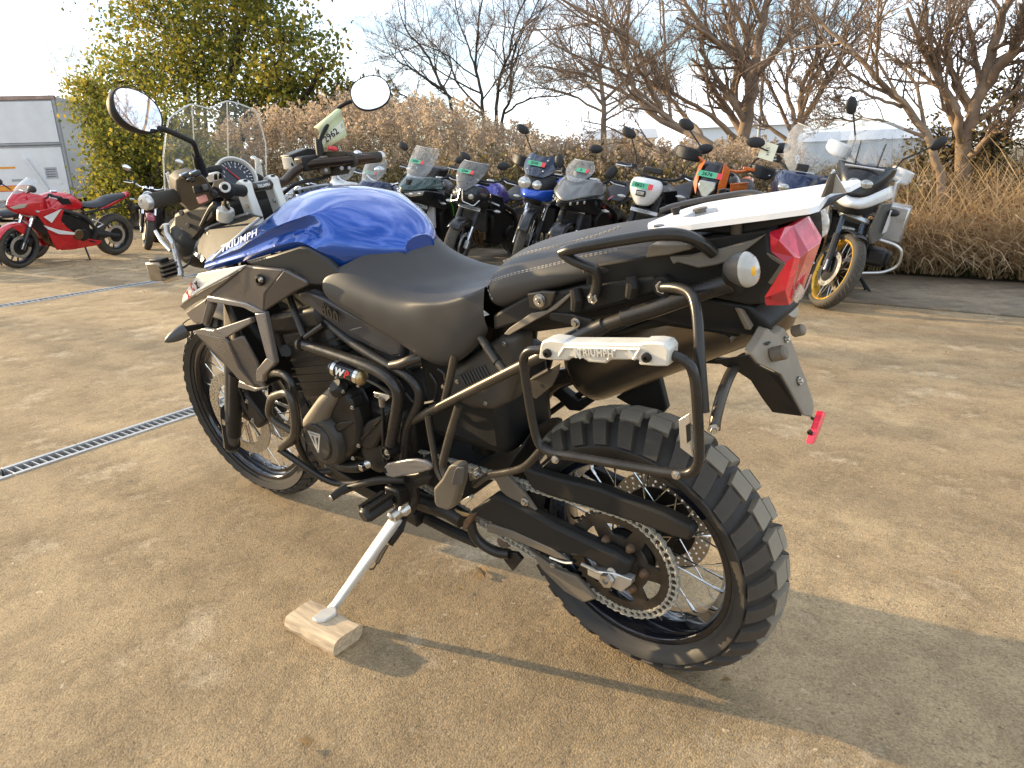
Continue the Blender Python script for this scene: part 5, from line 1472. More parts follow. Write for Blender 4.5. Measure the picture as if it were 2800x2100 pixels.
slab_obj('tail_side_step', Vs('4', (590, 1165, .150), (620, 1150, .150), (760, 1190, .140), (880, 1170, .130), (1000, 1130, .118), (1150, 1010, .108), (1210, 960, .10), (1120, 1000, .108), (900, 1060, .125), (700, 1100, .14), (560, 1110, .15)), (0, -0.012, 0), M_DUSTY, TL, bevel=0.003, mirror=True)
slab_obj('tail_lug', Vs('4', (400, 1120, .162), (430, 1030, .160), (690, 1030, .150), (720, 1060, .148), (560, 1100, .155)), (0, -0.03, 0), M_DUSTY, TL, bevel=0.003, mirror=True)
slab_obj('tail_edge_strip', Vs('4', (1135, 1030, .095), (1345, 1160, .0835), (1250, 1300, .0825), (1225, 1285, .083), (1310, 1165, .084), (1130, 1050, .095)), (0, -0.01, 0), M_DUSTY, TL, bevel=0.001, mirror=True)
# frame side: black rail covers, lugs and bolts under the seat
slab_obj('seat_rail_cover', Vs('7', (585, 620, .148), (800, 500, .152), (1000, 470, .152), (1160, 430, .152), (1440, 400, .148), (1640, 370, .145), (1640, 480, .142), (1420, 545, .145), (1200, 600, .150), (960, 640, .152), (700, 690, .15), (590, 720, .147)), (0, -0.03, 0), M_BLK, TL, bevel=0.006, mirror=True)
slab_obj('seat_rail_fin', Vs('7', (655, 745, .160), (690, 705, .160), (830, 610, .158), (935, 590, .158), (1000, 540, .156), (1110, 455, .156), (1120, 470, .156), (1000, 580, .158), (870, 650, .160), (690, 752, .162)), (0, -0.006, 0), M_DUSTY, TL, bevel=0.002, mirror=True)
slab_obj('rail_bracket', Vs('7', (805, 480, .160), (905, 465, .160), (990, 470, .160), (960, 560, .160), (900, 590, .160), (820, 575, .160), (815, 520, .160)), (0, -0.010, 0), M_DTUBE, TL, bevel=0.003)
MB().lathe([(0, 0.003), (0.0125, 0.003), (0.0135, 0.0), (0, 0)], V('7', 890, 525, .162), (0, 1, 0), 24).build('rail_washer', M_STEEL, TL)
bolt(V('7', 887, 525, .166), 1.15, HEXB, TL)
slab_obj('rail_bracket', Vs('7', (955, 600, .157), (1100, 615, .157), (1230, 650, .157), (1240, 690, .157), (1160, 720, .157), (1090, 690, .157), (950, 650, .157)), (0, -0.01, 0), M_BLK, TL, bevel=0.003)
bolt(V('7', 1127, 668, .158), 1.25, BOLT, TL)
for a, b in (((1120, 450), (1125, 585)), ((1485, 370), (1480, 500))):
    MB().tube([V('7', *a, .158), V('7', (a[0] + b[0]) / 2 + 12, (a[1] + b[1]) / 2, .160), V('7', *b, .157)], [0.010, 0.012, 0.010], 10).build('tie_hook', M_BLK, TL)
MB().lathe([(0, 0.0), (0.017, 0.0), (0.018, -0.006), (0.018, -0.02), (0, -0.02)], V('7', 1680, 435, .150), (0, 1, 0), 20).build('stay_washer', M_BLK, TL)
bolt(V('7', 1680, 440, .152), 1.2, HEXB, TL)
# underside of the tail
slab_obj('inner_mudguard', Vs('7', (1330, 760, .06), (1640, 620, .06), (2133, 480, .05), (2230, 640, .05), (2180, 780, .05), (2000, 740, .06), (1700, 700, .06)), (0, -0.12, 0), M_DARK, TL, bevel=0.01)
slab_obj('under_tray', Vs('4', (0, 1480, .10), (300, 1440, .10), (640, 1360, .10), (1110, 1440, .08), (1250, 1590, .06), (1180, 1660, .05), (800, 1598, .08)), (0, -0.16, 0), M_DARK, TL, bevel=0.008)
# tail lamp
LP = prt('tail_lamp')
P4 = lambda u, w, y: V('4', u, w, y)
M_RED3 = mat('red_dark_lens', (0.42, 0.006, 0.016), 0.12, var=0.2, coat=1.0)
M_RED2 = mat('red_reflector', (0.85, 0.03, 0.06), 0.22, var=0.30, vscale=70, coat=0.8)
LV = dict(A=(1222, 950, .080), B=(1345, 908, .056), C=(1395, 897, .036), D=(1500, 1075, .032), E=(1404, 1330, .030), F=(1372, 1438, .030), G=(1215, 1440, .072), H=(1198, 1390, .075),
          I=(1345, 1160, .0805), J=(1247, 1082, .084), K=(1300, 1000, .081), L=(1408, 1112, .070), M=(1345, 1335, .062), N=(1445, 1120, .050), O=(1388, 1332, .043))
LF = [('ABK', 1), ('AKJ', 0), ('JKLI', 2), ('BCNLK', 1), ('CDN', 2), ('ILMH', 0), ('LNOM', 1), ('NDEO', 2), ('MOEF', 0), ('HMFG', 2)]
nm = sorted(LV); mb = MB(); vs = [P4(*LV[k]) for k in nm]; n = len(nm)
vs += [flip(p) for p in vs]
fs, mi = [], []
for f_, m_ in LF:
    q_ = [nm.index(c) for c in f_]
    fs.append(tuple(q_)); mi.append(m_); fs.append(tuple(k + n for k in q_[::-1])); mi.append(m_)
for a_, b_ in ('CD', 'DE', 'EF', 'FG', 'GH', 'HI', 'IJ', 'JA', 'AB', 'BC'):
    i_, j_ = nm.index(a_), nm.index(b_)
    fs.append((i_, i_ + n, j_ + n, j_)); mi.append(1 if a_ in 'CE' else 0)
mb.add(vs, fs)
me = mb.mesh('lamp_lens', [M_RED, M_RED2, M_RED3], 1)
me.polygons.foreach_set('material_index', mi)
bm_ = bmesh.new(); bm_.from_mesh(me); bmesh.ops.recalc_face_normals(bm_, faces=bm_.faces); bm_.to_mesh(me); bm_.free()
me.polygons.foreach_set('use_smooth', [False] * len(me.polygons))
lo_ = inst('lamp_lens', me, LP, Matrix.Identity(4))
md = lo_.modifiers.new('bevel', 'BEVEL'); md.width = 0.0012; md.segments = 2
for sgn in (1, -1):
    f = (lambda p: p) if sgn > 0 else flip
    MB().slab([f(p + Vector((-0.0025, 0, 0))) for p in (P4(1425, 1290, .030), P4(1452, 1330, .008), P4(1405, 1420, .008), P4(1385, 1395, .030))], (-0.003, 0, 0)).build('clear_window', M_CLEAR, LP)
# rear indicators
for sgn in (1, -1):
    RI = prt('rear_indicator')
    f = (lambda p: p) if sgn > 0 else flip
    c = f(V('4', 1085, 1205, .175))
    ax = Vector((-0.90, 0.40 * sgn, 0.10)).normalized()
    upi = Vector((0.15, 0.1 * sgn, 1)).normalized(); sx = upi.cross(ax).normalized(); upi = ax.cross(sx)
    def ring(t, s_, egg=0.25):
        o = []
        for k in range(24):
            a = 2 * math.pi * k / 24
            rr_ = 0.0275 * s_ * (1 + egg * math.sin(a) * 0.3)
            o.append(c + ax * t + sx * (math.cos(a) * 0.020 * s_) + upi * (math.sin(a) * rr_))
        return o
    rows = [ring(t, s_) for t, s_ in ((-0.046, 0.12), (-0.040, 0.45), (-0.028, 0.74), (-0.012, 0.94), (0.002, 1.0))]
    mb = MB().grid(rows, wrap=True); mb.build('indicator_shell', M_GREYL, RI, angle=60)
    rows = [ring(t, s_) for t, s_ in ((0.002, 1.0), (0.005, 0.98), (0.011, 0.84), (0.015, 0.55), (0.017, 0.1))]
    MB().grid(rows, wrap=True).build('indicator_lens', M_CLEAR, RI, angle=60)
    MB().ball(c + ax * 0.0125, (0.005, 0.008, 0.010), 12, 8).build('indicator_bulb', M_AMBER, RI)
    MB().tube([c - ax * 0.03, f(V('4', 1000, 1300, .10))], [0.014, 0.02], 12).build('indicator_stalk', M_BLK, RI)
# number plate hanger: sloping plate behind the wheel
PH = prt('plate_hanger')
pn = Vector((0.0745, 0, -0.0)) ; p_top = Vector((-0.292, 0, 0.86)); p_bot = Vector((-0.352, 0, 0.705))
pdir = (p_bot - p_top); pnorm = Vector((pdir.z, 0, -pdir.x)).normalized()
H = lambda u, w: pl('C', u, w, p_top, pnorm)
slab_obj('hanger_plate', [H(*q) for q in ((268, 942), (330, 852), (372, 775), (388, 757), (415, 790), (440, 805), (470, 790), (498, 760), (520, 790), (548, 840), (575, 910), (600, 985), (650, 1110), (700, 1260), (706, 1330), (690, 1383), (635, 1372), (605, 1310), (540, 1190), (478, 1085), (400, 1050), (318, 1010))], (0.016, 0, 0.006), mat('dusty_hanger', (0.16, 0.135, 0.10), 0.6, var=0.15, vscale=14, dust=0.7, dcol=(0.34, 0.28, 0.20), bump=0.15, bscale=400), PH, bevel=0.003)
slab_obj('hanger_side', [H(*q) + Vector((0.004, 0.002, 0)) for q in ((268, 945), (318, 1012), (400, 1052), (478, 1088), (540, 1192), (605, 1312), (635, 1374))] + [H(*q) + Vector((0.050, 0.01, 0.0)) for q in ((630, 1368), (560, 1270), (480, 1140), (400, 1085), (300, 1040), (240, 1000))], (0, -0.004, 0), M_BLK, PH, bevel=0.001)
slab_obj('hanger_arm', [H(*q) + Vector((0.012, 0, 0)) for q in ((382, 625), (425, 605), (445, 670), (505, 760), (480, 780), (440, 745), (415, 690))], (0.02, 0, 0), M_DUSTY, PH, bevel=0.002)
slab_obj('hanger_arm', [H(*q) + Vector((0.02, 0, 0)) for q in ((268, 625), (320, 640), (372, 745), (345, 785), (300, 690))], (0.01, 0, 0), M_DUSTY, PH, bevel=0.002)
slab_obj('hanger_arm', [H(*q) + Vector((0.02, 0, 0)) for q in ((470, 605), (492, 605), (495, 690), (478, 690))], (0.01, 0, 0), M_DUSTY, PH, bevel=0.002)
c0 = H(405, 945)
MB().cyl(c0 + pnorm * 0.0, c0 + pnorm * -0.026 if pnorm.x > 0 else c0 + pnorm * 0.026, 0.0125, 20, bev=0.003).build('hanger_boss', M_DUSTY, PH)
c1 = H(552, 785)
MB().cyl(c1, c1 + (pnorm * -0.022 if pnorm.x > 0 else pnorm * 0.022), 0.0105, 20, bev=0.003).build('hanger_boss', M_DUSTY, PH)
bn = -pnorm if pnorm.x > 0 else pnorm
for q, s_ in (((502, 838), 0.8), ((445, 908), 0.7), ((592, 1130), 0.85)):
    bolt(H(*q) + bn * 0.002, s_, BOLT, PH, bn)
MB().slab([H(*q) + bn * 0.002 for q in ((345, 868), (372, 852), (395, 858), (372, 880))], bn * 0.001).build('hanger_slot', M_DARK, PH)
MB().slab([H(*q) + bn * 0.002 for q in ((582, 1095), (594, 1100), (600, 1160), (588, 1160))], bn * 0.0006).build('hanger_slot', M_DARK, PH)
slab_obj('reflector', [VX('C', *q, -0.385) for q in ((694, 1571), (714, 1563), (795, 1350), (776, 1339))], (0.012, 0, 0), M_RED2, PH, bevel=0.002)
MB().tube([VX('C', 690, 1385, -0.352), VX('C', 720, 1410, -0.37), VX('C', 725, 1440, -0.373)], 0.003, 6).build('reflector_stay', M_BLK, PH)
bolt(VX('C', 680, 1485, -0.376), 0.6, BLKB, PH, (0.5, 1, 0))
# grab rails
for sgn in (1, -1):
    GR = prt('grab_rail')
    f = (lambda p: p) if sgn > 0 else flip
    MB().tube([f(p) for p in Vs('7', (1040, 215, .185), (1100, 190, .190), (1400, 135, .190), (1700, 88, .180), (1840, 105, .165), (1940, 150, .150), (2010, 215, .13))], 0.0118, 14, 0.04, flat=0.85).build('rail_tube', M_TUBE, GR)
    MB().tube([f(p) for p in Vs('7', (1035, 212, .186), (1090, 255, .184), (1180, 295, .180), (1255, 320, .170), (1268, 400, .162), (1250, 470, .160), (1235, 515, .158))], 0.0115, 14, 0.03, flat=0.8).build('rail_leg', M_TUBE, GR)
    slab_obj('rail_web', [f(p) for p in Vs('7', (1080, 265, .175), (1190, 290, .175), (1175, 355, .165), (1150, 300, .170))], (0, -0.004 * sgn, 0), M_DUSTY, GR, bevel=0.001)
    bolt(f(V('7', 1233, 512, .168)), 1.15, HEXB, GR, (0, sgn, 0))
# luggage rack: one white plate with windows, bent up at the back
RK = prt('luggage_rack')
ra, rb_ = V('4', 515, 935, .125), V('4', 1550, 795, .110)
rn = Vector((ra.z - rb_.z, 0, -(ra.x - rb_.x))).normalized()
K = lambda u, w: pl('4', u, w, ra, rn)
left = [K(*q) for q in ((510, 885), (515, 935), (560, 938), (1000, 880), (1545, 800), (1590, 775), (1625, 720), (1650, 690), (1800, 655), (1843, 622))]
# outline: measured left edge, mirrored to the right
fr_c = K(470, 880)
out = [Vector((fr_c.x + 0.006, p, left[0].z + 0.002)) for p in (0.0,)]
xs = [p.x for p in left]
lft = [Vector((left[0].x + 0.030, 0.085, 0)), Vector((left[0].x + 0.004, 0.112, 0)), Vector((ra.x - 0.004, 0.122, 0))] + [Vector((p.x, min(max(p.y, 0.03), 0.130), 0)) for p in left[3:]]
def on_rack(p):                              # put a point on the rack's plane
    z = ra.z - (rn.x * (p[0] - ra.x)) / rn.z
    return (p[0], p[1], z)
X0 = ra
Mr = frame_m(ra, Vector((-1, 0, -(rn.x * -1) / rn.z * 1.0)) if False else Vector((-(rn.z), 0, rn.x)), Vector((0, -1, 0)))
Mi = Mr.inverted()
def to2(p):
    q = Mi @ Vector(on_rack(p))
    return (q.x, q.y)
outl = [to2(p) for p in ((-.058, .040, 0), (-.075, .075, 0), (-.105, .112, 0), (-.127, .126, 0), (-.18, .128, 0), (-.30, .122, 0), (-.358, .116, 0), (-.366, .100, 0), (-.352, .020, 0), (-.342, -.030, 0), (-.345, -.050, 0), (-.364, -.072, 0), (-.366, -.126, 0), (-.355, -.150, 0), (-.315, -.160, 0), (-.22, -.150, 0), (-.12, -.150, 0), (-.085, -.138, 0), (-.066, -.10, 0), (-.058, -.055, 0))]
def slot(xc, yc, lx_, ly_):
    return [to2((xc - lx_, yc - ly_, 0)), to2((xc + lx_, yc - ly_, 0)), to2((xc + lx_, yc + ly_, 0)), to2((xc - lx_, yc + ly_, 0))]
hx0, hx1 = -.075, -.36
hmid = (hx0 + hx1) / 2
holes = [[to2((hx0 - 0.040, 0.030, 0)), to2((hx0 - 0.075, 0.045, 0)), to2((hx0 - 0.105, 0.020, 0)), to2((hx0 - 0.105, -0.020, 0)), to2((hx0 - 0.075, -0.045, 0)), to2((hx0 - 0.040, -0.030, 0))]]
for q in ((hx0 - 0.03, 0.085), (hx0 - 0.03, -0.085), (hx0 - 0.13, 0.09), (hx0 - 0.13, -0.09), (hx0 - 0.19, 0.06), (hx0 - 0.19, -0.06), (hx0 - 0.16, 0.03)):
    holes.append([to2((q[0] + 0.009 * math.cos(2 * math.pi * k / 10), q[1] + 0.006 * math.sin(2 * math.pi * k / 10), 0)) for k in range(10)])
flat2d('rack_plate', [outl] + holes, 0.009, M_RACK, RK, Mr)
def rp(u, w): return K(u, w)
for q in ((615, 825), (925, 695)):
    p = rp(q[0], q[1] + 18)
    MB().lathe([(0, 0.017), (0.0085, 0.017), (0.0088, 0.012), (0.006, 0.007), (0.0065, 0.0), (0, 0)], p, rn if rn.z > 0 else -rn, 14).build('rack_knob', M_BLK, RK)
p = rp(775, 812)
MB().lathe([(0, 0.008), (0.013, 0.008), (0.014, 0.0), (0, 0)], p, rn if rn.z > 0 else -rn, 16).build('rack_rubber', M_DUSTY, RK)
te = Vector(on_rack((-.362, 0))) + Vector((0, -.112, .006))
slab_obj('rack_hook', [Vector((te.x + 0.018, 0.020, te.z - 0.004)), Vector((te.x + 0.010, 0.010, te.z + 0.030)), Vector((te.x + 0.009, -0.006, te.z + 0.030)), Vector((te.x + 0.016, -0.018, te.z - 0.004))], (-0.006, 0, 0.001), M_DTUBE, RK, bevel=0.001)
slab_obj('rack_hook_side', [Vector((te.x + 0.012, -0.018, te.z - 0.004)), Vector((te.x + 0.005, -0.006, te.z + 0.030)), Vector((te.x - 0.012, -0.016, te.z - 0.002))], (0, 0.003, 0), M_SILV, RK, bevel=0.0005)
slab_obj('rack_mount', Vs('4', (640, 930, .10), (1560, 795, .085), (1540, 830, .085), (1300, 900, .09), (1050, 960, .095), (720, 945, .10)), (0, -0.17, 0), M_BLK, RK, bevel=0.006)
for q, y in (((497, 915), .105), ((700, 935), .10), ((1020, 888), .10)):
    c = V('4', *q, y)
    MB().cyl(c + Vector((0, 0, -0.016)), c + Vector((0, 0, 0.004)), 0.009, 12).build('rack_spacer', M_DTUBE, RK)

# ---------------------------------------------------------------- feet: pegs, stand, shift lever
FT = prt('rearset')
slab_obj('heel_guard', Vs('6', (828, 1040, .215), (850, 1018, .218), (1000, 990, .222), (1060, 988, .222), (1140, 1003, .218), (1190, 1040, .212), (1180, 1065, .210), (1060, 1098, .216), (900, 1128, .216), (850, 1115, .214), (830, 1085, .214)), (0, -0.012, 0), M_TITAN2, FT, bevel=0.005, bseg=3)
MB().lathe([(0, 0.002), (0.0075, 0.002), (0.0075, 0.0), (0, 0)], V('6', 845, 1068, .2145), (-0.3, 0.9, 0), 14).build('guard_hole', M_DARK, FT)
slab_obj('rearset_plate', Vs('6', (880, 1110, .185), (1060, 1095, .185), (1180, 1060, .180), (1170, 1160, .180), (1060, 1210, .182), (1080, 1300, .18), (1040, 1400, .178), (960, 1390, .178), (930, 1280, .18), (900, 1180, .184)), (0, -0.016, 0), M_ENG, FT, bevel=0.005)
slab_obj('rearset_arm', Vs('6', (1045, 1150, .186), (1180, 1110, .19), (1190, 1130, .19), (1070, 1190, .186)), (0, -0.012, 0), M_BLK, FT, bevel=0.003)
bolt(V('6', 990, 1298, .183), 1.6, BOLT, FT)
tube_obj('shift_lever', Vs('6', (1000, 1140, .19), (800, 1140, .20), (700, 1160, .205), (560, 1205, .21), (520, 1225, .215)), 0.0105, M_BLK, FT, 12)
MB().tube(Vs('6', (545, 1195, .22), (485, 1235, .245), (430, 1275, .27)), [0.0115, 0.0115, 0.0105], 14).build('shift_rubber', M_TYRE, FT)
MB().lathe([(0, .003), (0.006, .002), (0.008, 0), (0, 0)], V('6', 428, 1277, .271), (0.1, 1, -0.1), 12).build('shift_tip', M_STEEL, FT)
pa, pb = V('6', 880, 1280, .215), V('6', 670, 1420, .300)
pd = (pb - pa); pu = pd.normalized()
mb = MB().tube([pa, pa + pd * .1, pa + pd * .9, pb], [0.014, 0.025, 0.025, 0.018], 10, flat=0.8)
mb.build('foot_peg', M_ENG, FT)
tb = MB()
for i in range(9):
    p = pa + pd * (0.12 + 0.095 * i)
    for s in (-1, 1):
        tb.box(p + Vector((0.014 * s, 0, 0.017)), (0.012, 0.007, 0.012))
tb.build('peg_teeth', M_ENG, FT)
MB().tube([pa + Vector((0.01, -0.02, 0.03)), pa + Vector((0.02, -0.01, 0))], 0.009, 10).build('peg_spring', M_RUST, FT)
MB().box(pa + Vector((-0.005, -0.02, 0.005)), (0.05, 0.04, 0.05)).build('peg_mount', M_ENG, FT, bevel=0.006)
# passenger peg, folded up
PP = prt('passenger_peg')
slab_obj('peg_body', Vs('6', (1270, 1160, .215), (1330, 1090, .222), (1380, 1000, .225), (1400, 985, .226), (1455, 985, .224), (1475, 1010, .22), (1472, 1120, .215), (1440, 1230, .21), (1415, 1305, .205), (1370, 1330, .205), (1290, 1300, .208), (1272, 1260, .21)), (0, 0.030, 0), M_DUSTY, PP, bevel=0.006, bseg=3)
slab_obj('peg_pad', Vs('6', (1350, 1160, .247), (1375, 1060, .249), (1395, 1035, .249), (1445, 1040, .247), (1455, 1065, .246), (1440, 1165, .243), (1425, 1172, .243), (1360, 1172, .246)), (0, 0.006, 0), M_GREYL, PP, bevel=0.004, bseg=3)
slab_obj('peg_tip', Vs('6', (1240, 1300, .21), (1262, 1275, .21), (1310, 1305, .21), (1330, 1330, .21), (1285, 1350, .21), (1245, 1330, .21)), (0, -0.02, 0), M_ALU, PP, bevel=0.005)
slab_obj('peg_bracket', Vs('6', (1470, 1100, .200), (1540, 1045, .200), (1560, 1085, .200), (1530, 1140, .200), (1480, 1150, .200)), (0, -0.006, 0), M_GREYL, PP, bevel=0.001)
bolt(V('6', 1530, 1097, .201), 1.35, BOLT, PP)
slab_obj('peg_bracket', Vs('6', (1410, 1300, .19), (1480, 1260, .19), (1490, 1285, .19), (1440, 1330, .19)), (0, -0.01, 0), M_ALU, PP, bevel=0.001)
# side stand
SS = prt('side_stand')
S0, S1 = V('E', 935, 590, .195), V('E', 405, 1335, .385)
sd = (S1 - S0); su = sd.normalized()
sx = Vector((1, 0, 0)); sx = (sx - su * sx.dot(su)).normalized(); sy = su.cross(sx)
rows = []
for t, a, b in ((0, .014, .011), (0.05, .016, .011), (0.5, .0135, .010), (0.88, .011, .009), (0.97, .014, .010), (1.0, .020, .011)):
    c = S0 + sd * t
    rows.append([c + sx * (a * q[0]) + sy * (b * q[1]) for q in ((-1, -.7), (-.7, -1), (.7, -1), (1, -.7), (1, .7), (.7, 1), (-.7, 1), (-1, .7))])
mb = MB().grid(rows, wrap=True); mb.f.append(tuple(range(8))[::-1]); mb.f.append(tuple(range(40, 48)))
M_STAND = mat('white_stand', (0.70, 0.68, 0.62), 0.35, 0.25, var=0.1, vscale=20)
mb.build('stand_leg', M_STAND, SS, bevel=0.002)
fo = [pl('E', *q, BIKE_I @ Vector((0, 0, 0.046)), BIKE_I.to_3x3() @ Vector((0, 0, 1))) for q in ((288, 1375), (305, 1360), (360, 1310), (440, 1280), (470, 1300), (472, 1335), (385, 1390), (320, 1395))]
upw = BIKE_I.to_3x3() @ Vector((0, 0, 1))
slab_obj('stand_foot', fo, upw * 0.008, M_STAND, SS, bevel=0.002)
MB().lathe([(0, 0.014), (0.010, 0.014), (0.014, 0.008), (0.020, 0.006), (0.020, -0.02), (0, -0.02)], V('E', 900, 575, .205), (0.2, 0.9, -0.3), 16).build('stand_pivot', M_STEEL, SS)
MB().lathe([(0, 0.008), (0.012, 0.008), (0.016, 0.0), (0.016, -0.02), (0, -0.02)], V('E', 975, 545, .19), (0.2, 0.9, -0.3), 14).build('stand_pivot', M_ALU, SS)
MB().tube([V('E', 985, 590, .175), V('E', 955, 690, .205), V('E', 880, 790, .225)], 0.009, 8).build('stand_lug', M_ENG, SS)
sp0, sp1 = V('E', 850, 800, .232), V('E', 775, 940, .268)
hel = []
for i in range(120):
    t = i / 119; a = t * 2 * math.pi * 14
    dd = (sp1 - sp0).normalized(); e1 = dd.orthogonal().normalized(); e2 = dd.cross(e1)
    hel.append(sp0.lerp(sp1, t) + e1 * (0.0055 * math.cos(a)) + e2 * (0.0055 * math.sin(a)))
MB().tube(hel, 0.0013, 4).build('stand_spring', M_DTUBE, SS)
MB().tube([sp1, V('E', 750, 985, .275), V('E', 720, 985, .28)], 0.0025, 6).build('stand_spring_hook', M_DTUBE, SS)
# centre stand folded behind
CS = prt('centre_stand')
MB().tube(Vs('6', (1070, 1290, .12), (1180, 1330, .12), (1320, 1370, .12), (1430, 1440, .12)), 0.024, 12, 0.03).build('stand_beam', M_ENG, CS, mirror=True)
MB().tube(Vs('6', (1480, 1430, .125), (1500, 1540, .125), (1560, 1620, .12), (1680, 1690, .11), (1780, 1700, .10)), 0.0135, 12, 0.04).build('stand_hoop', M_TUBE, CS)
slab_obj('stand_shoe', Vs('6', (1415, 1520, .14), (1430, 1450, .14), (1480, 1400, .14), (1530, 1390, .14), (1500, 1440, .14), (1450, 1520, .14)), (0, -0.02, 0), M_RUST, CS, bevel=0.003)
MB().tube(Vs('6', (1150, 1430, .10), (1350, 1530, .09), (1540, 1610, .08)), 0.016, 10).build('exhaust_pipe_low', M_ENG, CS)
slab_obj('bracket_bit', Vs('6', (1360, 1360, .13), (1400, 1380, .13), (1480, 1400, .13), (1460, 1420, .13), (1390, 1410, .13)), (0, -0.006, 0), M_BRONZE, CS, bevel=0.001)
slab_obj('stand_flap', Vs('E', (1000, 0, .10), (1010, 0, .10), (1005, 1, .10)), (0, -0.001, 0), M_DARK, CS) if False else None
MB().cyl(V('8', 60, 835, .09), V('8', 60, 835, .06), 0.020, 14).build('axle_plug', M_RUST, CS)
slab_obj('stand_foot', Vs('8', (20, 890, .10), (120, 905, .10), (150, 940, .10), (100, 1000, .10), (60, 950, .10)), (0, -0.012, 0), M_ENG, CS, bevel=0.002)

# ================================================================ things at the motorcycle that are things of their own
# firewood block under the stand
M_WOOD = mat('split_wood', (0.56, 0.43, 0.28), 0.8, var=0.35, vscale=9, bump=0.4, bscale=90)
_n = M_WOOD.node_tree
for nd in _n.nodes:
    if nd.type == 'TEX_NOISE' and nd.inputs['Scale'].default_value == 9:
        mp = _n.nodes.new('ShaderNodeMapping'); mp.inputs['Scale'].default_value = (1.2, 9, 9)
        tc = [q for q in _n.nodes if q.type == 'TEX_COORD'][0]
        _n.links.new(tc.outputs['Object'], mp.inputs['Vector']); _n.links.new(mp.outputs['Vector'], nd.inputs['Vector'])
HT = 0.046
wt = [ground_at(750 + u * .36166, 1200 + w * .36166, HT) for u, w in ((95, 1325), (270, 1203), (660, 1380), (445, 1540))]
wb = [ground_at(750 + u * .36166, 1200 + w * .36166, 0.0) for u, w in ((110, 1375), (480, 1578), (610, 1500))]
cen = sum(wt, Vector()) / 4
ax = ((wt[2] + wt[3]) / 2 - (wt[0] + wt[1]) / 2); Lw = ax.length; ax.normalize()
ay = Vector((0, 0, 1)).cross(ax); wd = abs(((wt[1] + wt[2]) / 2 - (wt[0] + wt[3]) / 2).dot(ay))
rows = []
rnd = random.Random(3)
for i in range(7):
    t = (i / 6 - 0.5) * Lw
    j = lambda s=0.003: rnd.uniform(-s, s)
    prof = [(-0.50, 0.0), (-0.56, 0.35), (-0.50, 0.86), (-0.36, 0.97), (-0.1, 1.0), (0.15, 0.995), (0.40, 0.98), (0.53, 0.80), (0.50, 0.3), (0.40, 0.0)]
    rows.append([Vector((t + (0.008 * (q[1] - 0.5) if i in (0, 6) else 0) + (j() if i not in (0, 6) else 0), q[0] * wd + j(), max(0.0, q[1] * HT + (j(0.0015) if q[1] > 0.1 else 0)))) for q in prof])
mb = MB().grid(rows, wrap=True); n = 10
mb.f.append(tuple(range(n))[::-1]); mb.f.append(tuple(6 * n + k for k in range(n)))
wo = mb.build('wood_block', M_WOOD, None, angle=28)
wo.matrix_world = Matrix(((ax.x, ay.x, 0, cen.x), (ax.y, ay.y, 0, cen.y), (0, 0, 1, 0.0), (0, 0, 0, 1)))
tag(wo, 'pale split firewood block lying on the concrete under the foot of the side stand', 'wood block')
# paper tag that hangs on the right mirror stem
PT = empty('paper_tag')
PT.matrix_world = BIKE_M
tag(PT, 'folded pale green paper tag with number 2962 hanging from the right mirror stem', 'tag')
M_PAPER = mat('tag_paper', (0.62, 0.66, 0.40), 0.7, var=0.10, vscale=18)
M_PAPERW = mat('tag_paper_white', (0.80, 0.80, 0.62), 0.7, var=0.05)
yq = -0.335
t_a, t_b, t_c, t_d = V('2', 1266, 466, -.290), V('2', 1440, 325, -.345), V('2', 1478, 362, -.350), V('2', 1305, 525, -.290)
t_e, t_f = V('2', 1525, 530, -.352), V('2', 1345, 640, -.292)
rows = []
for k in range(6):
    t = k / 5
    rows.append([t_a.lerp(t_d, t) + Vector((-0.010 * math.sin(math.pi * t), 0, 0.004 * math.sin(math.pi * t))), t_b.lerp(t_c, t) + Vector((-0.010 * math.sin(math.pi * t), 0, 0.004 * math.sin(math.pi * t)))])
for k in range(1, 6):
    t = k / 5
    rows.append([t_d.lerp(t_f, t) + Vector((0.004 * t, 0, 0)), t_c.lerp(t_e, t) + Vector((0.004 * t, 0, 0))])
MB().grid(rows).build('paper', M_PAPER, PT, solid=0.0006)
q = lambda s, t: (t_d.lerp(t_f, t)).lerp(t_c.lerp(t_e, t), s) + Vector((0.004 * t - 0.0012, 0.0010, 0))
MB().slab([q(.02, .28), q(.98, .28), q(.98, .68), q(.02, .68)], (-0.0003, 0, 0)).build('number_band', M_PAPERW, PT)
me = text_mesh('2962', 0.027, 0.0003, M_DARK, spacing=1.0, offset=0.0003)
inst('tag_number', me, PT, frame_m(q(.42, .50) + Vector((-0.002, 0.001, 0)), q(1, .5) - q(0, .5), q(.5, 0) - q(.5, 1)))
MB().slab([q(.86, .36), q(.95, .36), q(.95, .56), q(.86, .56)], (-0.0008, 0, 0)).build('tag_print', mat('faint_print', (0.50, 0.52, 0.36), 0.7), PT)
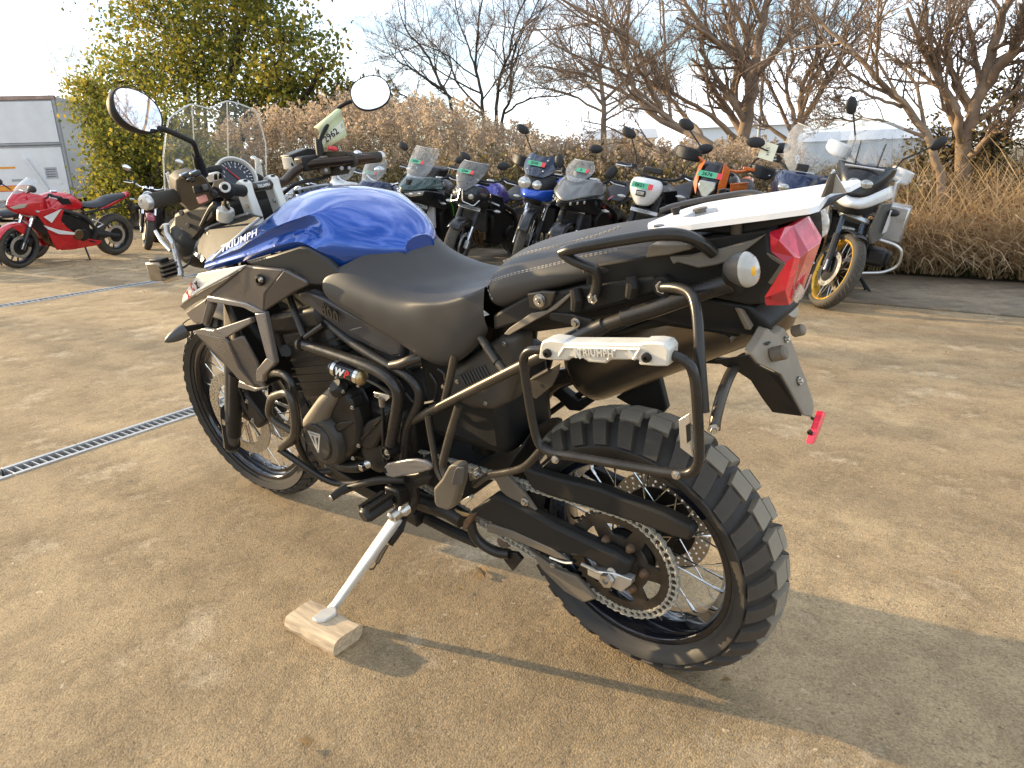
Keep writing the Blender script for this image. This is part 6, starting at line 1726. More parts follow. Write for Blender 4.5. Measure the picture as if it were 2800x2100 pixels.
# ================================================================ the motorcycles in the rows behind
B_BLK = mat('bike_black', (0.014, 0.014, 0.016), 0.32, var=0.15, coat=0.3)
B_MATT = mat('bike_matt_black', (0.020, 0.020, 0.021), 0.55, var=0.2)
B_ENG = mat('bike_engine', (0.022, 0.021, 0.021), 0.45, 0.4, var=0.3, vscale=12)
B_TYRE = mat('bike_tyre', (0.040, 0.036, 0.030), 0.8, var=0.25, vscale=16, dust=0.35, dcol=(0.16, 0.13, 0.09))
B_ALU = mat('bike_alu', (0.55, 0.54, 0.52), 0.3, 0.8, var=0.1)
B_CHR = mat('bike_chrome', (0.75, 0.74, 0.72), 0.12, 1.0, var=0.05)
B_SEAT = mat('bike_seat', (0.022, 0.023, 0.027), 0.5, var=0.15)
B_LENS = mat('bike_lens', (0.42, 0.42, 0.40), 0.10, 0.55, var=0.15, vscale=30, coat=1.0)
B_REFL = mat('bike_reflector', (0.85, 0.85, 0.83), 0.12, 0.9, var=0.15, vscale=60)
B_SCR = thin_glass('bike_screen', (0.80, 0.83, 0.86), 0.20)
B_SCRD = thin_glass('bike_screen_smoked', (0.30, 0.30, 0.32), 0.14)
B_SCRC = thin_glass('bike_screen_clear', (0.80, 0.83, 0.87), 0.24)
B_GRN = mat('label_green', (0.10, 0.46, 0.27), 0.6, var=0.05)
B_REDL = mat('label_red', (0.72, 0.06, 0.07), 0.6, var=0.05)
B_AMB = mat('amber_lens', (0.75, 0.28, 0.02), 0.15, coat=0.8)
def paint(name, col, metal=0.2, rough=0.25):
    return mat(name, col, rough, metal, var=0.08, coat=0.8)
P_RED = paint('red_paint', (0.55, 0.010, 0.018), 0.1)
P_WHITE = paint('bike_white', (0.72, 0.72, 0.71), 0.0)
P_BLUE = paint('bike_blue', (0.02, 0.09, 0.50), 0.2)
P_DBLUE = paint('dark_blue', (0.010, 0.022, 0.065), 0.4)
P_VBLUE = paint('violet_blue', (0.03, 0.03, 0.30), 0.4)
P_GREY = paint('matt_grey', (0.17, 0.17, 0.165), 0.5, 0.42)
P_ORNG = paint('orange_paint', (0.65, 0.14, 0.015), 0.1)
P_GRN = paint('green_paint', (0.06, 0.42, 0.05), 0.1)
P_DKGRN = paint('dark_teal', (0.018, 0.045, 0.040), 0.4)
P_MAROON = paint('maroon_paint', (0.25, 0.012, 0.03), 0.2)
P_GOLD = mat('gold_rim', (0.72, 0.42, 0.06), 0.3, 0.7, var=0.08)
P_GOLDF = mat('gold_fork', (0.62, 0.36, 0.06), 0.3, 0.7, var=0.08)

def half(name, rows, m, parent, sub=2, crease=()):
    mb = MB().grid([[Vector(p) for p in r] for r in rows])
    me = mb.mesh(name, m, 180)
    # close the left half with its mirror image so that each panel is one shell
    o = bpy.data.objects.new(name, me); link(o, parent)
    md = o.modifiers.new('mirror', 'MIRROR'); md.use_axis = (False, True, False); md.merge_threshold = 0.004
    md = o.modifiers.new('sub', 'SUBSURF'); md.levels = sub; md.render_levels = sub
    md = o.modifiers.new('solid', 'SOLIDIFY'); md.thickness = 0.006; md.offset = -1
    return o

def b_wheel(root, name, cx, r, w, rim_m, spokes, steer_m=None, cast=10, disc=True, knobby=False):
    W = empty(name, (0, 0, 0), root)
    M = Matrix.Translation((cx, 0, r))
    W.matrix_local = (steer_m @ M) if steer_m is not None else M
    rim = r - w * (0.62 if not spokes else 0.58)
    pr = [(rim, -w * 0.36), (rim + 0.02, -w * 0.46), (r - w * 0.28, -w * 0.5), (r - w * 0.10, -w * 0.36), (r - w * 0.02, -w * 0.18), (r, 0)]
    pr = pr + [(a, -b) for a, b in pr[:-1][::-1]]
    MB().lathe(pr, segs=56).build('tyre', B_TYRE, W, angle=60)
    gv = MB()
    n = 40 if not knobby else 46
    for k in range(n):
        a = 2 * math.pi * k / n
        for s in (-1, 1):
            P = []
            for t in (0.06, 0.55, 1.0):
                y = s * w * 0.44 * t
                rr_ = r - w * 0.30 * t ** 2.4 + 0.0015
                an = a + t * 0.16 + (math.pi / n if s > 0 else 0)
                P.append((rr_ * math.cos(an), y, rr_ * math.sin(an)))
            gv.tube(P, 0.0035 if not knobby else 0.006, 4)
    go_ = gv.build('tread_grooves', B_MATT if not knobby else B_TYRE, W); go_['kind'] = 'stuff'
    rp = [(rim + 0.012, w * 0.40), (rim - 0.002, w * 0.40), (rim - 0.012, w * 0.30), (rim - 0.020, w * 0.10)]
    rp = rp + [(a, -b) for a, b in rp[::-1]]
    MB().lathe(rp, segs=56, closed=False).build('rim', rim_m, W)
    MB().cyl((0, -0.05, 0), (0, 0.05, 0), 0.035, 16).build('hub', B_ENG, W)
    if spokes:
        for k in range(20):
            a = 2 * math.pi * k / 20
            s = 1 if k % 2 else -1
            MB().tube([(0.035 * math.cos(a), s * 0.03, 0.035 * math.sin(a)), ((rim - 0.008) * math.cos(a + 0.28 * s), s * w * 0.30, (rim - 0.008) * math.sin(a + 0.28 * s))], 0.0032, 4).build('spoke', B_ALU, W)
    else:
        for k in range(cast):
            a = 2 * math.pi * (k // 2) / (cast // 2) + (0.14 if k % 2 else -0.14)
            MB().tube([(0.03 * math.cos(a), 0, 0.03 * math.sin(a)), ((rim - 0.012) * math.cos(a * 1.0 + (0.10 if k % 2 else -0.10)), 0, (rim - 0.012) * math.sin(a + (0.10 if k % 2 else -0.10)))], [0.018, 0.010], 6).build('spoke', rim_m, W)
    if disc:
        for s in ((1, -1) if disc == 2 else (1,)):
            lp = [circle2(0.150, 40), circle2(0.108, 32)] + [circle2(0.006, 6, (0.130 * math.cos(2 * math.pi * q / 16), 0.130 * math.sin(2 * math.pi * q / 16))) for q in range(16)]
            flat2d('brake_disc', lp, 0.005, B_ALU, W, Matrix.Translation((0, s * 0.062, 0)) @ SIDE_L)
            MB().lathe([(0.03, s * 0.050), (0.109, s * 0.060), (0.109, s * 0.064), (0.03, s * 0.056)], segs=20).build('disc_carrier', B_ENG, W)
    return W

def sticker(parent, c, xdir, ydir, w, h, txt):
    """green price label with a red end, written by hand"""
    M = frame_m(c, xdir, ydir)
    def pq(x0, x1, z, m, nm):
        o = MB().add([(x0, -h / 2, z), (x1, -h / 2, z), (x1, h / 2, z), (x0, h / 2, z)], [(0, 1, 2, 3)]).build(nm, m, parent)
        o.matrix_local = M
    pq(-w / 2, w * 0.28, 0.0, B_GRN, 'label_green_part')
    pq(w * 0.28, w / 2, 0.0, B_REDL, 'label_red_part')
    if txt:
        me = text_mesh(txt, h * 0.80, 0.0004, M_DARK, spacing=1.0, offset=0.0008)
        inst('label_number', me, parent, M @ Matrix.Translation((-w * 0.12, 0, 0.001)))

ROW = 'motorcycles parked in a row along the verge'
def b_bike(name_label, pos, az, lean, p, scale=0.93, group='motorcycles parked in rows', z=0.0, wide=(1.0, 1.0, 1.0)):
    if group == ROW: wide = (1.04, 1.16, 1.04)
    """one parked motorcycle; its own frame: x forward, y left, origin under the front axle"""
    root = empty('motorcycle')
    root.matrix_world = Matrix.Translation((pos[0], pos[1], z)) @ Matrix.Rotation(az, 4, 'Z') @ Matrix.Rotation(-lean, 4, 'X') @ Matrix.Diagonal((scale * wide[0], scale * wide[1], scale * wide[2], 1))
    tag(root, name_label, 'motorcycle', group)
    wb = p.get('wb', 1.45); fr = p.get('fr', 0.30); rr_ = p.get('rr', 0.315)
    fw, rw = p.get('fw', 0.12), p.get('rw', 0.17)
    st = R_(p.get('steer', 12)); rake = R_(25)
    K = Vector((-math.sin(rake), 0, math.cos(rake))); A0 = Vector((0.10, 0, 0))
    SM = Matrix.Translation(A0) @ Matrix.Rotation(st, 4, K) @ Matrix.Translation(-A0)
    rimm = p.get('rim', B_BLK)
    b_wheel(root, 'front_wheel', 0, fr, fw, rimm, p.get('spokes', False), SM, disc=2, knobby=p.get('knobby', False))
    b_wheel(root, 'rear_wheel', -wb, rr_, rw, p.get('rrim', rimm), p.get('spokes', False), None, disc=1)
    FK = empty('fork', (0, 0, 0), root); FK.matrix_local = SM
    perp = Vector((math.cos(rake), 0, math.sin(rake)))
    def fk(t, dx, y): return A0 + K * t + perp * dx + Vector((0, y, 0))
    dx0 = 0.0 + (Vector((0, 0, fr)) - A0).dot(perp)
    t0 = (Vector((0, 0, fr)) - A0).dot(K)
    top = t0 + p.get('fork_len', 0.62)
    usd = p.get('usd', True)
    for s in (1, -1):
        y = s * 0.095
        MB().tube([fk(t0 - 0.03, dx0, y), fk(t0 + 0.30, dx0, y)], 0.024 if usd else 0.030, 10).build('fork_leg', p.get('leg_m', B_CHR if usd else B_ENG), FK)
        MB().tube([fk(t0 + 0.24, dx0, y), fk(top, dx0, y)], 0.030 if usd else 0.022, 10).build('fork_tube', p.get('fork_m', B_MATT if usd else B_CHR), FK)
        MB().box(fk(t0 + 0.02, dx0, y), (0.05, 0.05, 0.10), Matrix.Rotation(-rake, 3, 'Y')).build('axle_lug', p.get('lug_m', B_ALU), FK, bevel=0.008)
        MB().box(fk(t0 + 0.10, dx0 - 0.10, s * 0.065), (0.05, 0.05, 0.12), Matrix.Rotation(-rake, 3, 'Y')).build('brake_caliper', p.get('cal_m', B_ENG), FK, bevel=0.008)
    MB().slab([fk(top - 0.20, dx, y) for dx, y in ((dx0 + .035, .125), (dx0 - .03, .12), (-0.03, .04), (-0.03, -.04), (dx0 - .03, -.12), (dx0 + .035, -.125))], K * 0.04).build('lower_yoke', p.get('yoke_m', B_ALU), FK, bevel=0.006)
    # mudguard
    mgr = []
    a0, a1 = p.get('mg', (35, 150))
    for i in range(9):
        a = R_(a0 + (a1 - a0) * i / 8)
        mgr.append([Vector((p.get('mgr', fr + 0.022) * math.cos(a), fw * 0.58 * j / 2, fr + (p.get('mgr', fr + 0.022) - 0.02 * (abs(j) == 2)) * math.sin(a))) for j in (-2, -1, 0, 1, 2)])
    MB().grid(mgr).build('front_mudguard', p.get('mg_m', B_BLK), FK, solid=0.005)
    # frame, engine
    hx, hz = A0.x + K.x * (top - 0.05), K.z * (top - 0.05)
    cx = hx - 0.50
    MB().slab([Vector((hx - 0.22, .17, .42)), Vector((hx - 0.16, .17, .62)), Vector((hx - 0.30, .17, .74)), Vector((hx - 0.68, .17, .60)), Vector((hx - 0.72, .17, .30)), Vector((hx - 0.36, .17, .24))], (0, -.34, 0)).build('engine', B_ENG, root, bevel=0.03)
    for k in range(3):
        y = 0.07 * (k - 1)
        MB().tube([(hx - 0.20, y, .60), (hx - 0.10, y, .50), (hx - 0.13, y * .8, .32), (hx - 0.30, y * .5, .20), (hx - 0.62, -0.05, .17)], 0.020, 8, 0.08).build('exhaust_header', p.get('hdr_m', B_BRONZE_), root)
    MB().cyl((hx - 0.55, .165, .40), (hx - 0.55, .215, .40), 0.085, 20, bev=0.012).build('engine_cover', B_ENG, root)
    for s in (1, -1):
        MB().tube([(hx, s * .05, hz - 0.06), (hx - 0.20, s * .17, .80), (hx - 0.60, s * .19, .66), (hx - 0.78, s * .17, .45), (hx - .74, s * .15, .30)], 0.026, 8, 0.10).build('frame_beam', p.get('frame_m', B_MATT), root)
        MB().tube([(hx - 0.62, s * .14, .70), (-wb - 0.10, s * .10, p.get('seat_z', .82) - 0.06)], 0.016, 8).build('subframe_tube', B_MATT, root)
        MB().tube([(hx - .74, s * .12, .40), (-wb, s * .115, rr_)], [0.045, 0.03], 8).build('swingarm_arm', p.get('sw_m', B_MATT), root)
    MB().box((hx - 0.06, 0, .58), (0.04, 0.30, 0.30), Matrix.Rotation(R_(12), 3, 'Y')).build('radiator', p.get('rad_m', B_MATT), root, bevel=0.008)
    # silencer
    ex = p.get('exhaust', 'low')
    if ex == 'low':
        MB().tube([(hx - 0.66, -.10, .18), (hx - 0.78, -.15, .24), (hx - 0.82, -.17, .26), (-wb + 0.02, -.20, .40), (-wb - 0.01, -.20, .405)], [0.02, 0.025, 0.055, 0.055, 0.045], 14).build('silencer', B_BLK, root)
    else:
        MB().tube([(hx - 0.70, .10, .30), (-wb + 0.30, .16, .52), (-wb + 0.26, .17, .55), (-wb - 0.22, .19, .68), (-wb - 0.24, .19, .685)], [0.025, 0.03, 0.06, 0.06, 0.05], 14).build('silencer', B_ENG, root)
    # tank, seat, tail
    tz = p.get('tank_z', 1.0); sz = p.get('seat_z', .82); tw = p.get('tank_w', .15)
    tx = hx - 0.10
    half('fuel_tank', [[(tx - .56, 0, sz + .03), (tx - .56, .05, sz + .03), (tx - .55, .09, sz + .0), (tx - .55, .10, sz - .06)],
                       [(tx - .46, 0, tz - .05), (tx - .46, .06, tz - .055), (tx - .45, .11, tz - .12), (tx - .44, .12, sz - .08)],
                       [(tx - .28, 0, tz), (tx - .28, .08, tz - .01), (tx - .27, tw, tz - .09), (tx - .26, tw + .02, sz - .06)],
                       [(tx - .12, 0, tz - .01), (tx - .12, .08, tz - .025), (tx - .11, tw + .01, tz - .11), (tx - .08, tw + .05, sz - .05)],
                       [(tx + .0, 0, tz - .06), (tx + .0, .06, tz - .075), (tx + .01, tw, tz - .15), (tx + .03, tw + .04, sz - .06)]], p.get('tank_m', P_DBLUE), root)
    MB().lathe([(0, .012), (.04, .010), (.045, 0), (0, 0)], (tx - .22, 0, tz + .0), (0, 0, 1), 18).build('filler_cap', B_ALU, root)
    half('seat', [[(tx - .50, 0, sz + .02), (tx - .50, .06, sz + .015), (tx - .50, .10, sz - .03)],
                  [(tx - .70, 0, sz), (tx - .70, .10, sz - .005), (tx - .70, .15, sz - .07)],
                  [(tx - .90, 0, sz + .02), (tx - .90, .10, sz + .015), (tx - .90, .14, sz - .05)],
                  [(tx - .97, 0, sz + .08), (tx - .97, .10, sz + .075), (tx - .97, .13, sz + .0)],
                  [(tx - 1.15, 0, sz + .10), (tx - 1.15, .09, sz + .095), (tx - 1.15, .12, sz + .04)],
                  [(tx - 1.28, 0, sz + .11), (tx - 1.28, .06, sz + .10), (tx - 1.28, .08, sz + .06)]], B_SEAT, root)
    half('tail', [[(tx - .80, 0, sz - .02), (tx - .80, .12, sz - .04), (tx - .80, .15, sz - .12), (tx - .80, .08, sz - .14)],
                  [(tx - 1.10, 0, sz + .06), (tx - 1.10, .10, sz + .05), (tx - 1.10, .13, sz - .02), (tx - 1.10, .07, sz - .05)],
                  [(tx - 1.36, 0, sz + .13), (tx - 1.36, .05, sz + .12), (tx - 1.36, .06, sz + .07), (tx - 1.36, .03, sz + .05)]], p.get('tail_m', p.get('tank_m', P_DBLUE)), root)
    MB().box((tx - 1.37, 0, sz + .08), (0.03, 0.09, 0.04)).build('tail_lamp', M_RED, root, bevel=0.008)
    MB().tube([(tx - 1.30, 0, sz + .05), (tx - 1.46, 0, sz - .18)], 0.014, 6).build('plate_hanger', B_MATT, root)
    # bars, grips, levers, mirrors: steered
    HBR = empty('handlebar', (0, 0, 0), root); HBR.matrix_local = SM
    bz = p.get('bar_z', 1.07); bw = p.get('bar_w', .39); bx = hx - 0.06
    bx2 = bx - p.get('sweep', .10)
    MB().tube(smooth_path([(bx2, -bw, bz), (bx2 + .03, -bw + .14, bz + .005), (bx, -.12, bz - .05), (bx, .12, bz - .05), (bx2 + .03, bw - .14, bz + .005), (bx2, bw, bz)], 4), 0.0125, 8).build('bar_tube', p.get('bar_m', B_MATT), HBR)
    MB().slab([(bx + .05, .11, bz - .10), (bx - .04, .11, bz - .10), (bx - .04, -.11, bz - .10), (bx + .05, -.11, bz - .10)], (0, 0, .03)).build('top_yoke', B_ENG, HBR, bevel=0.006)
    for s in (1, -1):
        MB().tube([(bx2, s * bw, bz), (bx2 + .028, s * (bw - .13), bz + .004)], 0.0175, 10).build('grip', B_MATT, HBR)
        MB().box((bx2 + .035, s * (bw - .16), bz + .005), (0.05, 0.05, 0.05)).build('switch_block', B_MATT, HBR, bevel=0.008)
        MB().tube([(bx2 + .05, s * (bw - .15), bz), (bx2 + .085, s * (bw - .10), bz - .01), (bx2 + .065, s * (bw + .0), bz - .015)], 0.008, 6).build('lever', p.get('lever_m', B_ALU), HBR)
        if p.get('guards'):
            MB().grid([[Vector((bx2 + .02 + .10 * math.sin(math.pi * i / 6), s * (bw + .03 - .22 * i / 6), bz + .055 - .115 * j / 3 + (0.03 if i in (0,) else 0) * (j > 1))) for i in range(7)] for j in range(4)]).build('hand_guard', p['guards'], HBR, solid=0.006, sub=1)
        if p.get('mirrors', 'stalk') == 'stalk':
            mo = p.get('mir', (0.02, .40, .26))
            mp_ = Vector((bx2 + .05 + mo[0], s * mo[1], bz + mo[2]))
            MB().tube([(bx2 + .045, s * (bw - .17), bz + .02), (bx2 + .05, s * (bw - .16), bz + mo[2] * .35), tuple(mp_ + Vector((.01, -s * .03, -.03)))], 0.007, 6, 0.02).build('mirror_stem', B_MATT, HBR)
            MB().ball(mp_, (0.022, 0.074, 0.046), 14, 8, Matrix.Rotation(s * R_(p.get('mir_tilt', 18)), 3, 'X')).build('mirror_shell', p.get('mir_m', B_MATT), HBR)
            ring = [mp_ + Matrix.Rotation(s * R_(p.get('mir_tilt', 18)), 3, 'X') @ Vector((-0.0215, .062 * math.cos(q), .038 * math.sin(q))) for q in [2 * math.pi * k / 16 for k in range(16)]]
            MB().add(ring, [tuple(range(16))]).build('mirror_pane', M_MIRROR, HBR)
        else:
            mp_ = Vector((hx + .20, s * .34, 1.10))
            MB().tube([(hx + .16, s * .16, 1.02), tuple(mp_)], 0.009, 6).build('mirror_stem', B_MATT, root)
            MB().ball(mp_, (0.03, 0.085, 0.048), 14, 8).build('mirror_shell', B_MATT, root)
    # indicators
    for s in (1, -1):
        ix, iy, iz = p.get('ind', (hx + .10, .24, .80))
        MB().tube([(ix, s * .10, iz), (ix, s * (iy - .05), iz)], 0.007, 6).build('indicator_stalk', B_MATT, root)
        MB().ball((ix, s * iy, iz), (0.02, 0.045, 0.018), 12, 6).build('indicator', p.get('ind_m', B_LENS), root)
    # pegs and stand
    MB().tube([(hx - .66, .17, .30), (hx - .66, .28, .30)], 0.012, 6).build('foot_peg', B_MATT, root)
    MB().tube([(hx - .66, -.17, .30), (hx - .66, -.28, .30)], 0.012, 6).build('foot_peg', B_MATT, root)
    sl_ = math.tan(lean)
    MB().tube([(hx - .60, .13, .22), (hx - .54, .30, 0.012 + .30 * sl_)], 0.013, 6).build('side_stand', B_MATT, root)
    return root, hx, SM

B_BRONZE_ = mat('header_pipe', (0.20, 0.14, 0.085), 0.3, 0.9, var=0.25, vscale=10)

def screen(root, name, outline, m, th=0.005, nx=9, ny=7, bulge=0.06, edge=True):
    """outline: rows from bottom to top: (x, half width, z)"""
    rows = []
    n = len(outline)
    for j in range(n):
        x, hw_, z = outline[j][:3]
        dip = outline[j][3] if len(outline[j]) > 3 else 0.0
        rows.append([Vector((x - bulge * (abs(i / 6 - 1)) ** 2 * (hw_ / 0.15), hw_ * (i / 6 - 1), z - dip * (1 - abs(i / 6 - 1)) + (0.0))) for i in range(13)])
    o = MB().grid(rows).build(name, m, root, angle=180)
    md = o.modifiers.new('sub', 'SUBSURF'); md.levels = 1; md.render_levels = 1
    if edge:
        MB().tube(rows[-1], 0.0035, 5).build(name + '_edge', M_EDGE, root)
    return o

ROW = 'motorcycles parked in a row along the verge'

# ---- black sport tourer with a green flash (upright clear screen)
def bike_green(pos, az, lean):
    b, hx, SM = b_bike('black sport tourer with clear screen, teal shoulders and white radiator behind its fork', pos, az, lean,
        dict(tank_m=B_BLK, tail_m=B_BLK, bar_z=1.10, tank_z=1.03, leg_m=B_CHR, lug_m=B_ALU, fork_m=B_MATT, rad_m=mat('pale_radiator', (0.55, 0.56, 0.58), 0.5), mg_m=B_BLK, mg=(40, 140), steer=8, ind=(hx0_(0.0) if False else -0.28, .27, .78), mir=(0.05, .36, .24), lever_m=B_ALU), 0.94, ROW)
    half('nose_fairing', [[(hx + .22, 0, 1.06), (hx + .20, .07, 1.06), (hx + .10, .15, 1.08), (hx - .06, .19, 1.06)],
                          [(hx + .36, 0, .97), (hx + .32, .09, .98), (hx + .18, .19, 1.01), (hx - .08, .24, .99)],
                          [(hx + .42, 0, .90), (hx + .37, .10, .92), (hx + .22, .20, .95), (hx - .08, .26, .92)]], P_DKGRN, b)
    half('nose_lower', [[(hx + .42, 0, .895), (hx + .37, .10, .915), (hx + .22, .20, .94), (hx - .08, .26, .90)],
                        [(hx + .38, 0, .83), (hx + .33, .10, .83), (hx + .18, .20, .84), (hx - .10, .26, .80)],
                        [(hx + .26, 0, .77), (hx + .22, .09, .76), (hx + .08, .18, .73), (hx - .18, .24, .66)]], B_BLK, b)
    for s in (1, -1):
        MB().slab([Vector((hx + .415, s * .02, .875)), Vector((hx + .36, s * .10, .905)), Vector((hx + .25, s * .18, .925)), Vector((hx + .27, s * .17, .875)), Vector((hx + .37, s * .08, .845))], (.012, 0, -0.004)).build('headlight', B_LENS, b, bevel=0.006)
        for k in range(2):
            MB().ball(Vector((hx + .375 - .07 * k, s * (.075 + .06 * k), .876 + 0.012 * k)), (.022, .028, .016), 12, 6).build('reflector', B_REFL, b)
        half_p = [Vector((hx - .05, s * .262, .92)), Vector((hx - .22, s * .265, .86)), Vector((hx - .40, s * .24, .72)), Vector((hx - .36, s * .22, .58)), Vector((hx - .28, s * .235, .60)), Vector((hx - .22, s * .25, .72)), Vector((hx - .10, s * .262, .80))]
        MB().slab(half_p, (0, -s * .012, 0)).build('side_fairing', B_BLK, b, bevel=0.006)
        MB().tube([(hx - .14, s * .268, .83), (hx - .26, s * .258, .72), (hx - .33, s * .24, .60)], 0.009, 6).build('green_stripe', P_GRN, b)
    screen(b, 'windscreen', [(hx + .26, .10, 1.02), (hx + .20, .16, 1.14), (hx + .13, .17, 1.26), (hx + .06, .175, 1.36), (hx + .045, .15, 1.40)], B_SCR)
    sticker(b, (hx + .175, -.005, 1.235), Vector((0, 1, 0.0)), Vector((-.5, 0, .87)), .17, .045, '2449')
    MB().box((hx + .30, 0, 1.0), (.10, .05, .06)).build('screen_mount', B_MATT, b, bevel=0.01)
    return b
def hx0_(v): return v
# ---- naked twin-eyed bike
def bike_twin(pos, az, lean):
    b, hx, SM = b_bike('dark twin-eyed naked tourer with smoked screen and violet tank, second wheel from the green one', pos, az, lean,
        dict(tank_m=P_VBLUE, tail_m=P_VBLUE, bar_z=1.07, leg_m=B_CHR, lug_m=B_ALU, mg_m=B_BLK, mg=(45, 140), steer=10, mir=(0.03, .22, .16), bar_w=.40, ind=(-0.25, .30, .72)), 0.93, ROW)
    half('face', [[(hx + .24, 0, .98), (hx + .23, .06, .98), (hx + .18, .13, .97), (hx + .06, .17, .96)],
                  [(hx + .30, 0, .90), (hx + .28, .07, .91), (hx + .22, .15, .90), (hx + .04, .20, .89)],
                  [(hx + .30, 0, .83), (hx + .27, .08, .82), (hx + .20, .16, .81), (hx + .02, .20, .80)],
                  [(hx + .22, 0, .76), (hx + .20, .07, .75), (hx + .12, .14, .74), (hx - .05, .17, .72)]], B_BLK, b)
    for s in (1, -1):
        c = Vector((hx + .255, s * .095, .862))
        MB().lathe([(0, .018), (.028, .012), (.038, 0), (.040, -.03), (0, -.03)], c, (1, s * .3, -.1), 18).build('headlight', B_LENS, b)
        MB().lathe([(.038, .010), (.045, .006), (.045, -.02), (.038, -.02)], c, (1, s * .3, -.1), 18, closed=True).build('headlight_ring', B_BLK, b)
        MB().tube([(hx + .30, s * .012, .93), (hx + .31, s * .03, .80), (hx + .26, s * .14, .765), (hx + .20, s * .17, .83)], 0.007, 6, .02).build('face_trim', B_ALU, b)
        MB().slab([Vector((hx + .0, s * .20, .90)), Vector((hx - .20, s * .24, .86)), Vector((hx - .34, s * .22, .70)), Vector((hx - .16, s * .21, .64)), Vector((hx - .02, s * .20, .74))], (0, -s * .02, 0)).build('radiator_shroud', B_BLK, b, bevel=.008)
        MB().tube([(hx - .02, s * .30, .78), (hx - .02, s * .20, .80)], .012, 6).build('frame_slider', B_ALU, b)
    screen(b, 'windscreen', [(hx + .31, .05, .92), (hx + .27, .14, 1.02), (hx + .20, .17, 1.12), (hx + .12, .165, 1.20), (hx + .10, .15, 1.22)], B_SCRD)
    screen(b, 'screen_liner', [(hx + .30, .03, .93), (hx + .265, .11, 1.0), (hx + .235, .15, 1.06)], mat('pinkish_liner', (0.40, 0.34, 0.32), .4), bulge=.05, edge=False)
    sticker(b, (hx + .225, -.005, 1.12), Vector((0, 1, 0)), Vector((-.6, 0, .8)), .17, .048, '5244')
    for dy in (-.05, .05):
        MB().ball((hx + .285, dy, 1.0), .008, 8, 6).build('screen_bolt', B_MATT, b)
    MB().box((hx - .16, 0.02, .40), (.03, .16, .16)).build('oil_cooler', mat('bronze_cooler', (.16, .13, .09), .5, .4), b, bevel=.006)
    return b
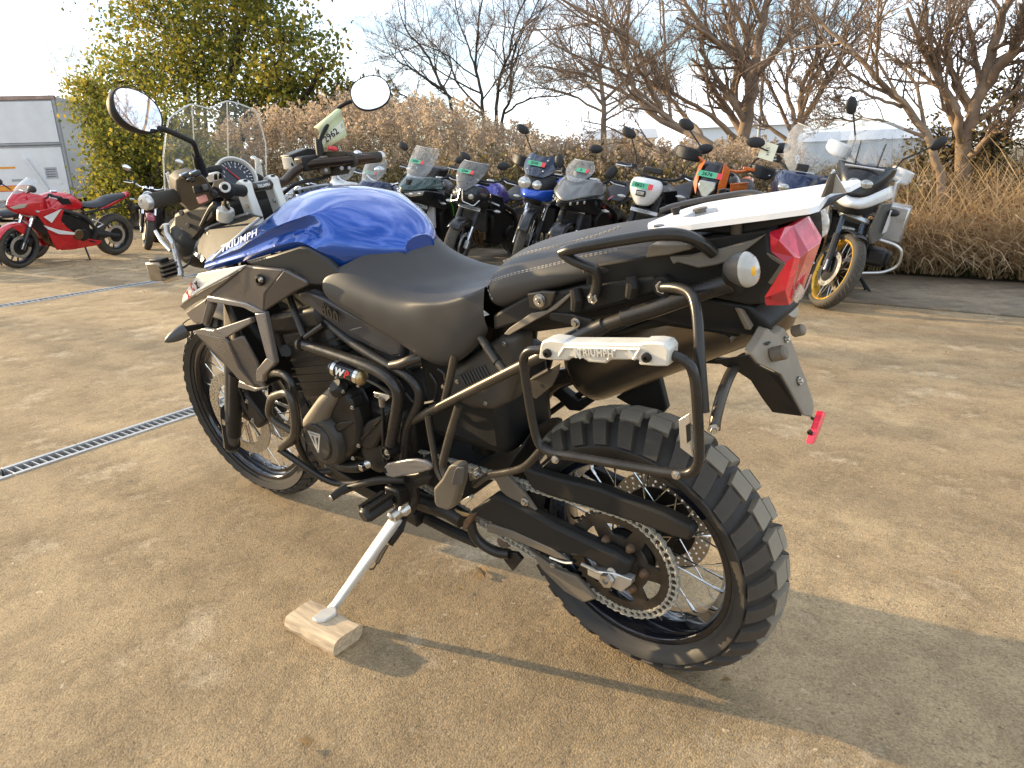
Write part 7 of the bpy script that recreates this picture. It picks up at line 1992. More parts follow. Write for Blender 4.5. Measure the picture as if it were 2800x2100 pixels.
# ---- blue middleweight adventure bike
def bike_advblue(pos, az, lean):
    b, hx, SM = b_bike('blue and white adventure motorcycle with squinting twin headlight and dark blue fly screen', pos, az, lean,
        dict(tank_m=P_BLUE, tail_m=P_WHITE, fr=.345, rr=.32, fw=.09, rw=.15, spokes=True, rim=B_MATT, bar_z=1.14, tank_z=1.06, seat_z=.86, usd=False, leg_m=B_MATT, steer=16, fork_len=.68, mgr=.40, mg=(30, 120), guards=B_MATT, mir=(0.02, .38, .32), mg_m=B_BLK, wb=1.58, hdr_m=B_CHR), 0.92, ROW)
    half('face', [[(hx + .26, 0, 1.06), (hx + .25, .06, 1.07), (hx + .20, .13, 1.08), (hx + .10, .16, 1.08)],
                  [(hx + .32, 0, .98), (hx + .31, .08, .99), (hx + .24, .16, .99), (hx + .10, .19, .98)],
                  [(hx + .30, 0, .88), (hx + .28, .08, .88), (hx + .20, .15, .89), (hx + .06, .17, .90)]], B_MATT, b)
    for s, w_, h_ in ((-1, .085, .066), (1, .062, .050)):
        c = Vector((hx + .305, s * .068 - .008, .985))
        ring = lambda sc, dx: [c + Vector((dx - .02 * abs(math.cos(q)) * 0, math.cos(q) * w_ * .85 * sc, math.sin(q) * h_ * sc)) for q in [2 * math.pi * k / 18 for k in range(18)]]
        MB().grid([ring(1, 0), ring(.9, .016), ring(.5, .024), ring(.05, .026)], wrap=True).build('headlight', B_LENS, b)
        MB().ball(c + Vector((.012, 0, 0)), (.018, .026, .026), 12, 8).build('reflector', B_REFL, b)
    half('beak', [[(hx + .34, 0, .93), (hx + .32, .06, .93), (hx + .25, .13, .94), (hx + .12, .19, .96)],
                  [(hx + .44, 0, .86), (hx + .38, .06, .86), (hx + .27, .13, .87), (hx + .10, .21, .90)],
                  [(hx + .30, 0, .82), (hx + .27, .07, .81), (hx + .20, .14, .82), (hx + .04, .22, .84)]], P_BLUE, b)
    half('beak_lower', [[(hx + .42, 0, .845), (hx + .37, .055, .842), (hx + .27, .10, .84)],
                        [(hx + .30, 0, .79), (hx + .27, .06, .78), (hx + .20, .10, .77)]], B_MATT, b)
    for s in (1, -1):
        MB().slab([Vector((hx + .12, s * .20, .97)), Vector((hx - .10, s * .24, 1.00)), Vector((hx - .30, s * .22, .90)), Vector((hx - .24, s * .22, .82)), Vector((hx + .02, s * .22, .84))], (0, -s * .02, 0)).build('tank_shroud', P_BLUE, b, bevel=.006)
        MB().slab([Vector((hx + .06, s * .225, .86)), Vector((hx - .22, s * .235, .84)), Vector((hx - .26, s * .21, .66)), Vector((hx - .10, s * .20, .60)), Vector((hx - .04, s * .22, .72))], (0, -s * .02, 0)).build('radiator_shroud', P_WHITE, b, bevel=.006)
        MB().slab([Vector((hx - .02, s * .248, .97)), Vector((hx - .14, s * .25, .96)), Vector((hx - .12, s * .25, .90)), Vector((hx - .02, s * .248, .91))], (0, -s * .006, 0)).build('red_mark', P_RED, b)
        MB().box(Vector((hx + .145, s * .11, .60)) if s < 0 else Vector((hx + .145, .11, .60)), (.02, .012, .055)).build('side_reflector', B_AMB, b, bevel=.003)
    screen(b, 'fly_screen', [(hx + .30, .10, 1.07), (hx + .26, .175, 1.13), (hx + .20, .18, 1.22), (hx + .15, .15, 1.29, .02)], mat('screen_dark_blue', (0.012, 0.022, 0.048), .2, coat=.8), edge=False)
    for dy, dz in ((-.10, 1.24), (.10, 1.24), (-.085, 1.13), (.085, 1.13)):
        MB().ball((hx + .215 + (.05 if dz < 1.2 else 0), dy, dz), .010, 8, 6).build('screen_bolt', B_ALU, b)
    sticker(b, (hx + .235, -.01, 1.195), Vector((0, 1, -0.02)), Vector((-.45, 0, .88)), .19, .05, '2530')
    return b
# ---- grey wedge faced sports tourer
def bike_wedge(pos, az, lean):
    b, hx, SM = b_bike('matt grey wedge-nosed sport tourer with round mirrors and red frame lines', pos, az, lean,
        dict(tank_m=P_GREY if False else B_BLK, tail_m=B_BLK, bar_z=1.04, tank_z=1.0, usd=True, leg_m=B_CHR, steer=6, mir=(0.10, .26, .10), mir_tilt=70, lever_m=B_ALU, ind=(-0.30, .28, .74)), 0.93, ROW)
    half('wedge_nose', [[(hx + .12, 0, 1.02), (hx + .10, .08, 1.03), (hx + .04, .15, 1.03), (hx - .08, .20, 1.01)],
                        [(hx + .28, 0, .94), (hx + .23, .09, .96), (hx + .12, .18, .97), (hx - .08, .23, .95)],
                        [(hx + .40, 0, .80), (hx + .33, .09, .84), (hx + .20, .19, .88), (hx - .04, .25, .88)]], P_GREY, b)
    half('chin', [[(hx + .395, 0, .795), (hx + .325, .09, .83), (hx + .195, .185, .87), (hx - .04, .245, .87)],
                  [(hx + .34, 0, .75), (hx + .29, .09, .77), (hx + .16, .17, .79), (hx - .06, .22, .78)],
                  [(hx + .22, 0, .71), (hx + .18, .08, .71), (hx + .08, .15, .70), (hx - .12, .19, .66)]], B_BLK, b)
    for s in (1, -1):
        for k in range(3):
            MB().box((hx + .335 - .055 * k, s * (.06 + .045 * k), .795 + .012 * k), (.02, .036, .034), Matrix.Rotation(-s * .9, 3, 'Z')).build('headlight', B_LENS, b, bevel=.006)
        MB().tube([(hx - .10, s * .235, .78), (hx - .30, s * .225, .68), (hx - .46, s * .20, .62)], .007, 6).build('red_line', P_RED, b)
        MB().tube([(hx - .16, s * .235, .84), (hx - .32, s * .225, .87)], .007, 6).build('red_line', P_RED, b)
    screen(b, 'windscreen', [(hx + .22, .06, 1.0), (hx + .16, .14, 1.07), (hx + .10, .145, 1.14), (hx + .05, .10, 1.20)], B_SCR)
    sticker(b, (hx + .14, .05, 1.115), Vector((0, 1, 0.0)), Vector((-.6, 0, .8)), .12, .045, '3')
    return b
# ---- small naked with a white mask
def bike_mask(pos, az, lean):
    b, hx, SM = b_bike('small black naked motorcycle with a white headlight mask numbered 0621', pos, az, lean,
        dict(tank_m=B_BLK, tail_m=B_BLK, bar_z=1.08, tank_z=.98, usd=True, leg_m=B_CHR, fork_m=B_ENG, steer=8, mir=(0.02, .34, .30), mir_tilt=25, lever_m=B_CHR, wb=1.36, ind=(-.28, .26, .80)), 0.92, ROW)
    half('headlight_mask', [[(hx + .20, 0, 1.03), (hx + .19, .06, 1.03), (hx + .14, .13, 1.02)],
                            [(hx + .27, 0, .95), (hx + .25, .08, .95), (hx + .16, .15, .95)],
                            [(hx + .28, 0, .86), (hx + .26, .06, .86), (hx + .17, .13, .87)],
                            [(hx + .25, 0, .78), (hx + .23, .04, .78), (hx + .17, .07, .79)]], P_WHITE, b)
    MB().box((hx + .288, 0, .895), (.02, .09, .055)).build('headlight_frame', B_MATT, b, bevel=.008)
    MB().box((hx + .296, 0, .895), (.012, .066, .036)).build('headlight', B_LENS, b, bevel=.006)
    sticker(b, (hx + .282, .0, .965), Vector((0, 1, -.02)), Vector((-.3, 0, .95)), .19, .055, '0621')
    for s in (1, -1):
        MB().slab([Vector((hx + .04, s * .13, .92)), Vector((hx - .14, s * .20, .94)), Vector((hx - .28, s * .20, .78)), Vector((hx - .08, s * .16, .72))], (0, -s * .02, 0)).build('tank_shroud', B_BLK, b, bevel=.006)
    MB().box((hx + .06, 0, 1.10), (.05, .18, .05)).build('dash', B_MATT, b, bevel=.01)
    MB().slab([Vector((hx - .02, .36, 1.13)), Vector((hx - .02, .48, 1.13)), Vector((hx + .01, .48, 1.06)), Vector((hx + .01, .36, 1.06))], (.002, 0, 0)).build('paper_slip', M_PAPERW, b)
    return b
# ---- orange and dark adventure bike
def bike_orange(pos, az, lean):
    b, hx, SM = b_bike('black and orange adventure motorcycle with label 2676 above its angular headlight', pos, az, lean,
        dict(tank_m=B_BLK, tail_m=P_ORNG, fr=.335, bar_z=1.16, tank_z=1.08, seat_z=.86, usd=True, fork_m=B_ENG, steer=14, guards=B_MATT, mir=(0.02, .40, .24), spokes=True, rim=B_MATT, bar_m=P_ORNG, mgr=.39, mg=(35, 120), mg_m=B_BLK, wb=1.56), 0.92, ROW)
    half('headlight_mask', [[(hx + .18, 0, 1.16), (hx + .17, .06, 1.16), (hx + .12, .11, 1.15)],
                            [(hx + .25, 0, 1.06), (hx + .24, .08, 1.06), (hx + .15, .14, 1.05)],
                            [(hx + .29, 0, .95), (hx + .27, .07, .95), (hx + .17, .13, .95)],
                            [(hx + .27, 0, .84), (hx + .24, .05, .84), (hx + .16, .09, .85)]], B_BLK, b)
    MB().slab([Vector((hx + .28, -.065, 1.00)), Vector((hx + .28, .065, 1.00)), Vector((hx + .285, .07, .94)), Vector((hx + .285, .02, .86)), Vector((hx + .285, -.02, .86)), Vector((hx + .285, -.07, .94))], (.02, 0, 0)).build('headlight', B_LENS, b, bevel=.008)
    for s in (1, -1):
        MB().slab([Vector((hx + .19, s * .075, 1.17)), Vector((hx + .15, s * .13, 1.12)), Vector((hx + .20, s * .135, .95)), Vector((hx + .24, s * .085, .86)), Vector((hx + .265, s * .085, .98)), Vector((hx + .235, s * .09, 1.07))], (.008, 0, 0)).build('mask_flank', P_ORNG, b, bevel=.004)
        MB().slab([Vector((hx + .10, s * .16, 1.00)), Vector((hx - .16, s * .24, 1.02)), Vector((hx - .34, s * .23, .86)), Vector((hx - .12, s * .22, .74)), Vector((hx + .04, s * .18, .84))], (0, -s * .02, 0)).build('tank_shroud', P_ORNG if s > 0 else B_BLK, b, bevel=.006)
        MB().box((hx - .14, s * .22, 1.135), (.03, .10, .03)).build('bar_clamp', P_ORNG, b, bevel=.006)
    sticker(b, (hx + .262, .0, 1.055), Vector((0, 1, -.02)), Vector((-.4, 0, .9)), .20, .055, '2676')
    return b
# ---- dark tall-screen tourer beside it
def bike_screen(pos, az, lean):
    b, hx, SM = b_bike('dark travel motorcycle with a tall notched clear screen and paper tag on its mirror', pos, az, lean,
        dict(tank_m=P_DBLUE, tail_m=B_BLK, bar_z=1.10, tank_z=1.04, seat_z=.84, steer=12, mir=(0.06, .44, .10), mir_tilt=-10, fr=.32), 0.92, ROW)
    half('nose_fairing', [[(hx + .22, 0, 1.06), (hx + .20, .09, 1.06), (hx + .10, .17, 1.06), (hx - .06, .21, 1.04)],
                          [(hx + .32, 0, .94), (hx + .28, .10, .95), (hx + .16, .19, .96), (hx - .08, .23, .95)],
                          [(hx + .30, 0, .84), (hx + .26, .09, .84), (hx + .14, .17, .85), (hx - .10, .21, .84)]], P_DBLUE, b)
    for s in (1, -1):
        MB().ball((hx + .27, s * .075, .93), (.03, .05, .03), 14, 8).build('headlight', B_LENS, b)
    screen(b, 'windscreen', [(hx + .20, .08, 1.05), (hx + .16, .17, 1.14), (hx + .08, .20, 1.28), (hx + .01, .185, 1.40), (hx - .01, .15, 1.44, .035)], B_SCRC)
    MB().box((hx + .17, 0, 1.10), (.04, .09, .06)).build('screen_mount', B_MATT, b, bevel=.01)
    PTg = MB().slab([Vector((hx - .02, -.36, 1.26)), Vector((hx - .02, -.24, 1.24)), Vector((hx + .0, -.25, 1.10)), Vector((hx + .0, -.37, 1.12))], (.003, 0, 0)).build('paper_tag', M_PAPERW, b)
    me = text_mesh('5374', .034, .0004, M_DARK)
    inst('tag_number', me, b, frame_m(Vector((hx + .006, -.305, 1.18)), Vector((0, .15, -1)), Vector((0, 1, .15))))
    return b
# ---- big white adventure bike standing alone on the right
def bike_white(pos, az, lean):
    b, hx, SM = b_bike('white and black adventure motorcycle with gold spoked rims standing alone near the dry grass', pos, az, lean,
        dict(tank_m=B_BLK, tail_m=P_WHITE, fr=.325, rr=.32, fw=.115, rw=.16, spokes=True, rim=P_GOLD, bar_z=1.20, tank_z=1.12, seat_z=.88, usd=False, leg_m=B_MATT, fork_m=mat('bluish_fork', (.06, .075, .10), .3, .5), lug_m=B_ALU, steer=34, guards=P_WHITE, mir=(0.03, .42, .33), mir_tilt=60, fork_len=.66, knobby=True, wb=1.52, mgr=.352, mg=(70, 150), mg_m=B_BLK, ind=(-.22, .02, .66), sweep=.12, yoke_m=B_ALU), 0.90, 'motorcycles parked in rows')
    half('face', [[(hx + .16, 0, 1.18), (hx + .15, .09, 1.18), (hx + .10, .19, 1.19), (hx + .0, .23, 1.20)],
                  [(hx + .26, 0, 1.09), (hx + .25, .10, 1.09), (hx + .16, .19, 1.10), (hx + .0, .22, 1.11)],
                  [(hx + .28, 0, .92), (hx + .26, .08, .93), (hx + .17, .15, .95), (hx + .0, .18, 1.0)]], B_BLK, b)
    half('beak', [[(hx + .30, 0, .925), (hx + .28, .07, .93), (hx + .20, .14, .99), (hx + .08, .21, 1.04), (hx - .05, .24, 1.06)],
                  [(hx + .42, 0, .885), (hx + .37, .06, .885), (hx + .26, .13, .92), (hx + .10, .22, .98), (hx - .05, .26, 1.01)],
                  [(hx + .34, 0, .85), (hx + .30, .07, .85), (hx + .22, .14, .88), (hx + .08, .23, .94), (hx - .05, .27, .96)]], P_WHITE, b)
    half('beak_lower', [[(hx + .36, 0, .86), (hx + .32, .06, .86), (hx + .22, .12, .87), (hx + .12, .17, .91)],
                        [(hx + .24, 0, .80), (hx + .22, .06, .79), (hx + .14, .12, .80), (hx + .06, .17, .84)]], B_MATT, b)
    for s in (1, -1):
        ring = lambda sc, dx: [Vector((hx + .275 + dx, .045 * s + .01 + math.cos(q) * .052 * sc, 1.045 + math.sin(q) * .036 * sc)) for q in [2 * math.pi * k / 18 for k in range(18)]]
        MB().grid([ring(1, 0), ring(.9, .014), ring(.4, .020), ring(.05, .022)], wrap=True).build('headlight', B_LENS, b)
        MB().slab([Vector((hx + .02, s * .26, 1.08)), Vector((hx - .20, s * .28, 1.10)), Vector((hx - .36, s * .25, .98)), Vector((hx - .20, s * .27, .86)), Vector((hx - .02, s * .27, .92))], (0, -s * .02, 0)).build('tank_shroud', P_WHITE, b, bevel=.006)
        MB().slab([Vector((hx + .10, s * .20, .90)), Vector((hx + .02, s * .27, .92)), Vector((hx - .06, s * .28, .62)), Vector((hx + .02, s * .22, .56)), Vector((hx + .08, s * .18, .66))], (0, -s * .02, 0)).build('radiator_shroud', P_GREY, b, bevel=.006)
        MB().slab([Vector((hx + .05, s * .275, .86)), Vector((hx + .0, s * .29, .86)), Vector((hx - .04, s * .29, .68)), Vector((hx + .02, s * .265, .66))], (0, s * .006, 0)).build('shroud_accent', P_WHITE, b, bevel=.003)
        # boxer cylinder with its engine bar
        MB().box((hx - .20, s * .27, .44), (.20, .16, .15)).build('cylinder', B_ENG, b, bevel=.03)
        MB().box((hx - .20, s * .36, .44), (.17, .05, .12)).build('cylinder_cover', B_ALU if False else B_ENG, b, bevel=.02)
        MB().tube([(hx - .06, s * .10, .62), (hx - .08, s * .40, .58), (hx - .10, s * .46, .53), (hx - .12, s * .46, .40), (hx - .10, s * .36, .33), (hx - .04, s * .12, .28)], .014, 8, .05).build('engine_bar', B_ALU, b)
        MB().tube([(hx - .02, s * .10, .80), (hx - .02, s * .30, .80)], .014, 8).build('upper_bar', B_ALU, b)
        MB().ball((hx + .0, s * .30, .84), (.03, .05, .03), 12, 8).build('fog_lamp', B_MATT, b)
        MB().tube([(hx + .14, s * .085, 1.16), (hx + .06, s * .095, 1.36)], [.012, .010], 6, flat=.5).build('screen_arm', B_MATT, b)
        MB().box((-1.50, s * .30, .66), (.42, .20, .34)).build('pannier', B_ALU, b, bevel=.02)
    MB().tube([(hx + .19, -.15, 1.165), (hx + .21, .15, 1.165)], .010, 6).build('face_bar', B_ALU, b)
    screen(b, 'windscreen', [(hx + .17, .10, 1.13), (hx + .14, .19, 1.20), (hx + .06, .21, 1.36), (hx + .0, .19, 1.50), (hx - .02, .15, 1.535, .02)], B_SCRC)
    # big bore fork slider guard and radiator
    MB().tube([(hx - .62, .12, .22), (hx - .66, .22, 0.10), (hx - .60, .25, 0.07)], .012, 6).build('centre_stand', B_MATT, b)
    return b
# ---- red sports bike seen from its left
def bike_red(pos, az, lean):
    b, hx, SM = b_bike('red sports motorcycle with white flash on its fairing, parked side-on before the truck', pos, az, lean,
        dict(tank_m=P_RED, tail_m=P_RED, bar_z=.98, bar_w=.34, tank_z=1.0, seat_z=.82, usd=False, leg_m=B_BLK, fork_m=B_CHR, rim=B_BLK, rrim=P_MAROON if False else B_BLK, steer=6, mg_m=P_RED, mg=(20, 165), mirrors='fairing', wb=1.45, exhaust='low', ind=(-.20, .20, .78)), 0.97, 'motorcycles parked in rows')
    half('nose_fairing', [[(hx + .20, 0, 1.02), (hx + .18, .06, 1.02), (hx + .08, .13, 1.01), (hx - .06, .17, .98)],
                          [(hx + .34, 0, .90), (hx + .29, .08, .91), (hx + .16, .16, .92), (hx - .06, .20, .90)],
                          [(hx + .36, 0, .80), (hx + .30, .08, .79), (hx + .18, .16, .79), (hx - .04, .21, .78)],
                          [(hx + .24, 0, .74), (hx + .20, .07, .73), (hx + .10, .15, .72), (hx - .04, .20, .70)]], P_RED, b)
    for s in (1, -1):
        MB().slab([Vector((hx + .33, s * .045, .83)), Vector((hx + .25, s * .115, .87)), Vector((hx + .16, s * .165, .88)), Vector((hx + .20, s * .15, .83)), Vector((hx + .30, s * .08, .805))], (.008, s * .006, 0)).build('headlight', B_LENS, b, bevel=.004)
        MB().slab([Vector((hx + .10, s * .20, .78)), Vector((hx - .12, s * .225, .82)), Vector((hx - .28, s * .235, .78)), Vector((hx - .22, s * .235, .64)), Vector((hx - .30, s * .23, .54)), Vector((hx - .42, s * .22, .44)), Vector((hx - .50, s * .20, .40)), Vector((hx - .46, s * .19, .26)), Vector((hx - .16, s * .17, .22)), Vector((hx - .08, s * .19, .40)), Vector((hx - .02, s * .20, .58))], (0, -s * .03, 0)).build('side_fairing', P_RED, b, bevel=.010)
        MB().slab([Vector((hx - .46, s * .195, .36)), Vector((hx - .60, s * .185, .34)), Vector((hx - .86, s * .17, .28)), Vector((hx - .80, s * .165, .22)), Vector((hx - .40, s * .165, .20)), Vector((hx - .22, s * .168, .21))], (0, -s * .03, 0)).build('belly_pan', P_RED, b, bevel=.008)
        MB().slab([Vector((hx + .04, s * .235, .60)), Vector((hx - .16, s * .238, .52)), Vector((hx - .42, s * .228, .45)), Vector((hx - .42, s * .226, .42)), Vector((hx - .16, s * .236, .46)), Vector((hx - .02, s * .232, .54))], (0, s * .004, 0)).build('white_flash', P_WHITE, b)
        MB().slab([Vector((hx - .24, s * .241, .80)), Vector((hx + .02, s * .232, .71)), Vector((hx - .08, s * .238, .62)), Vector((hx - .0, s * .234, .69))], (0, s * .004, 0)).build('white_flash', P_WHITE, b)
        MB().slab([Vector((hx - .24, s * .150, .94)), Vector((hx - .40, s * .158, .92)), Vector((hx - .46, s * .150, .84)), Vector((hx - .30, s * .158, .84))], (0, s * .014, 0)).build('tank_inlay', B_BLK, b, bevel=.004)
        MB().slab([Vector((-.02, s * .085, .60)), Vector((.10, s * .08, .58)), Vector((-.12, s * .085, .42)), Vector((-.16, s * .085, .55))], (0, -s * .01, 0)).build('mudguard_leg', P_RED, b, bevel=.004)
        MB().tube([(hx - .74, s * .16, .60), (hx - .90, s * .17, .52), (hx - .80, s * .17, .48)], .012, 6).build('peg_bracket', B_ALU, b)
    for s in (1,):
        MB().cyl((hx - .46, .20, .42), (hx - .46, .24, .42), .075, 20, bev=.012).build('clutch_cover', B_BRONZE_, b)
    screen(b, 'windscreen', [(hx + .24, .06, .99), (hx + .16, .14, 1.06), (hx + .06, .15, 1.14), (hx + .0, .12, 1.18)], B_SCRC)
    wheel_line = MB().lathe([(.226, .052), (.230, .055), (.234, .052)], (-1.45, 0, .315), (0, 1, 0), 48)
    wheel_line.build('rim_stripe', P_RED, b)
    return b
def bike_plain(label, pos, az, lean, col, group, round_lamp=True, scale=0.93, bars=1.05, **kw):
    b, hx, SM = b_bike(label, pos, az, lean, dict(tank_m=col, tail_m=B_BLK, bar_z=bars, tank_z=.96, seat_z=.78, usd=False, leg_m=B_ENG, fork_m=B_CHR, mg_m=kw.pop('mg_m', col), mg=(40, 140), lever_m=B_CHR, mir=(.0, .36, .22), mir_m=B_CHR, bar_m=B_CHR, **kw), scale, group)
    if round_lamp:
        c = Vector((hx + .17, 0, .88))
        MB().lathe([(0, .03), (.06, .02), (.082, 0), (.080, -.03), (.05, -.10), (0, -.12)], c, (1, 0, -.05), 20).build('headlight_bowl', B_BLK, b)
        MB().lathe([(0, .036), (.05, .028), (.074, .008), (0, .008)], c, (1, 0, -.05), 20).build('headlight', B_LENS, b)
        MB().lathe([(.074, .012), (.086, .006), (.086, -.01), (.074, -.01)], c, (1, 0, -.05), 20, closed=True).build('headlight_ring', B_CHR, b)
        for s in (1, -1):
            MB().lathe([(0, .01), (.035, .008), (.038, -.03), (0, -.03)], (hx + .06, s * .05, 1.02), (-.4, 0, 1), 14).build('dial', B_CHR, b)
    else:
        half('nose_fairing', [[(hx + .20, 0, 1.04), (hx + .18, .08, 1.04), (hx + .08, .15, 1.04), (hx - .06, .18, 1.02)],
                              [(hx + .34, 0, .92), (hx + .29, .09, .94), (hx + .16, .18, .96), (hx - .06, .22, .94)],
                              [(hx + .36, 0, .82), (hx + .30, .09, .82), (hx + .18, .18, .84), (hx - .04, .23, .84)],
                              [(hx + .22, 0, .74), (hx + .18, .08, .73), (hx + .08, .16, .72), (hx - .1, .20, .70)]], col, b)
        for s in (1, -1):
            MB().slab([Vector((hx + .33, s * .04, .86)), Vector((hx + .24, s * .12, .90)), Vector((hx + .16, s * .17, .91)), Vector((hx + .20, s * .15, .86))], (.01, 0, 0)).build('headlight', B_LENS, b, bevel=.004)
            MB().slab([Vector((hx + .05, s * .22, .90)), Vector((hx - .16, s * .24, .92)), Vector((hx - .32, s * .23, .78)), Vector((hx - .22, s * .22, .62)), Vector((hx - .02, s * .21, .70))], (0, -s * .02, 0)).build('side_fairing', col, b, bevel=.008)
        screen(b, 'windscreen', [(hx + .24, .08, 1.0), (hx + .17, .16, 1.10), (hx + .10, .17, 1.22), (hx + .04, .13, 1.31)], B_SCR)
    return b, hx

AZ = R_(99)
LN = R_(10.5)
bike_green((5.86, -4.73), AZ, LN)
bike_twin((4.92, -4.62), AZ, LN)
bike_advblue((4.02, -4.66), AZ, LN)
bike_wedge((3.52, -4.62), AZ, LN)
bike_mask((2.72, -4.62), AZ, LN)
bike_orange((2.12, -4.66), AZ, LN)
bike_screen((1.36, -4.62), AZ, LN)
bike_white((0.84, -4.40), R_(98), R_(10))
bike_red((10.36, -2.0), R_(104), R_(9))
b, hx = bike_plain('dark blue touring motorcycle with clear screen and black top case, first beside the blue tank', (6.45, -4.72), AZ, LN, P_DBLUE, ROW, round_lamp=False, fork_m=P_GOLDF) if False else bike_plain('dark blue touring motorcycle with clear screen and black top case, first beside the blue tank', (6.70, -4.72), AZ, LN, P_DBLUE, ROW, round_lamp=False)
sticker(b, (hx + .14, .0, 1.13), Vector((0, 1, 0)), Vector((-.55, 0, .83)), .16, .045, '2451')
sticker(b, (hx + .345, .03, .89), Vector((-.1, 1, .12)), Vector((-.35, 0, .9)), .17, .05, '2609')
MB().box((-1.46, 0, 1.06), (.36, .44, .30)).build('top_case', B_BLK, b, bevel=.05, bseg=3)
MB().box((-1.645, 0, 1.04), (.01, .20, .05)).build('case_reflector', M_RED, b, bevel=.004)
bike_plain('white and red naked motorcycle half hidden behind the right mirror stem', (7.35, -4.75), AZ, LN, P_WHITE, ROW, round_lamp=False)
bike_plain('black retro motorcycle with round lamp half hidden behind the handlebar', (8.2, -4.75), AZ, LN, B_BLK, ROW)
bike_plain('silver retro motorcycle with round lamp behind the instrument dial', (9.05, -4.7), AZ, LN, mat('bike_silver', (.45, .45, .45), .25, .7), ROW)
bike_plain('maroon cruiser with its front wheel towards the red sports motorcycle', (10.9, -3.95), R_(150), R_(9), P_MAROON, 'motorcycles parked in rows', mg_m=P_MAROON)
bike_plain('black cruiser with long chrome bars standing behind the maroon one', (10.55, -4.55), R_(140), R_(9), B_BLK, 'motorcycles parked in rows', bars=1.12)
b, hx = bike_plain('dark blue tourer cut off by the left edge ahead of the red one', (11.0, -1.15), R_(104), R_(9), P_DBLUE, 'motorcycles parked in rows', round_lamp=False)
# ================================================================ plants
import numpy as np
NR = np.random.RandomState(11)

def np_obj(name, verts, faces, m, parent=None, mats=None, idx=None, smooth=False):
    """verts (n,3), faces (k,3) or (k,4) arrays"""
    me = bpy.data.meshes.new(name)
    verts = np.asarray(verts, np.float32); faces = np.asarray(faces, np.int32)
    k = faces.shape[1]
    me.vertices.add(len(verts)); me.vertices.foreach_set('co', verts.ravel())
    me.loops.add(faces.size); me.loops.foreach_set('vertex_index', faces.ravel())
    me.polygons.add(len(faces))
    me.polygons.foreach_set('loop_start', np.arange(0, faces.size, k, dtype=np.int32))
    me.polygons.foreach_set('loop_total', np.full(len(faces), k, np.int32))
    for mm in (mats or [m]): me.materials.append(mm)
    if idx is not None: me.polygons.foreach_set('material_index', np.asarray(idx, np.int32))
    me.polygons.foreach_set('use_smooth', np.full(len(faces), smooth))
    me.update(calc_edges=True)
    o = bpy.data.objects.new(name, me)
    link(o, parent)
    return o

def leaf_mat(name, cols, trans=0.35, rough=0.6, scale=1.2):
    """leaves: colour varies from leaf cluster to leaf cluster"""
    m = bpy.data.materials.new(name); m.use_nodes = True
    nt = m.node_tree; nt.nodes.clear()
    o = nt.nodes.new('ShaderNodeOutputMaterial')
    tc = nt.nodes.new('ShaderNodeTexCoord')
    n = nt.nodes.new('ShaderNodeTexNoise'); n.inputs['Scale'].default_value = scale; n.inputs['Detail'].default_value = 5; n.inputs['Roughness'].default_value = 0.75
    nt.links.new(tc.outputs['Object'], n.inputs['Vector'])
    wn_ = nt.nodes.new('ShaderNodeTexWhiteNoise')
    gi = nt.nodes.new('ShaderNodeNewGeometry')
    nt.links.new(gi.outputs['Random Per Island'], wn_.inputs['Vector']) if False else None
    add = nt.nodes.new('ShaderNodeMath'); add.operation = 'MULTIPLY_ADD'; add.inputs[1].default_value = 0.34; 
    nt.links.new(gi.outputs['Random Per Island'], add.inputs[0])
    sub = nt.nodes.new('ShaderNodeMath'); sub.operation = 'ADD'; sub.inputs[1].default_value = -0.17
    nt.links.new(n.outputs['Fac'], sub.inputs[0]); nt.links.new(sub.outputs[0], add.inputs[2])
    r = nt.nodes.new('ShaderNodeValToRGB')
    e = r.color_ramp.elements
    e[0].position = 0.28; e[0].color = (*cols[0], 1)
    e[1].position = 0.72; e[1].color = (*cols[-1], 1)
    for i, c in enumerate(cols[1:-1]):
        q = e.new(0.28 + 0.44 * (i + 1) / (len(cols) - 1)); q.color = (*c, 1)
    nt.links.new(add.outputs[0], r.inputs['Fac'])
    d = nt.nodes.new('ShaderNodeBsdfPrincipled'); d.inputs['Roughness'].default_value = rough; d.inputs['Specular IOR Level'].default_value = 0.3
    t = nt.nodes.new('ShaderNodeBsdfTranslucent')
    mx = nt.nodes.new('ShaderNodeMixShader'); mx.inputs[0].default_value = trans
    nt.links.new(r.outputs['Color'], d.inputs['Base Color']); nt.links.new(r.outputs['Color'], t.inputs['Color'])
    nt.links.new(d.outputs[0], mx.inputs[1]); nt.links.new(t.outputs[0], mx.inputs[2])
    nt.links.new(mx.outputs[0], o.inputs[0])
    return m

M_BARK = mat('bark', (0.26, 0.185, 0.125), 0.9, var=0.40, vscale=5, bump=0.9, bscale=40)
M_TWIG = mat('twig_bark', (0.22, 0.155, 0.11), 0.9, var=0.3, vscale=4)
M_BARKD = mat('dark_bark', (0.06, 0.045, 0.034), 0.9, var=0.4, vscale=5, bump=0.8, bscale=40)
M_LEAF = leaf_mat('broad_leaves', [(0.060, 0.080, 0.020), (0.15, 0.17, 0.030), (0.32, 0.28, 0.040), (0.50, 0.36, 0.05)], 0.50, scale=0.8)
M_DRYLEAF = leaf_mat('dry_leaves', [(0.16, 0.10, 0.05), (0.28, 0.18, 0.09), (0.38, 0.26, 0.13)], 0.3)
M_REED = leaf_mat('reed_straw', [(0.17, 0.135, 0.07), (0.34, 0.26, 0.14), (0.52, 0.41, 0.24)], 0.40, scale=2.0)
M_PLUME = leaf_mat('reed_plume', [(0.34, 0.255, 0.175), (0.50, 0.385, 0.27), (0.66, 0.53, 0.39)], 0.50, scale=2.5)
M_WEED = leaf_mat('weed_green', [(0.085, 0.085, 0.032), (0.20, 0.165, 0.06), (0.36, 0.26, 0.11)], 0.3, scale=1.5)
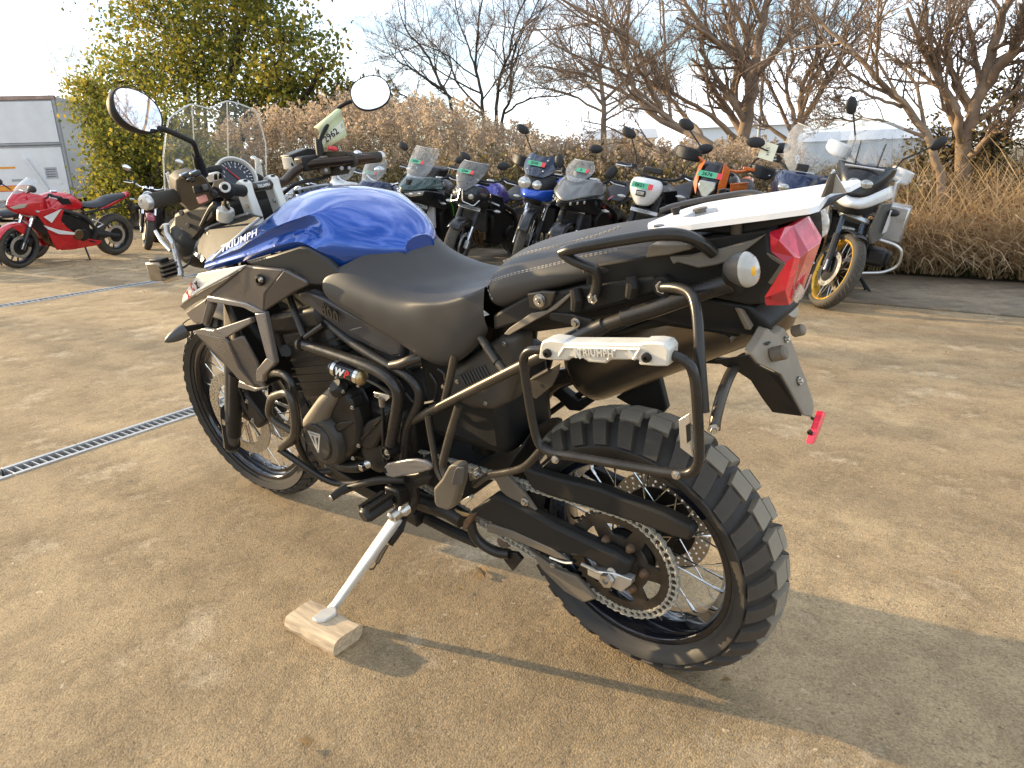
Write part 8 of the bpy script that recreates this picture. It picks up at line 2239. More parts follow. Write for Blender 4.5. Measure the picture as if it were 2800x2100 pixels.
M_FLUFF = leaf_mat('seed_fluff', [(0.30, 0.24, 0.17), (0.42, 0.34, 0.25), (0.52, 0.44, 0.33)], 0.4, scale=3)
M_STRAW = leaf_mat('dead_grass', [(0.36, 0.24, 0.13), (0.56, 0.40, 0.22), (0.74, 0.58, 0.36)], 0.40, scale=2.0)
M_GRASS = leaf_mat('short_grass', [(0.03, 0.05, 0.012), (0.06, 0.085, 0.02), (0.13, 0.12, 0.04)], 0.3, scale=2.0)

# ---------------------------------------------------------------- bare trees
class Tubes:
    def __init__(self): self.v = []; self.f = []; self.n = 0
    def add(self, P, R, segs):
        P = np.asarray(P, float); n = len(P)
        T = np.gradient(P, axis=0); T /= np.linalg.norm(T, axis=1)[:, None] + 1e-9
        ref = np.array([0.31, 0.17, 0.93]); A = np.cross(T, ref); A /= np.linalg.norm(A, axis=1)[:, None] + 1e-9
        B = np.cross(T, A)
        th = np.arange(segs) * 2 * np.pi / segs
        V_ = P[:, None, :] + (A[:, None, :] * np.cos(th)[None, :, None] + B[:, None, :] * np.sin(th)[None, :, None]) * np.asarray(R)[:, None, None]
        i = np.arange(n - 1)[:, None] * segs; k = np.arange(segs)[None, :]; k2 = (k + 1) % segs
        F = np.stack([i + k, i + k2, i + segs + k2, i + segs + k], -1).reshape(-1, 4) + self.n
        self.v.append(V_.reshape(-1, 3)); self.f.append(F); self.n += n * segs
    def build(self, name, m, parent):
        return np_obj(name, np.concatenate(self.v), np.concatenate(self.f), m, parent, smooth=True)

def bare_tree(label, base, limbs, seed, depth=4, leaves=0, spread=1.0, twig=1.0, bark=None, group='bare trees behind the parked motorcycles', name='bare_tree', min_r=0.0022):
    """limbs: list of (list of points, radius at foot, radius at tip) in world space; branches grow from them"""
    rs = np.random.RandomState(seed)
    root = empty(name, base)
    tag(root, label, 'tree', group)
    bv = np.array(base)
    big, small = Tubes(), Tubes()
    tips = []
    def grow(P, R, lvl):
        (big if lvl <= 1 else small).add(P - bv, R, 9 if lvl == 0 else 6 if lvl == 1 else 4 if lvl == 2 else 3)
        if lvl >= depth:
            tips.append(P[-1]); tips.append(P[len(P) // 2]); return
        L = np.linalg.norm(np.diff(P, axis=0), axis=1).sum()
        n = {0: 11, 1: 9, 2: 8, 3: 4}.get(lvl, 3)
        for k in range(int(n * (0.8 + 0.4 * rs.rand()))):
            t = (0.25 if lvl == 0 else 0.12) + (0.75 if lvl == 0 else 0.88) * (k + rs.rand()) / n
            t = min(t, 0.98)
            x = t * (len(P) - 1); i = int(x); fr_ = x - i
            p = P[i] * (1 - fr_) + P[i + 1] * fr_
            r = (R[i] * (1 - fr_) + R[i + 1] * fr_) * (0.42 + 0.25 * rs.rand())
            r = max(r, min_r)
            d = P[min(i + 1, len(P) - 1)] - P[i]; d /= np.linalg.norm(d) + 1e-9
            a = rs.normal(size=3); a -= d * a.dot(d); a /= np.linalg.norm(a) + 1e-9
            ang = (0.45 + 0.55 * rs.rand()) * spread
            dr = d * math.cos(ang) + a * math.sin(ang)
            dr[2] = dr[2] * 0.9 + 0.16
            dr /= np.linalg.norm(dr)
            ln = {0: 0.55, 1: 0.52, 2: 0.50, 3: 0.50}.get(lvl, 0.5) * L * (1 - 0.45 * t) * (0.6 + 0.6 * rs.rand()) * twig
            ln = min(ln, 2.6 if lvl == 0 else 1.5 if lvl == 1 else 0.8 if lvl == 2 else 0.4)
            m_ = 6 if lvl < 2 else 5 if lvl == 2 else 4
            Q = [p]; dd = dr.copy()
            for s in range(m_):
                dd = dd + rs.normal(size=3) * 0.16 + np.array([0, 0, 0.035]); dd /= np.linalg.norm(dd)
                Q.append(Q[-1] + dd * ln / m_)
            grow(np.array(Q), np.linspace(r, max(r * 0.35, min_r * 0.7), m_ + 1), lvl + 1)
    for P, r0, r1 in limbs:
        P = np.array([tuple(q) for q in smooth_path(P, 4)])
        P = P + rs.normal(size=P.shape) * 0.012; r0 *= .72; r1 *= .6
        grow(P, np.linspace(r0, r1, len(P)) , 0)
    big.build('trunk', bark or M_BARK, root)
    small.build('twigs', M_TWIG, root)
    if leaves:
        tp = np.array(tips) - bv
        c = tp[rs.randint(0, len(tp), leaves)] + rs.normal(size=(leaves, 3)) * 0.05
        leaf_cloud('dry_leaves', c, 0.030, M_DRYLEAF, root, rs, hang=True)
    return root

def leaf_cloud(name, C, size, m, parent, rs, hang=False, aspect=0.55, var=0.5):
    n = len(C)
    A = rs.normal(size=(n, 3)); A /= np.linalg.norm(A, axis=1)[:, None]
    if hang: A[:, 2] = -np.abs(A[:, 2]) - 0.6; A /= np.linalg.norm(A, axis=1)[:, None]
    B = np.cross(A, rs.normal(size=(n, 3))); B /= np.linalg.norm(B, axis=1)[:, None] + 1e-9
    s = size * (1 - var + 2 * var * rs.rand(n))[:, None]
    N_ = np.cross(A, B)
    V_ = np.stack([C, C + A * s * 0.5 + B * s * aspect * 0.5 + N_ * s * 0.08, C + A * s, C + A * s * 0.5 - B * s * aspect * 0.5 + N_ * s * 0.08], 1).reshape(-1, 3)
    F = np.arange(4 * n).reshape(-1, 4)
    o = np_obj(name, V_, F, m, parent)
    return o

def wp(px, py, y):                           # pixel to the point at world depth y
    d = ray(px, py); t = (y - CAM.y) / d.y
    return CAM + d * t

def limb(pts, y, dy=0.0):
    n = len(pts)
    return [wp(p[0], p[1], y + dy * i / max(1, n - 1)) for i, p in enumerate(pts)]

# main bare tree right of the middle: twin trunks
Y = -9.6
fb = wp(2005, 470, Y); fb0 = Vector((fb.x, fb.y, 0.0))
bare_tree('large bare tree with thick twin trunk just left of the white motorcycle', fb0, [
    ([fb0, fb, wp(2040, 330, Y), wp(2060, 230, Y), wp(2072, 120, Y), wp(2100, 0, Y), wp(2110, -160, Y)], 0.17, 0.05),
    ([wp(2045, 310, Y), wp(2010, 270, Y - .1), wp(2015, 160, Y - .3), wp(1990, 60, Y - .5), wp(1960, -90, Y - .7)], 0.10, 0.03),
    ([wp(2055, 190, Y), wp(2010, 150, Y + .2), wp(1930, 90, Y + .5), wp(1880, 20, Y + .6), wp(1830, -80, Y + .8)], 0.085, 0.025),
    ([wp(2070, 200, Y), wp(2130, 130, Y + .1), wp(2170, 60, Y + .3), wp(2190, -60, Y + .6)], 0.08, 0.025),
    ([wp(2030, 400, Y), wp(1960, 330, Y + .3), wp(1880, 280, Y + .6), wp(1780, 230, Y + .9), wp(1690, 215, Y + 1.1)], 0.065, 0.016)], 21, leaves=600)
Y = -10.6
fb0 = Vector((*wp(2175, 440, Y).xy, 0.0))
bare_tree('slimmer bare tree with forked stems between the large trunk and the white motorcycle', fb0, [
    ([fb0, wp(2165, 420, Y), wp(2190, 330, Y), wp(2195, 230, Y), wp(2240, 130, Y), wp(2260, 0, Y)], 0.10, 0.025),
    ([wp(2170, 380, Y), wp(2230, 280, Y), wp(2290, 170, Y), wp(2330, 60, Y), wp(2390, -40, Y)], 0.07, 0.02),
    ([wp(2185, 350, Y), wp(2150, 250, Y), wp(2165, 150, Y), wp(2150, 20, Y)], 0.055, 0.02),
    ([wp(2170, 400, Y), wp(2085, 320, Y), wp(2085, 220, Y)], 0.05, 0.015)], 22, leaves=500)
Y = -8.2
a0 = wp(1990, 480, Y); fb0 = Vector((a0.x, a0.y, 0))
bare_tree('bare leaning tree with long stems slanting to the upper left above the white mask motorcycle', fb0, [
    ([fb0, wp(1960, 430, Y), wp(1860, 350, Y), wp(1800, 290, Y), wp(1760, 190, Y + .2), wp(1730, 110, Y + .3), wp(1610, 40, Y + .5), wp(1500, -20, Y + .7)], 0.085, 0.025),
    ([wp(1870, 360, Y), wp(1760, 290, Y + .2), wp(1720, 200, Y + .2), wp(1700, 120, Y), wp(1720, 20, Y), wp(1728, -80, Y)], 0.06, 0.025),
    ([wp(1940, 410, Y), wp(1900, 350, Y - .2), wp(1830, 270, Y - .4), wp(1745, 200, Y - .5), wp(1690, 160, Y - .6)], 0.05, 0.02),
    ([wp(1800, 310, Y), wp(1660, 230, Y + .4), wp(1540, 190, Y + .6), wp(1430, 185, Y + .8)], 0.04, 0.012),
    ([wp(1960, 430, Y), wp(1880, 420, Y + .3), wp(1780, 400, Y + .6), wp(1690, 360, Y + .8), wp(1590, 330, Y + 1.)], 0.04, 0.012)], 23, leaves=700)
Y = -13.0
fb0 = Vector((*wp(1650, 420, Y).xy, 0.0))
bare_tree('bare bushy tree with single dark stem and brown leaves behind the grey wedge-nosed tourer', fb0, [
    ([fb0, wp(1652, 360, Y), wp(1652, 280, Y), wp(1640, 180, Y), wp(1665, 90, Y), wp(1690, -20, Y)], 0.11, 0.02),
    ([wp(1652, 290, Y), wp(1600, 220, Y), wp(1560, 140, Y), wp(1570, 40, Y)], 0.05, 0.015),
    ([wp(1652, 310, Y), wp(1560, 260, Y), wp(1470, 240, Y + .3), wp(1380, 260, Y + .5)], 0.04, 0.012),
    ([wp(1655, 270, Y), wp(1730, 200, Y), wp(1790, 150, Y), wp(1850, 130, Y)], 0.05, 0.015),
    ([wp(1652, 330, Y), wp(1730, 290, Y + .3), wp(1800, 280, Y + .4)], 0.035, 0.01)], 24, leaves=3200, spread=1.1)
Y = -13.5
fb0 = Vector((*wp(1345, 400, Y).xy, 0.0))
bare_tree('tall bare tree with several dark upright stems rising from one foot behind the reeds', fb0, [
    ([fb0, wp(1325, 350, Y), wp(1315, 260, Y), wp(1300, 170, Y), wp(1310, 60, Y), wp(1330, -60, Y)], 0.085, 0.02),
    ([fb0, wp(1358, 330, Y), wp(1365, 220, Y), wp(1390, 150, Y), wp(1410, 60, Y), wp(1450, -40, Y)], 0.075, 0.02),
    ([fb0, wp(1372, 330, Y), wp(1395, 270, Y), wp(1400, 160, Y), wp(1440, 70, Y), wp(1480, -20, Y)], 0.06, 0.018),
    ([wp(1318, 300, Y), wp(1260, 240, Y), wp(1220, 160, Y), wp(1160, 90, Y), wp(1120, -20, Y)], 0.045, 0.012),
    ([wp(1310, 220, Y), wp(1280, 130, Y), wp(1250, 40, Y), wp(1240, -60, Y)], 0.04, 0.012),
    ([wp(1380, 310, Y), wp(1450, 270, Y), wp(1540, 260, Y), wp(1620, 230, Y)], 0.035, 0.01)], 25, leaves=500, bark=M_BARKD)
Y = -12.5
fb0 = Vector((*wp(1260, 380, Y).xy, 0.0))
bare_tree('bare tree leaning to the left over the reeds beside the big leafy tree', fb0, [
    ([fb0, wp(1235, 300, Y), wp(1205, 230, Y), wp(1160, 140, Y), wp(1110, 80, Y), wp(1080, -20, Y)], 0.075, 0.015),
    ([wp(1215, 250, Y), wp(1130, 190, Y + .3), wp(1080, 160, Y + .3), wp(1040, 60, Y + .4)], 0.045, 0.012),
    ([wp(1235, 310, Y), wp(1150, 280, Y + .4), wp(1080, 250, Y + .5), wp(1010, 220, Y + .5)], 0.04, 0.01)], 26, leaves=500, bark=M_BARKD)
Y = -8.0
fb0 = Vector((*wp(2640, 560, Y).xy, 0.0))
bare_tree('gnarled bare tree on the dry bank at the right edge', fb0, [
    ([fb0, wp(2630, 480, Y), wp(2640, 360, Y), wp(2690, 230, Y), wp(2720, 130, Y), wp(2760, 0, Y), wp(2790, -100, Y)], 0.13, 0.04),
    ([wp(2690, 240, Y), wp(2760, 150, Y + .2), wp(2830, 60, Y + .4), wp(2900, -60, Y + .5)], 0.08, 0.03),
    ([wp(2640, 400, Y), wp(2610, 300, Y + .2), wp(2570, 210, Y + .3), wp(2540, 100, Y + .5), wp(2520, -40, Y + .6)], 0.07, 0.02),
    ([wp(2660, 320, Y), wp(2600, 200, Y + .1), wp(2590, 90, Y + .1), wp(2640, -20, Y)], 0.05, 0.02),
    ([wp(2690, 260, Y), wp(2660, 130, Y - .2), wp(2640, 0, Y - .4)], 0.05, 0.02),
    ([wp(2640, 440, Y), wp(2740, 340, Y + .3), wp(2830, 260, Y + .5)], 0.05, 0.018)], 27, leaves=900)
Y = -7.3
fb0 = Vector((*wp(2590, 560, Y).xy, 0.0))
bare_tree('thin leaning bare tree whose stem crosses the sky above the white motorcycle', fb0, [
    ([fb0, wp(2570, 480, Y), wp(2510, 330, Y), wp(2420, 240, Y), wp(2340, 150, Y), wp(2270, 80, Y), wp(2180, -10, Y)], 0.07, 0.018),
    ([wp(2470, 290, Y), wp(2380, 260, Y + .2), wp(2290, 240, Y + .3), wp(2200, 250, Y + .4)], 0.025, 0.008),
    ([wp(2530, 370, Y), wp(2400, 330, Y + .2), wp(2300, 325, Y + .3), wp(2180, 320, Y + .4)], 0.025, 0.008)], 28, leaves=300)
# bare trees around the yard outside the picture: they throw the soft bands of shade over the concrete and show in the left mirror
def yard_tree(label, x, y, h, seed, r=0.14, dep=3):
    rs = np.random.RandomState(seed)
    b = Vector((x, y, 0)); L = []
    P = [b, b + Vector((.1, 0, h * .25)), b + Vector((.0, .15, h * .55)), b + Vector((.2, 0, h))]
    L.append((P, r, r * .25))
    for k in range(5):
        a = rs.rand() * 6.28; t = .25 + .1 * k
        q = b + Vector((0.05, .05, h * t)); e = Vector((math.cos(a), math.sin(a), 0))
        L.append(([q, q + e * h * .14 + Vector((0, 0, h * .10)), q + e * h * .26 + Vector((0, 0, h * .28)), q + e * h * .30 + Vector((0, 0, h * .45))], r * .5, r * .12))
    bare_tree(label, b, L, seed, depth=dep, leaves=0, group='bare trees around the yard')
yard_tree('bare tree beyond the left edge that shades the yard', 26.0, 1.6, 8.0, 31, .18)
yard_tree('bare tree behind the yard, reflected in the left mirror', -1.6, -9.6, 8.0, 32, .085, 4)
yard_tree('second bare tree behind the yard, reflected in the left mirror', -4.2, -9.0, 7.5, 33, .08, 4)

# ---------------------------------------------------------------- leafy trees on the left
def leafy_tree(label, base, blobs, n, seed, size=0.13, m=None, group='leafy trees behind the parked motorcycles', name='leafy_tree', trunk_r=0.14, density=1.0):
    """blobs: (centre, radii): leaf clumps fill each one unevenly"""
    rs = np.random.RandomState(seed)
    root = empty(name, base); tag(root, label, 'tree', group)
    bv = np.array(base)
    tb = Tubes()
    vol = np.array([r[0] * r[1] * r[2] for c, r in blobs]) ** (2 / 3)
    C = []
    for (c, r), w in zip(blobs, vol / vol.sum()):
        c = np.array(c); r = np.array(r)
        # a limb from the foot to the blob
        P = np.array([bv + np.array([rs.normal() * .1, rs.normal() * .1, 0.0]), bv * .55 + c * .45 + np.array([0, 0, -0.1 * r[2]]), c * .95 + bv * .05, c + np.array([0, 0, r[2] * .6])])
        P = np.array([tuple(q) for q in smooth_path([Vector(q) for q in P], 5)]) + rs.normal(size=(16, 3)) * .03
        tb.add(P - bv, np.linspace(trunk_r * (.5 + .5 * rs.rand()), .012, 16), 6)
        nb = int(46 * max(0.4, w * len(blobs)))
        for k in range(nb):                       # branchlets that carry the clumps
            u = rs.normal(size=3); u /= np.linalg.norm(u)
            rad = rs.rand() ** 0.42
            q = c + u * r * rad * (0.82 + 0.36 * rs.rand())
            s = c + (q - c) * 0.25
            tb.add(np.array([s, (s + q) / 2 + rs.normal(size=3) * .06, q]) - bv, [.014, .009, .004], 3)
            kn = int(n * w / nb * (0.4 + 1.2 * rs.rand()))
            cl = q + rs.normal(size=(kn, 3)) * (r.mean() * 0.17 + 0.05) * np.array([1, 1, 0.75])
            C.append(cl)
    C = np.concatenate(C) - bv
    tb.build('trunk', M_BARKD, root)
    leaf_cloud('crown', C, size, m or M_LEAF, root, rs, aspect=0.62)
    return root

def blob(px, py, y, rx, rz, ry=None):
    c = wp(px, py, y)
    k = (c - CAM).dot(FW) / FPX
    return (tuple(c), (rx * k, (ry or rx) * k, rz * k))

Y = -9.4
bs = [blob(480, 90, Y, 190, 130), blob(650, 60, Y, 180, 130), blob(780, 130, Y, 150, 120), blob(560, 200, Y, 200, 110), blob(380, 210, Y, 160, 100),
      blob(800, 240, Y, 130, 90), blob(300, 290, Y, 130, 90), blob(690, 270, Y, 150, 90), blob(520, -60, Y, 200, 110), blob(690, -60, Y, 170, 100), blob(880, 200, Y, 60, 60)]
leafy_tree('big leafy tree with yellowing leaves behind the left mirror', (*wp(560, 600, Y).xy, 0), bs, 30000, 41, 0.105)
Y = -5.9
bs = [blob(290, 330, Y, 85, 100), blob(350, 400, Y, 110, 90), blob(450, 370, Y, 110, 80), blob(310, 450, Y, 70, 80), blob(400, 480, Y, 120, 70), blob(245, 250, Y, 45, 50), blob(540, 440, Y, 90, 80), blob(330, 530, Y, 110, 60)]
leafy_tree('yellow green shrub reaching down behind the red motorcycle', (*wp(380, 600, Y).xy, 0), bs, 18000, 42, 0.08, name='leafy_shrub')
Y = -10.5
bs = [blob(980, 280, Y, 90, 50), blob(900, 320, Y, 80, 50), blob(1060, 330, Y, 80, 40)]
leafy_tree('dark bushy growth behind the reeds to the right of the right mirror', (*wp(960, 420, Y).xy, 0), bs, 4500, 43, 0.10, m=M_WEED, name='dark_shrub', trunk_r=.05)
Y = -9.0
rs_ = np.random.RandomState(44)
bare_tree('thin twiggy bush showing above the truck roof', (*wp(150, 330, -9.5).xy, 0), [([Vector((*wp(170 + 12 * i, 330, -9.5).xy, .3)), wp(165 + 10 * i, 240, -9.5), wp(110 + 25 * i + (i % 3) * 10, 170 + 10 * (i % 2), -9.5)], .02, .006) for i in range(5)], 44, depth=2, name='twiggy_bush', group=None)
# vine covered shrubs at the right edge
Y = -8.4
bs = [blob(2600, 420, Y, 110, 110), blob(2720, 380, Y, 110, 130), blob(2780, 250, Y, 80, 110), blob(2520, 470, Y, 80, 70), blob(2790, 500, Y, 80, 90), blob(2680, 520, Y, 120, 70)]
leafy_tree('brown green vine-covered thicket at the right edge', (*wp(2680, 650, Y).xy, 0), bs, 4500, 45, 0.05, m=leaf_mat('vine_leaves', [(0.075, 0.070, 0.025), (0.18, 0.135, 0.045), (0.33, 0.23, 0.09), (0.42, 0.29, 0.14)], 0.35, scale=1.2), name='vine_thicket', trunk_r=.06)

# ---------------------------------------------------------------- reeds, weeds, dead grass: nobody could count them
def strip(P, W, side):
    """flat ribbon along P"""
    P = np.asarray(P); n = len(P)
    V_ = np.empty((2 * n, 3)); V_[0::2] = P - side * np.asarray(W)[:, None]; V_[1::2] = P + side * np.asarray(W)[:, None]
    i = np.arange(n - 1) * 2
    return V_, np.stack([i, i + 1, i + 3, i + 2], 1)

def reed_template(seed, h=2.0, plume=True):
    rs = np.random.RandomState(seed)
    vs, fs, ix = [], [], []; n = 0
    def put(V_, F, k):
        nonlocal n
        vs.append(V_); fs.append(F + n); ix.append(np.full(len(F), k)); n += len(V_)
    bend = rs.normal(size=2) * .12
    t = np.linspace(0, 1, 6)
    st = np.stack([bend[0] * t ** 2 * h, bend[1] * t ** 2 * h, t * h], 1)
    for a in (0, 1.57):
        put(*strip(st, np.linspace(.006, .003, 6), np.array([math.cos(a), math.sin(a), 0])), 0)
    for k in range(7):
        z = .15 + .75 * rs.rand(); p = np.array([bend[0] * z * z * h, bend[1] * z * z * h, z * h])
        a = rs.rand() * 6.28; d = np.array([math.cos(a), math.sin(a), 0]); L = .25 + .35 * rs.rand()
        tt = np.linspace(0, 1, 4)
        P = p + d * (tt * L * .8)[:, None] + np.array([0, 0, 1]) * (tt * .35 * L - tt ** 2 * (.5 + .4 * rs.rand()) * L)[:, None]
        put(*strip(P, np.array([.004, .011, .009, .001]), np.array([-d[1], d[0], .3])), 0)
    if plume:
        top_ = st[-1]; lean = rs.normal(size=2) * .07
        for k in range(52):
            z = rs.rand(); w = .095 * math.sin(math.pi * min(1, z * .8 + .15))
            c = top_ + np.array([lean[0] * z + rs.normal() * w * .6, lean[1] * z + rs.normal() * w * .6, (z - .25) * .36])
            a = rs.normal(size=3); a[2] = abs(a[2]); a /= np.linalg.norm(a)
            b = np.cross(a, rs.normal(size=3)); b /= np.linalg.norm(b)
            s = .030 + .035 * rs.rand()
            put(np.stack([c - b * s * .25, c + b * s * .25, c + a * s + b * s * .3, c + a * s - b * s * .2]), np.array([[0, 1, 2, 3]]), 1)
    return np.concatenate(vs), np.concatenate(fs), np.concatenate(ix)

def weed_template(seed, h=1.0, fluff=True):
    rs = np.random.RandomState(seed)
    vs, fs, ix = [], [], []; n = 0
    def put(V_, F, k):
        nonlocal n
        vs.append(V_); fs.append(F + n); ix.append(np.full(len(F), k)); n += len(V_)
    t = np.linspace(0, 1, 4); b = rs.normal(size=2) * .15
    st = np.stack([b[0] * t ** 2 * h, b[1] * t ** 2 * h, t * h], 1)
    put(*strip(st, np.linspace(.006, .003, 4), np.array([1., 0, 0])), 0)
    for k in range(46):
        z = .15 + .85 * rs.rand(); c = np.array([b[0] * z * z * h, b[1] * z * z * h, z * h]) + rs.normal(size=3) * np.array([.07, .07, .03])
        a = rs.normal(size=3); a[2] -= .3; a /= np.linalg.norm(a); q = np.cross(a, rs.normal(size=3)); q /= np.linalg.norm(q); s = .05 + .06 * rs.rand()
        put(np.stack([c, c + a * s * .5 + q * s * .18, c + a * s, c + a * s * .5 - q * s * .18]), np.array([[0, 1, 2, 3]]), 0)
    if fluff:
        for k in range(16):
            c = st[-1] + rs.normal(size=3) * np.array([.07, .07, .06]); a = rs.normal(size=3); a /= np.linalg.norm(a); q = np.cross(a, rs.normal(size=3)); q /= np.linalg.norm(q); s = .03 + .03 * rs.rand()
            put(np.stack([c - a * s * .5, c + q * s * .4, c + a * s * .5, c - q * s * .4]), np.array([[0, 1, 2, 3]]), 1)
    return np.concatenate(vs), np.concatenate(fs), np.concatenate(ix)

def grass_template(seed, h=0.8, n_bl=26, droop=1.0, width=.006):
    rs = np.random.RandomState(seed)
    vs, fs = [], []; n = 0
    for k in range(n_bl):
        a = rs.rand() * 6.28; d = np.array([math.cos(a), math.sin(a), 0]); L = h * (.5 + .7 * rs.rand()); o = rs.normal(size=3) * np.array([.10, .10, 0]) * h
        tt = np.linspace(0, 1, 5); e = (.25 + .6 * rs.rand()) * droop
        P = o + d * (tt ** 1.3 * L * e)[:, None] + np.array([0, 0, 1]) * (tt * L * .95 - tt ** 2 * L * .62 * e)[:, None]
        P[0, 2] = 0
        V_, F = strip(P, np.array([1, 1, .8, .55, .1]) * width, np.array([-d[1], d[0], .2]))
        vs.append(V_); fs.append(F + n); n += len(V_)
    return np.concatenate(vs), np.concatenate(fs), np.zeros(sum(len(f) for f in fs), int)

def scatter(name, temps, X, S, mats, rs, label, cat):
    vs, fs, ix = [], [], []; n = 0
    for p, s in zip(X, S):
        V_, F, I = temps[rs.randint(len(temps))]
        a = rs.rand() * 6.28; c, q = math.cos(a), math.sin(a)
        tl = rs.normal(size=2) * .06
        W = np.stack([V_[:, 0] * c - V_[:, 1] * q + V_[:, 2] * tl[0], V_[:, 0] * q + V_[:, 1] * c + V_[:, 2] * tl[1], V_[:, 2]], 1) * s + p
        vs.append(W.astype(np.float32)); fs.append(F + n); ix.append(I); n += len(V_)
    o = np_obj(name, np.concatenate(vs), np.concatenate(fs), None, None, mats, np.concatenate(ix))
    tag(o, label, cat, kind='stuff')
    return o

rs_ = np.random.RandomState(51)
RT_ = [reed_template(100 + k) for k in range(9)]
X, S = [], []
def reed_h(px):                               # height of the tops above the ground along the hedge
    return np.interp(px, [200, 700, 1000, 1200, 1320, 1500, 1700, 1900], [1.5, 2.0, 2.15, 1.9, 1.6, 1.32, 1.26, 1.16])
for k in range(3300):
    px = rs_.uniform(330, 2150); y = -7.3 - 4.2 * rs_.rand() ** 1.3
    p = wp(px, 450, y)
    sc_k = (CAM.y - y) / (CAM.y + 8.0)
    h = (1.14 + (reed_h(px) - 1.14) * sc_k) * (0.50 + 0.60 * rs_.rand()) / 2.12
    X.append((p.x, p.y, 0.03)); S.append(max(.3, h))
scatter('reeds', RT_, X, S, [M_REED, M_PLUME], rs_, 'bed of dry golden reeds with feathery plumes behind the row of motorcycles', 'reeds')
WT_ = [weed_template(200 + k) for k in range(8)]
X, S = [], []
for k in range(2100):
    px = rs_.uniform(760, 2480); y = -7.2 - 4.0 * rs_.rand()
    p = wp(px, 450, y)
    hb = np.interp(px, [760, 1400, 1700, 2000, 2300, 2500], [1.25, 1.30, 1.18, 1.05, .85, .9])
    X.append((p.x, p.y, 0.03)); S.append(hb * (.62 + .42 * rs_.rand()))
for k in range(500):                          # low dark green under the reeds and shrubs on the left
    px = rs_.uniform(150, 1100); y = -6.9 - 2.2 * rs_.rand(); p = wp(px, 450, y)
    X.append((p.x, p.y, 0.03)); S.append(.5 + .5 * rs_.rand())
scatter('weeds', WT_, X, S, [M_WEED, M_FLUFF], rs_, 'belt of brown green weeds with pale fluffy seed heads behind the motorcycles', 'weeds')
GT_ = [grass_template(300 + k, .8, 34, 1.5, .005) for k in range(8)]
X, S = [], []
for k in range(1300):
    px = rs_.uniform(2260, 3300); y = -6.35 - 3.6 * rs_.rand() ** 1.2; p = wp(px, 450, y)
    hb = (0.55 + 0.55 * min(1, (-6.35 - y) / 1.5)) * (1.0 if px < 2420 else 1.35)
    X.append((p.x, p.y, 0.03)); S.append(hb * (.7 + .7 * rs_.rand()))
scatter('dead_grass', GT_, X, S, [M_STRAW], rs_, 'bank of tangled dead grass behind the white motorcycle on the right', 'dead grass')
ST_ = [grass_template(400 + k, .16, 22, .8, .003) for k in range(6)]
X, S = [], []
for k in range(1500):
    x = rs_.uniform(-4, 14); y = -6.33 - abs(rs_.normal()) * .25
    X.append((x, y, 0.02)); S.append(.6 + .8 * rs_.rand())
scatter('short_grass', ST_, X, S, [M_GRASS], rs_, 'strip of short green grass along the edge of the slab', 'grass')
# scattered dry leaves on the concrete
M_FALL = leaf_mat('fallen_leaves', [(0.22, 0.13, 0.05), (0.33, 0.21, 0.09), (0.44, 0.31, 0.16)], 0.1, scale=4)
rsl = np.random.RandomState(61)
C = np.stack([rsl.uniform(8.2, 12.5, 420), rsl.normal(-2.9, .7, 420), np.full(420, .012)], 1)
C2 = np.stack([rsl.uniform(-2, 9, 160), rsl.uniform(-6, 1.5, 160), np.full(160, .010)], 1)
C = np.concatenate([C, C2])
A = rsl.normal(size=(len(C), 3)) * np.array([1, 1, .15]); A /= np.linalg.norm(A, axis=1)[:, None]
B = np.cross(np.array([0, 0, 1.]), A); s = (.018 + .03 * rsl.rand(len(C)))[:, None]
V_ = np.stack([C, C + A * s * .5 + B * s * .3 + np.array([0, 0, .004]), C + A * s, C + A * s * .5 - B * s * .3 + np.array([0, 0, .004])], 1).reshape(-1, 3)
V_[:, 2] = np.maximum(V_[:, 2], .006)
o = np_obj('leaf_litter', V_, np.arange(len(V_)).reshape(-1, 4), M_FALL); tag(o, 'thin litter of dry leaves blown over the concrete', 'leaf litter', kind='stuff')
def dry_leaf(label, px, py, L, a):
    p = ground_at(px, py)
    mb = MB()
    rows = []
    for i in range(6):
        t = i / 5; w = L * .28 * math.sin(math.pi * (t * .92 + .04))
        rows.append([Vector((t * L, -w, .010 * math.sin(math.pi * t) + .004 + .006)), Vector((t * L, 0, .006 * math.sin(math.pi * t) + .003)), Vector((t * L, w, .012 * math.sin(math.pi * t) + .004))])
    o = mb.grid(rows).build('fallen_leaf', M_FALL, None)
    o.location = p; o.rotation_euler = (0, 0, a)
    tag(o, label, 'leaf')
dry_leaf('small curled tan leaf lying on the concrete between side stand and rear wheel', 1308, 1555, .055, 2.6)
# ================================================================ truck and far buildings
M_TRK = mat('trailer_white', (0.78, 0.79, 0.80), 0.45, var=0.10, vscale=1.5, dust=0.25, dcol=(0.45, 0.43, 0.40))
M_TRKG = mat('trailer_grey', (0.33, 0.34, 0.35), 0.5, var=0.12, vscale=3)
M_TRKD = mat('trailer_dark', (0.10, 0.09, 0.085), 0.6, var=0.2)
TR = empty('truck')
tc_ = at_dist(205, 545, 22.8); tc_.z = 0
left_dir = -RT.copy(); left_dir.z = 0; left_dir.normalize()
yaw_t = math.atan2(left_dir.y, left_dir.x)
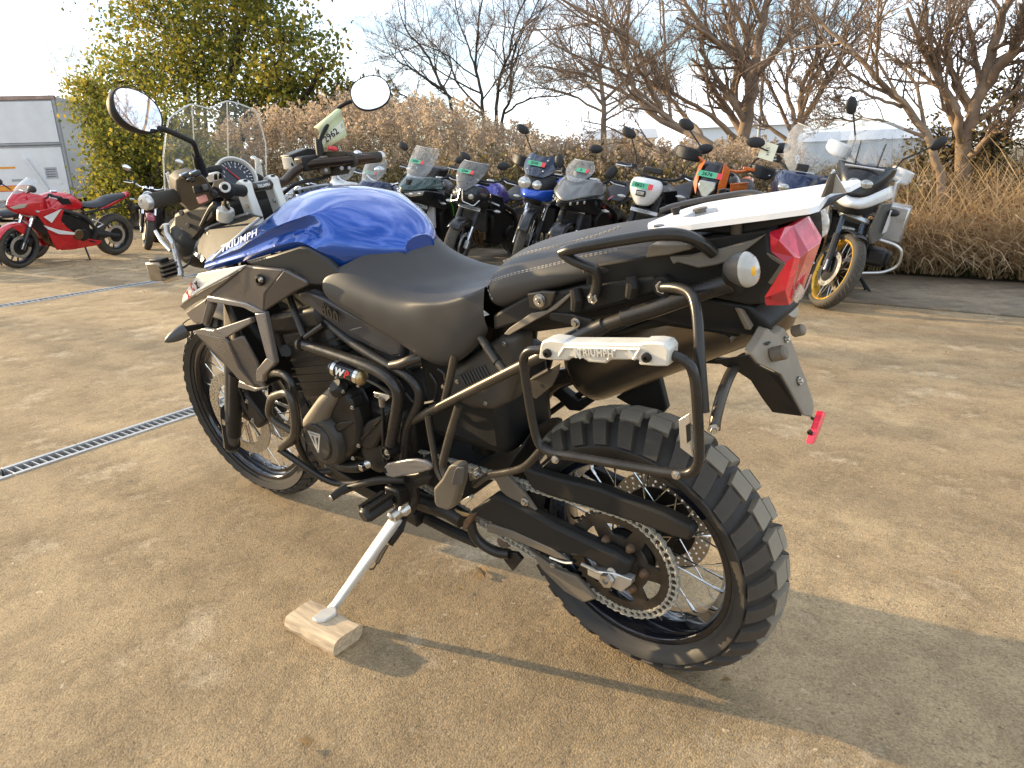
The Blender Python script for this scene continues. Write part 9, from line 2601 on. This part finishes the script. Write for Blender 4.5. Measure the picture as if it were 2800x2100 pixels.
# its own frame: x to the photo's left along the rear face, y away from the camera, z up
away = Vector((-left_dir.y, left_dir.x, 0))
if away.dot(FW) < 0: away = -away
TR.matrix_world = Matrix(((left_dir.x, away.x, 0, tc_.x), (left_dir.y, away.y, 0, tc_.y), (0, 0, 1, 0), (0, 0, 0, 1))) @ Matrix.Rotation(R_(-8), 4, 'Z')
tag(TR, 'white box truck seen from behind at the left edge, orange reflective band on its tail', 'truck')
W_, H_, L_ = 2.5, 3.12, 7.0
MB().box((W_ / 2, L_ / 2 + .06, (H_ + .55) / 2), (W_ - .04, L_, H_ - .55)).build('box_body', M_TRK, TR, bevel=.02)
MB().box((.03, .03, 1.75), (.07, .08, 2.72)).build('corner_post', M_TRKG, TR, bevel=.008)
MB().box((W_ - .03, .03, 1.75), (.07, .08, 2.72)).build('corner_post', M_TRKG, TR, bevel=.008)
MB().box((W_ / 2, .03, H_ - .03), (W_ + .02, .10, .10)).build('roof_edge', mat('roof_rust', (.34, .24, .20), .6, var=.3, vscale=6), TR, bevel=.01)
MB().box((W_ / 2, .035, H_ - .14), (W_ - .12, .06, .05)).build('roof_header', M_TRKG, TR, bevel=.006)
MB().box((W_ / 2, .010, 2.50), (W_ - .16, .05, 1.00)).build('upper_gate', M_TRK, TR, bevel=.012)
MB().box((W_ / 2, .014, 1.25), (W_ - .16, .05, 1.34)).build('lower_gate', M_TRK, TR, bevel=.012)
MB().box((W_ / 2, -.015, 1.965), (W_ - .10, .05, .05)).build('gate_hinge', M_TRKG, TR, bevel=.01)
MB().box((W_ / 2, -.005, 1.90), (W_ - .10, .04, .03)).build('gate_seal', M_TRKG, TR)
MB().tube([(.98, -.04, 1.62), (.50, -.05, .62)], .035, 6).build('gate_bar', M_TRK, TR)
MB().tube([(2.1, -.04, 1.62), (2.1, -.05, .62)], .035, 6).build('gate_bar', M_TRK, TR)
MB().box((1.55, -.014, .88), (1.05, .008, .15)).build('band_border', mat('band_red', (.65, .05, .04), .4), TR)
MB().box((1.55, -.019, .88), (1.00, .006, .11)).build('reflective_band', mat('band_orange', (.80, .32, .02), .35), TR)
MB().box((1.55, -.014, 1.40), (.52, .006, .05)).build('reflective_strip', MATS['band_orange'], TR)
MB().box((.44, -.014, 1.24), (.30, .006, .28)).build('notice', mat('notice_grey', (.40, .41, .43), .6, var=.25, vscale=14), TR)
for k in range(4):
    MB().box((.44, -.019, 1.33 - .06 * k), (.24 - .03 * (k % 2), .004, .016)).build('notice_line', M_TRKD, TR)
MB().box((.42, -.014, 1.43), (.26, .006, .08)).build('notice', M_TRK, TR)
MB().box((.38, -.014, .98), (.26, .006, .09)).build('notice', M_WHITE, TR)
MB().box((1.30, -.014, 1.08), (.28, .006, .06)).build('name_plate', M_TRKG, TR, bevel=.003)
MB().box((W_ / 2, .10, .46), (W_ - .1, .12, .16)).build('bumper', M_TRKG, TR, bevel=.02)
for x in (.22, W_ - .22):
    MB().box((x, .02, .62), (.34, .05, .10)).build('rear_lamp', M_RED, TR, bevel=.01)
for x in (.30, W_ - .30):
    MB().lathe([(0, -.15), (.30, -.15), (.46, -.13), (.48, 0), (.46, .13), (0, .15)], (x, 1.6, .48), (1, 0, 0), 28).build('wheel', B_TYRE, TR)
MB().box((W_ / 2, 3.5, .62), (.9, 6.2, .16)).build('chassis', M_TRKD, TR)
# long pale building far beyond the field
def far_box(name, label, cat, pxa, pxb, dist, z1, m, roof=None, depth=10, z0=-.16, n_win=0):
    a = at_dist(pxa, 440, dist); b = at_dist(pxb, 440, dist)
    u = b - a; u.z = 0; L = u.length; u.normalize(); nrm = Vector((-u.y, u.x, 0))
    if nrm.dot(FW) < 0: nrm = -nrm
    r = empty(name, (a.x, a.y, 0)); r.rotation_euler = (0, 0, math.atan2(u.y, u.x))
    s = 1 if (Matrix.Rotation(math.atan2(u.y, u.x), 3, 'Z') @ Vector((0, 1, 0))).dot(nrm) > 0 else -1
    tag(r, label, cat)
    MB().box((L / 2, s * depth / 2, (z0 + z1) / 2), (L, depth, z1 - z0)).build('wall', m, r)
    if roof:
        MB().slab([Vector((-.3, -s * .3, z1)), Vector((-.3, s * depth / 2, z1 + 1.0)), Vector((-.3, s * (depth + .3), z1))], (L + .6, 0, 0)).build('roof', roof, r)
    for k in range(n_win):
        MB().box((L * (k + .5) / n_win, -s * .02, z1 * .55), (L / n_win * .55, .06, z1 * .35)).build('window', M_TRKD, r)
    return r
far_box('greenhouse', 'long white greenhouse far beyond the field behind the large bare tree', 'greenhouse', 1880, 2190, 62, 3.3, mat('greenhouse_film', (.80, .80, .80), .4, var=.05), mat('greenhouse_roof', (.82, .83, .85), .35, var=.05), n_win=0)
far_box('barn', 'long low blue grey barn far behind the white motorcycle', 'barn', 2190, 2640, 80, 2.2, mat('barn_wall', (.50, .50, .49), .7, var=.1, vscale=.5), mat('barn_roof', (.40, .43, .47), .6, var=.1), n_win=0)
far_box('shed', 'pale shed far behind the grey wedge-nosed tourer', 'shed', 1600, 1790, 70, 2.9, mat('shed_wall', (.62, .62, .60), .6, var=.1), mat('shed_roof', (.40, .40, .40), .5), n_win=0)
# utility line: thin poles and wires far off
UL = empty('power_line'); tag(UL, 'thin power lines crossing the sky low on the right', 'power line')
A_, B_ = at_dist(2080, 300, 40), at_dist(2900, 300, 40)
for h in (4.6, 5.1, 5.6):
    P = [Vector((A_.x, A_.y, h)).lerp(Vector((B_.x, B_.y, h + .3)), t / 10) - Vector((0, 0, .5 * math.sin(math.pi * t / 10))) for t in range(11)]
    MB().tube(P, .014, 4).build('wire', M_CABLE, UL)
for q in (A_, B_):
    MB().tube([Vector((q.x, q.y, -.1)), Vector((q.x, q.y, 6.2))], .09, 8).build('pole', M_TRKG, UL)
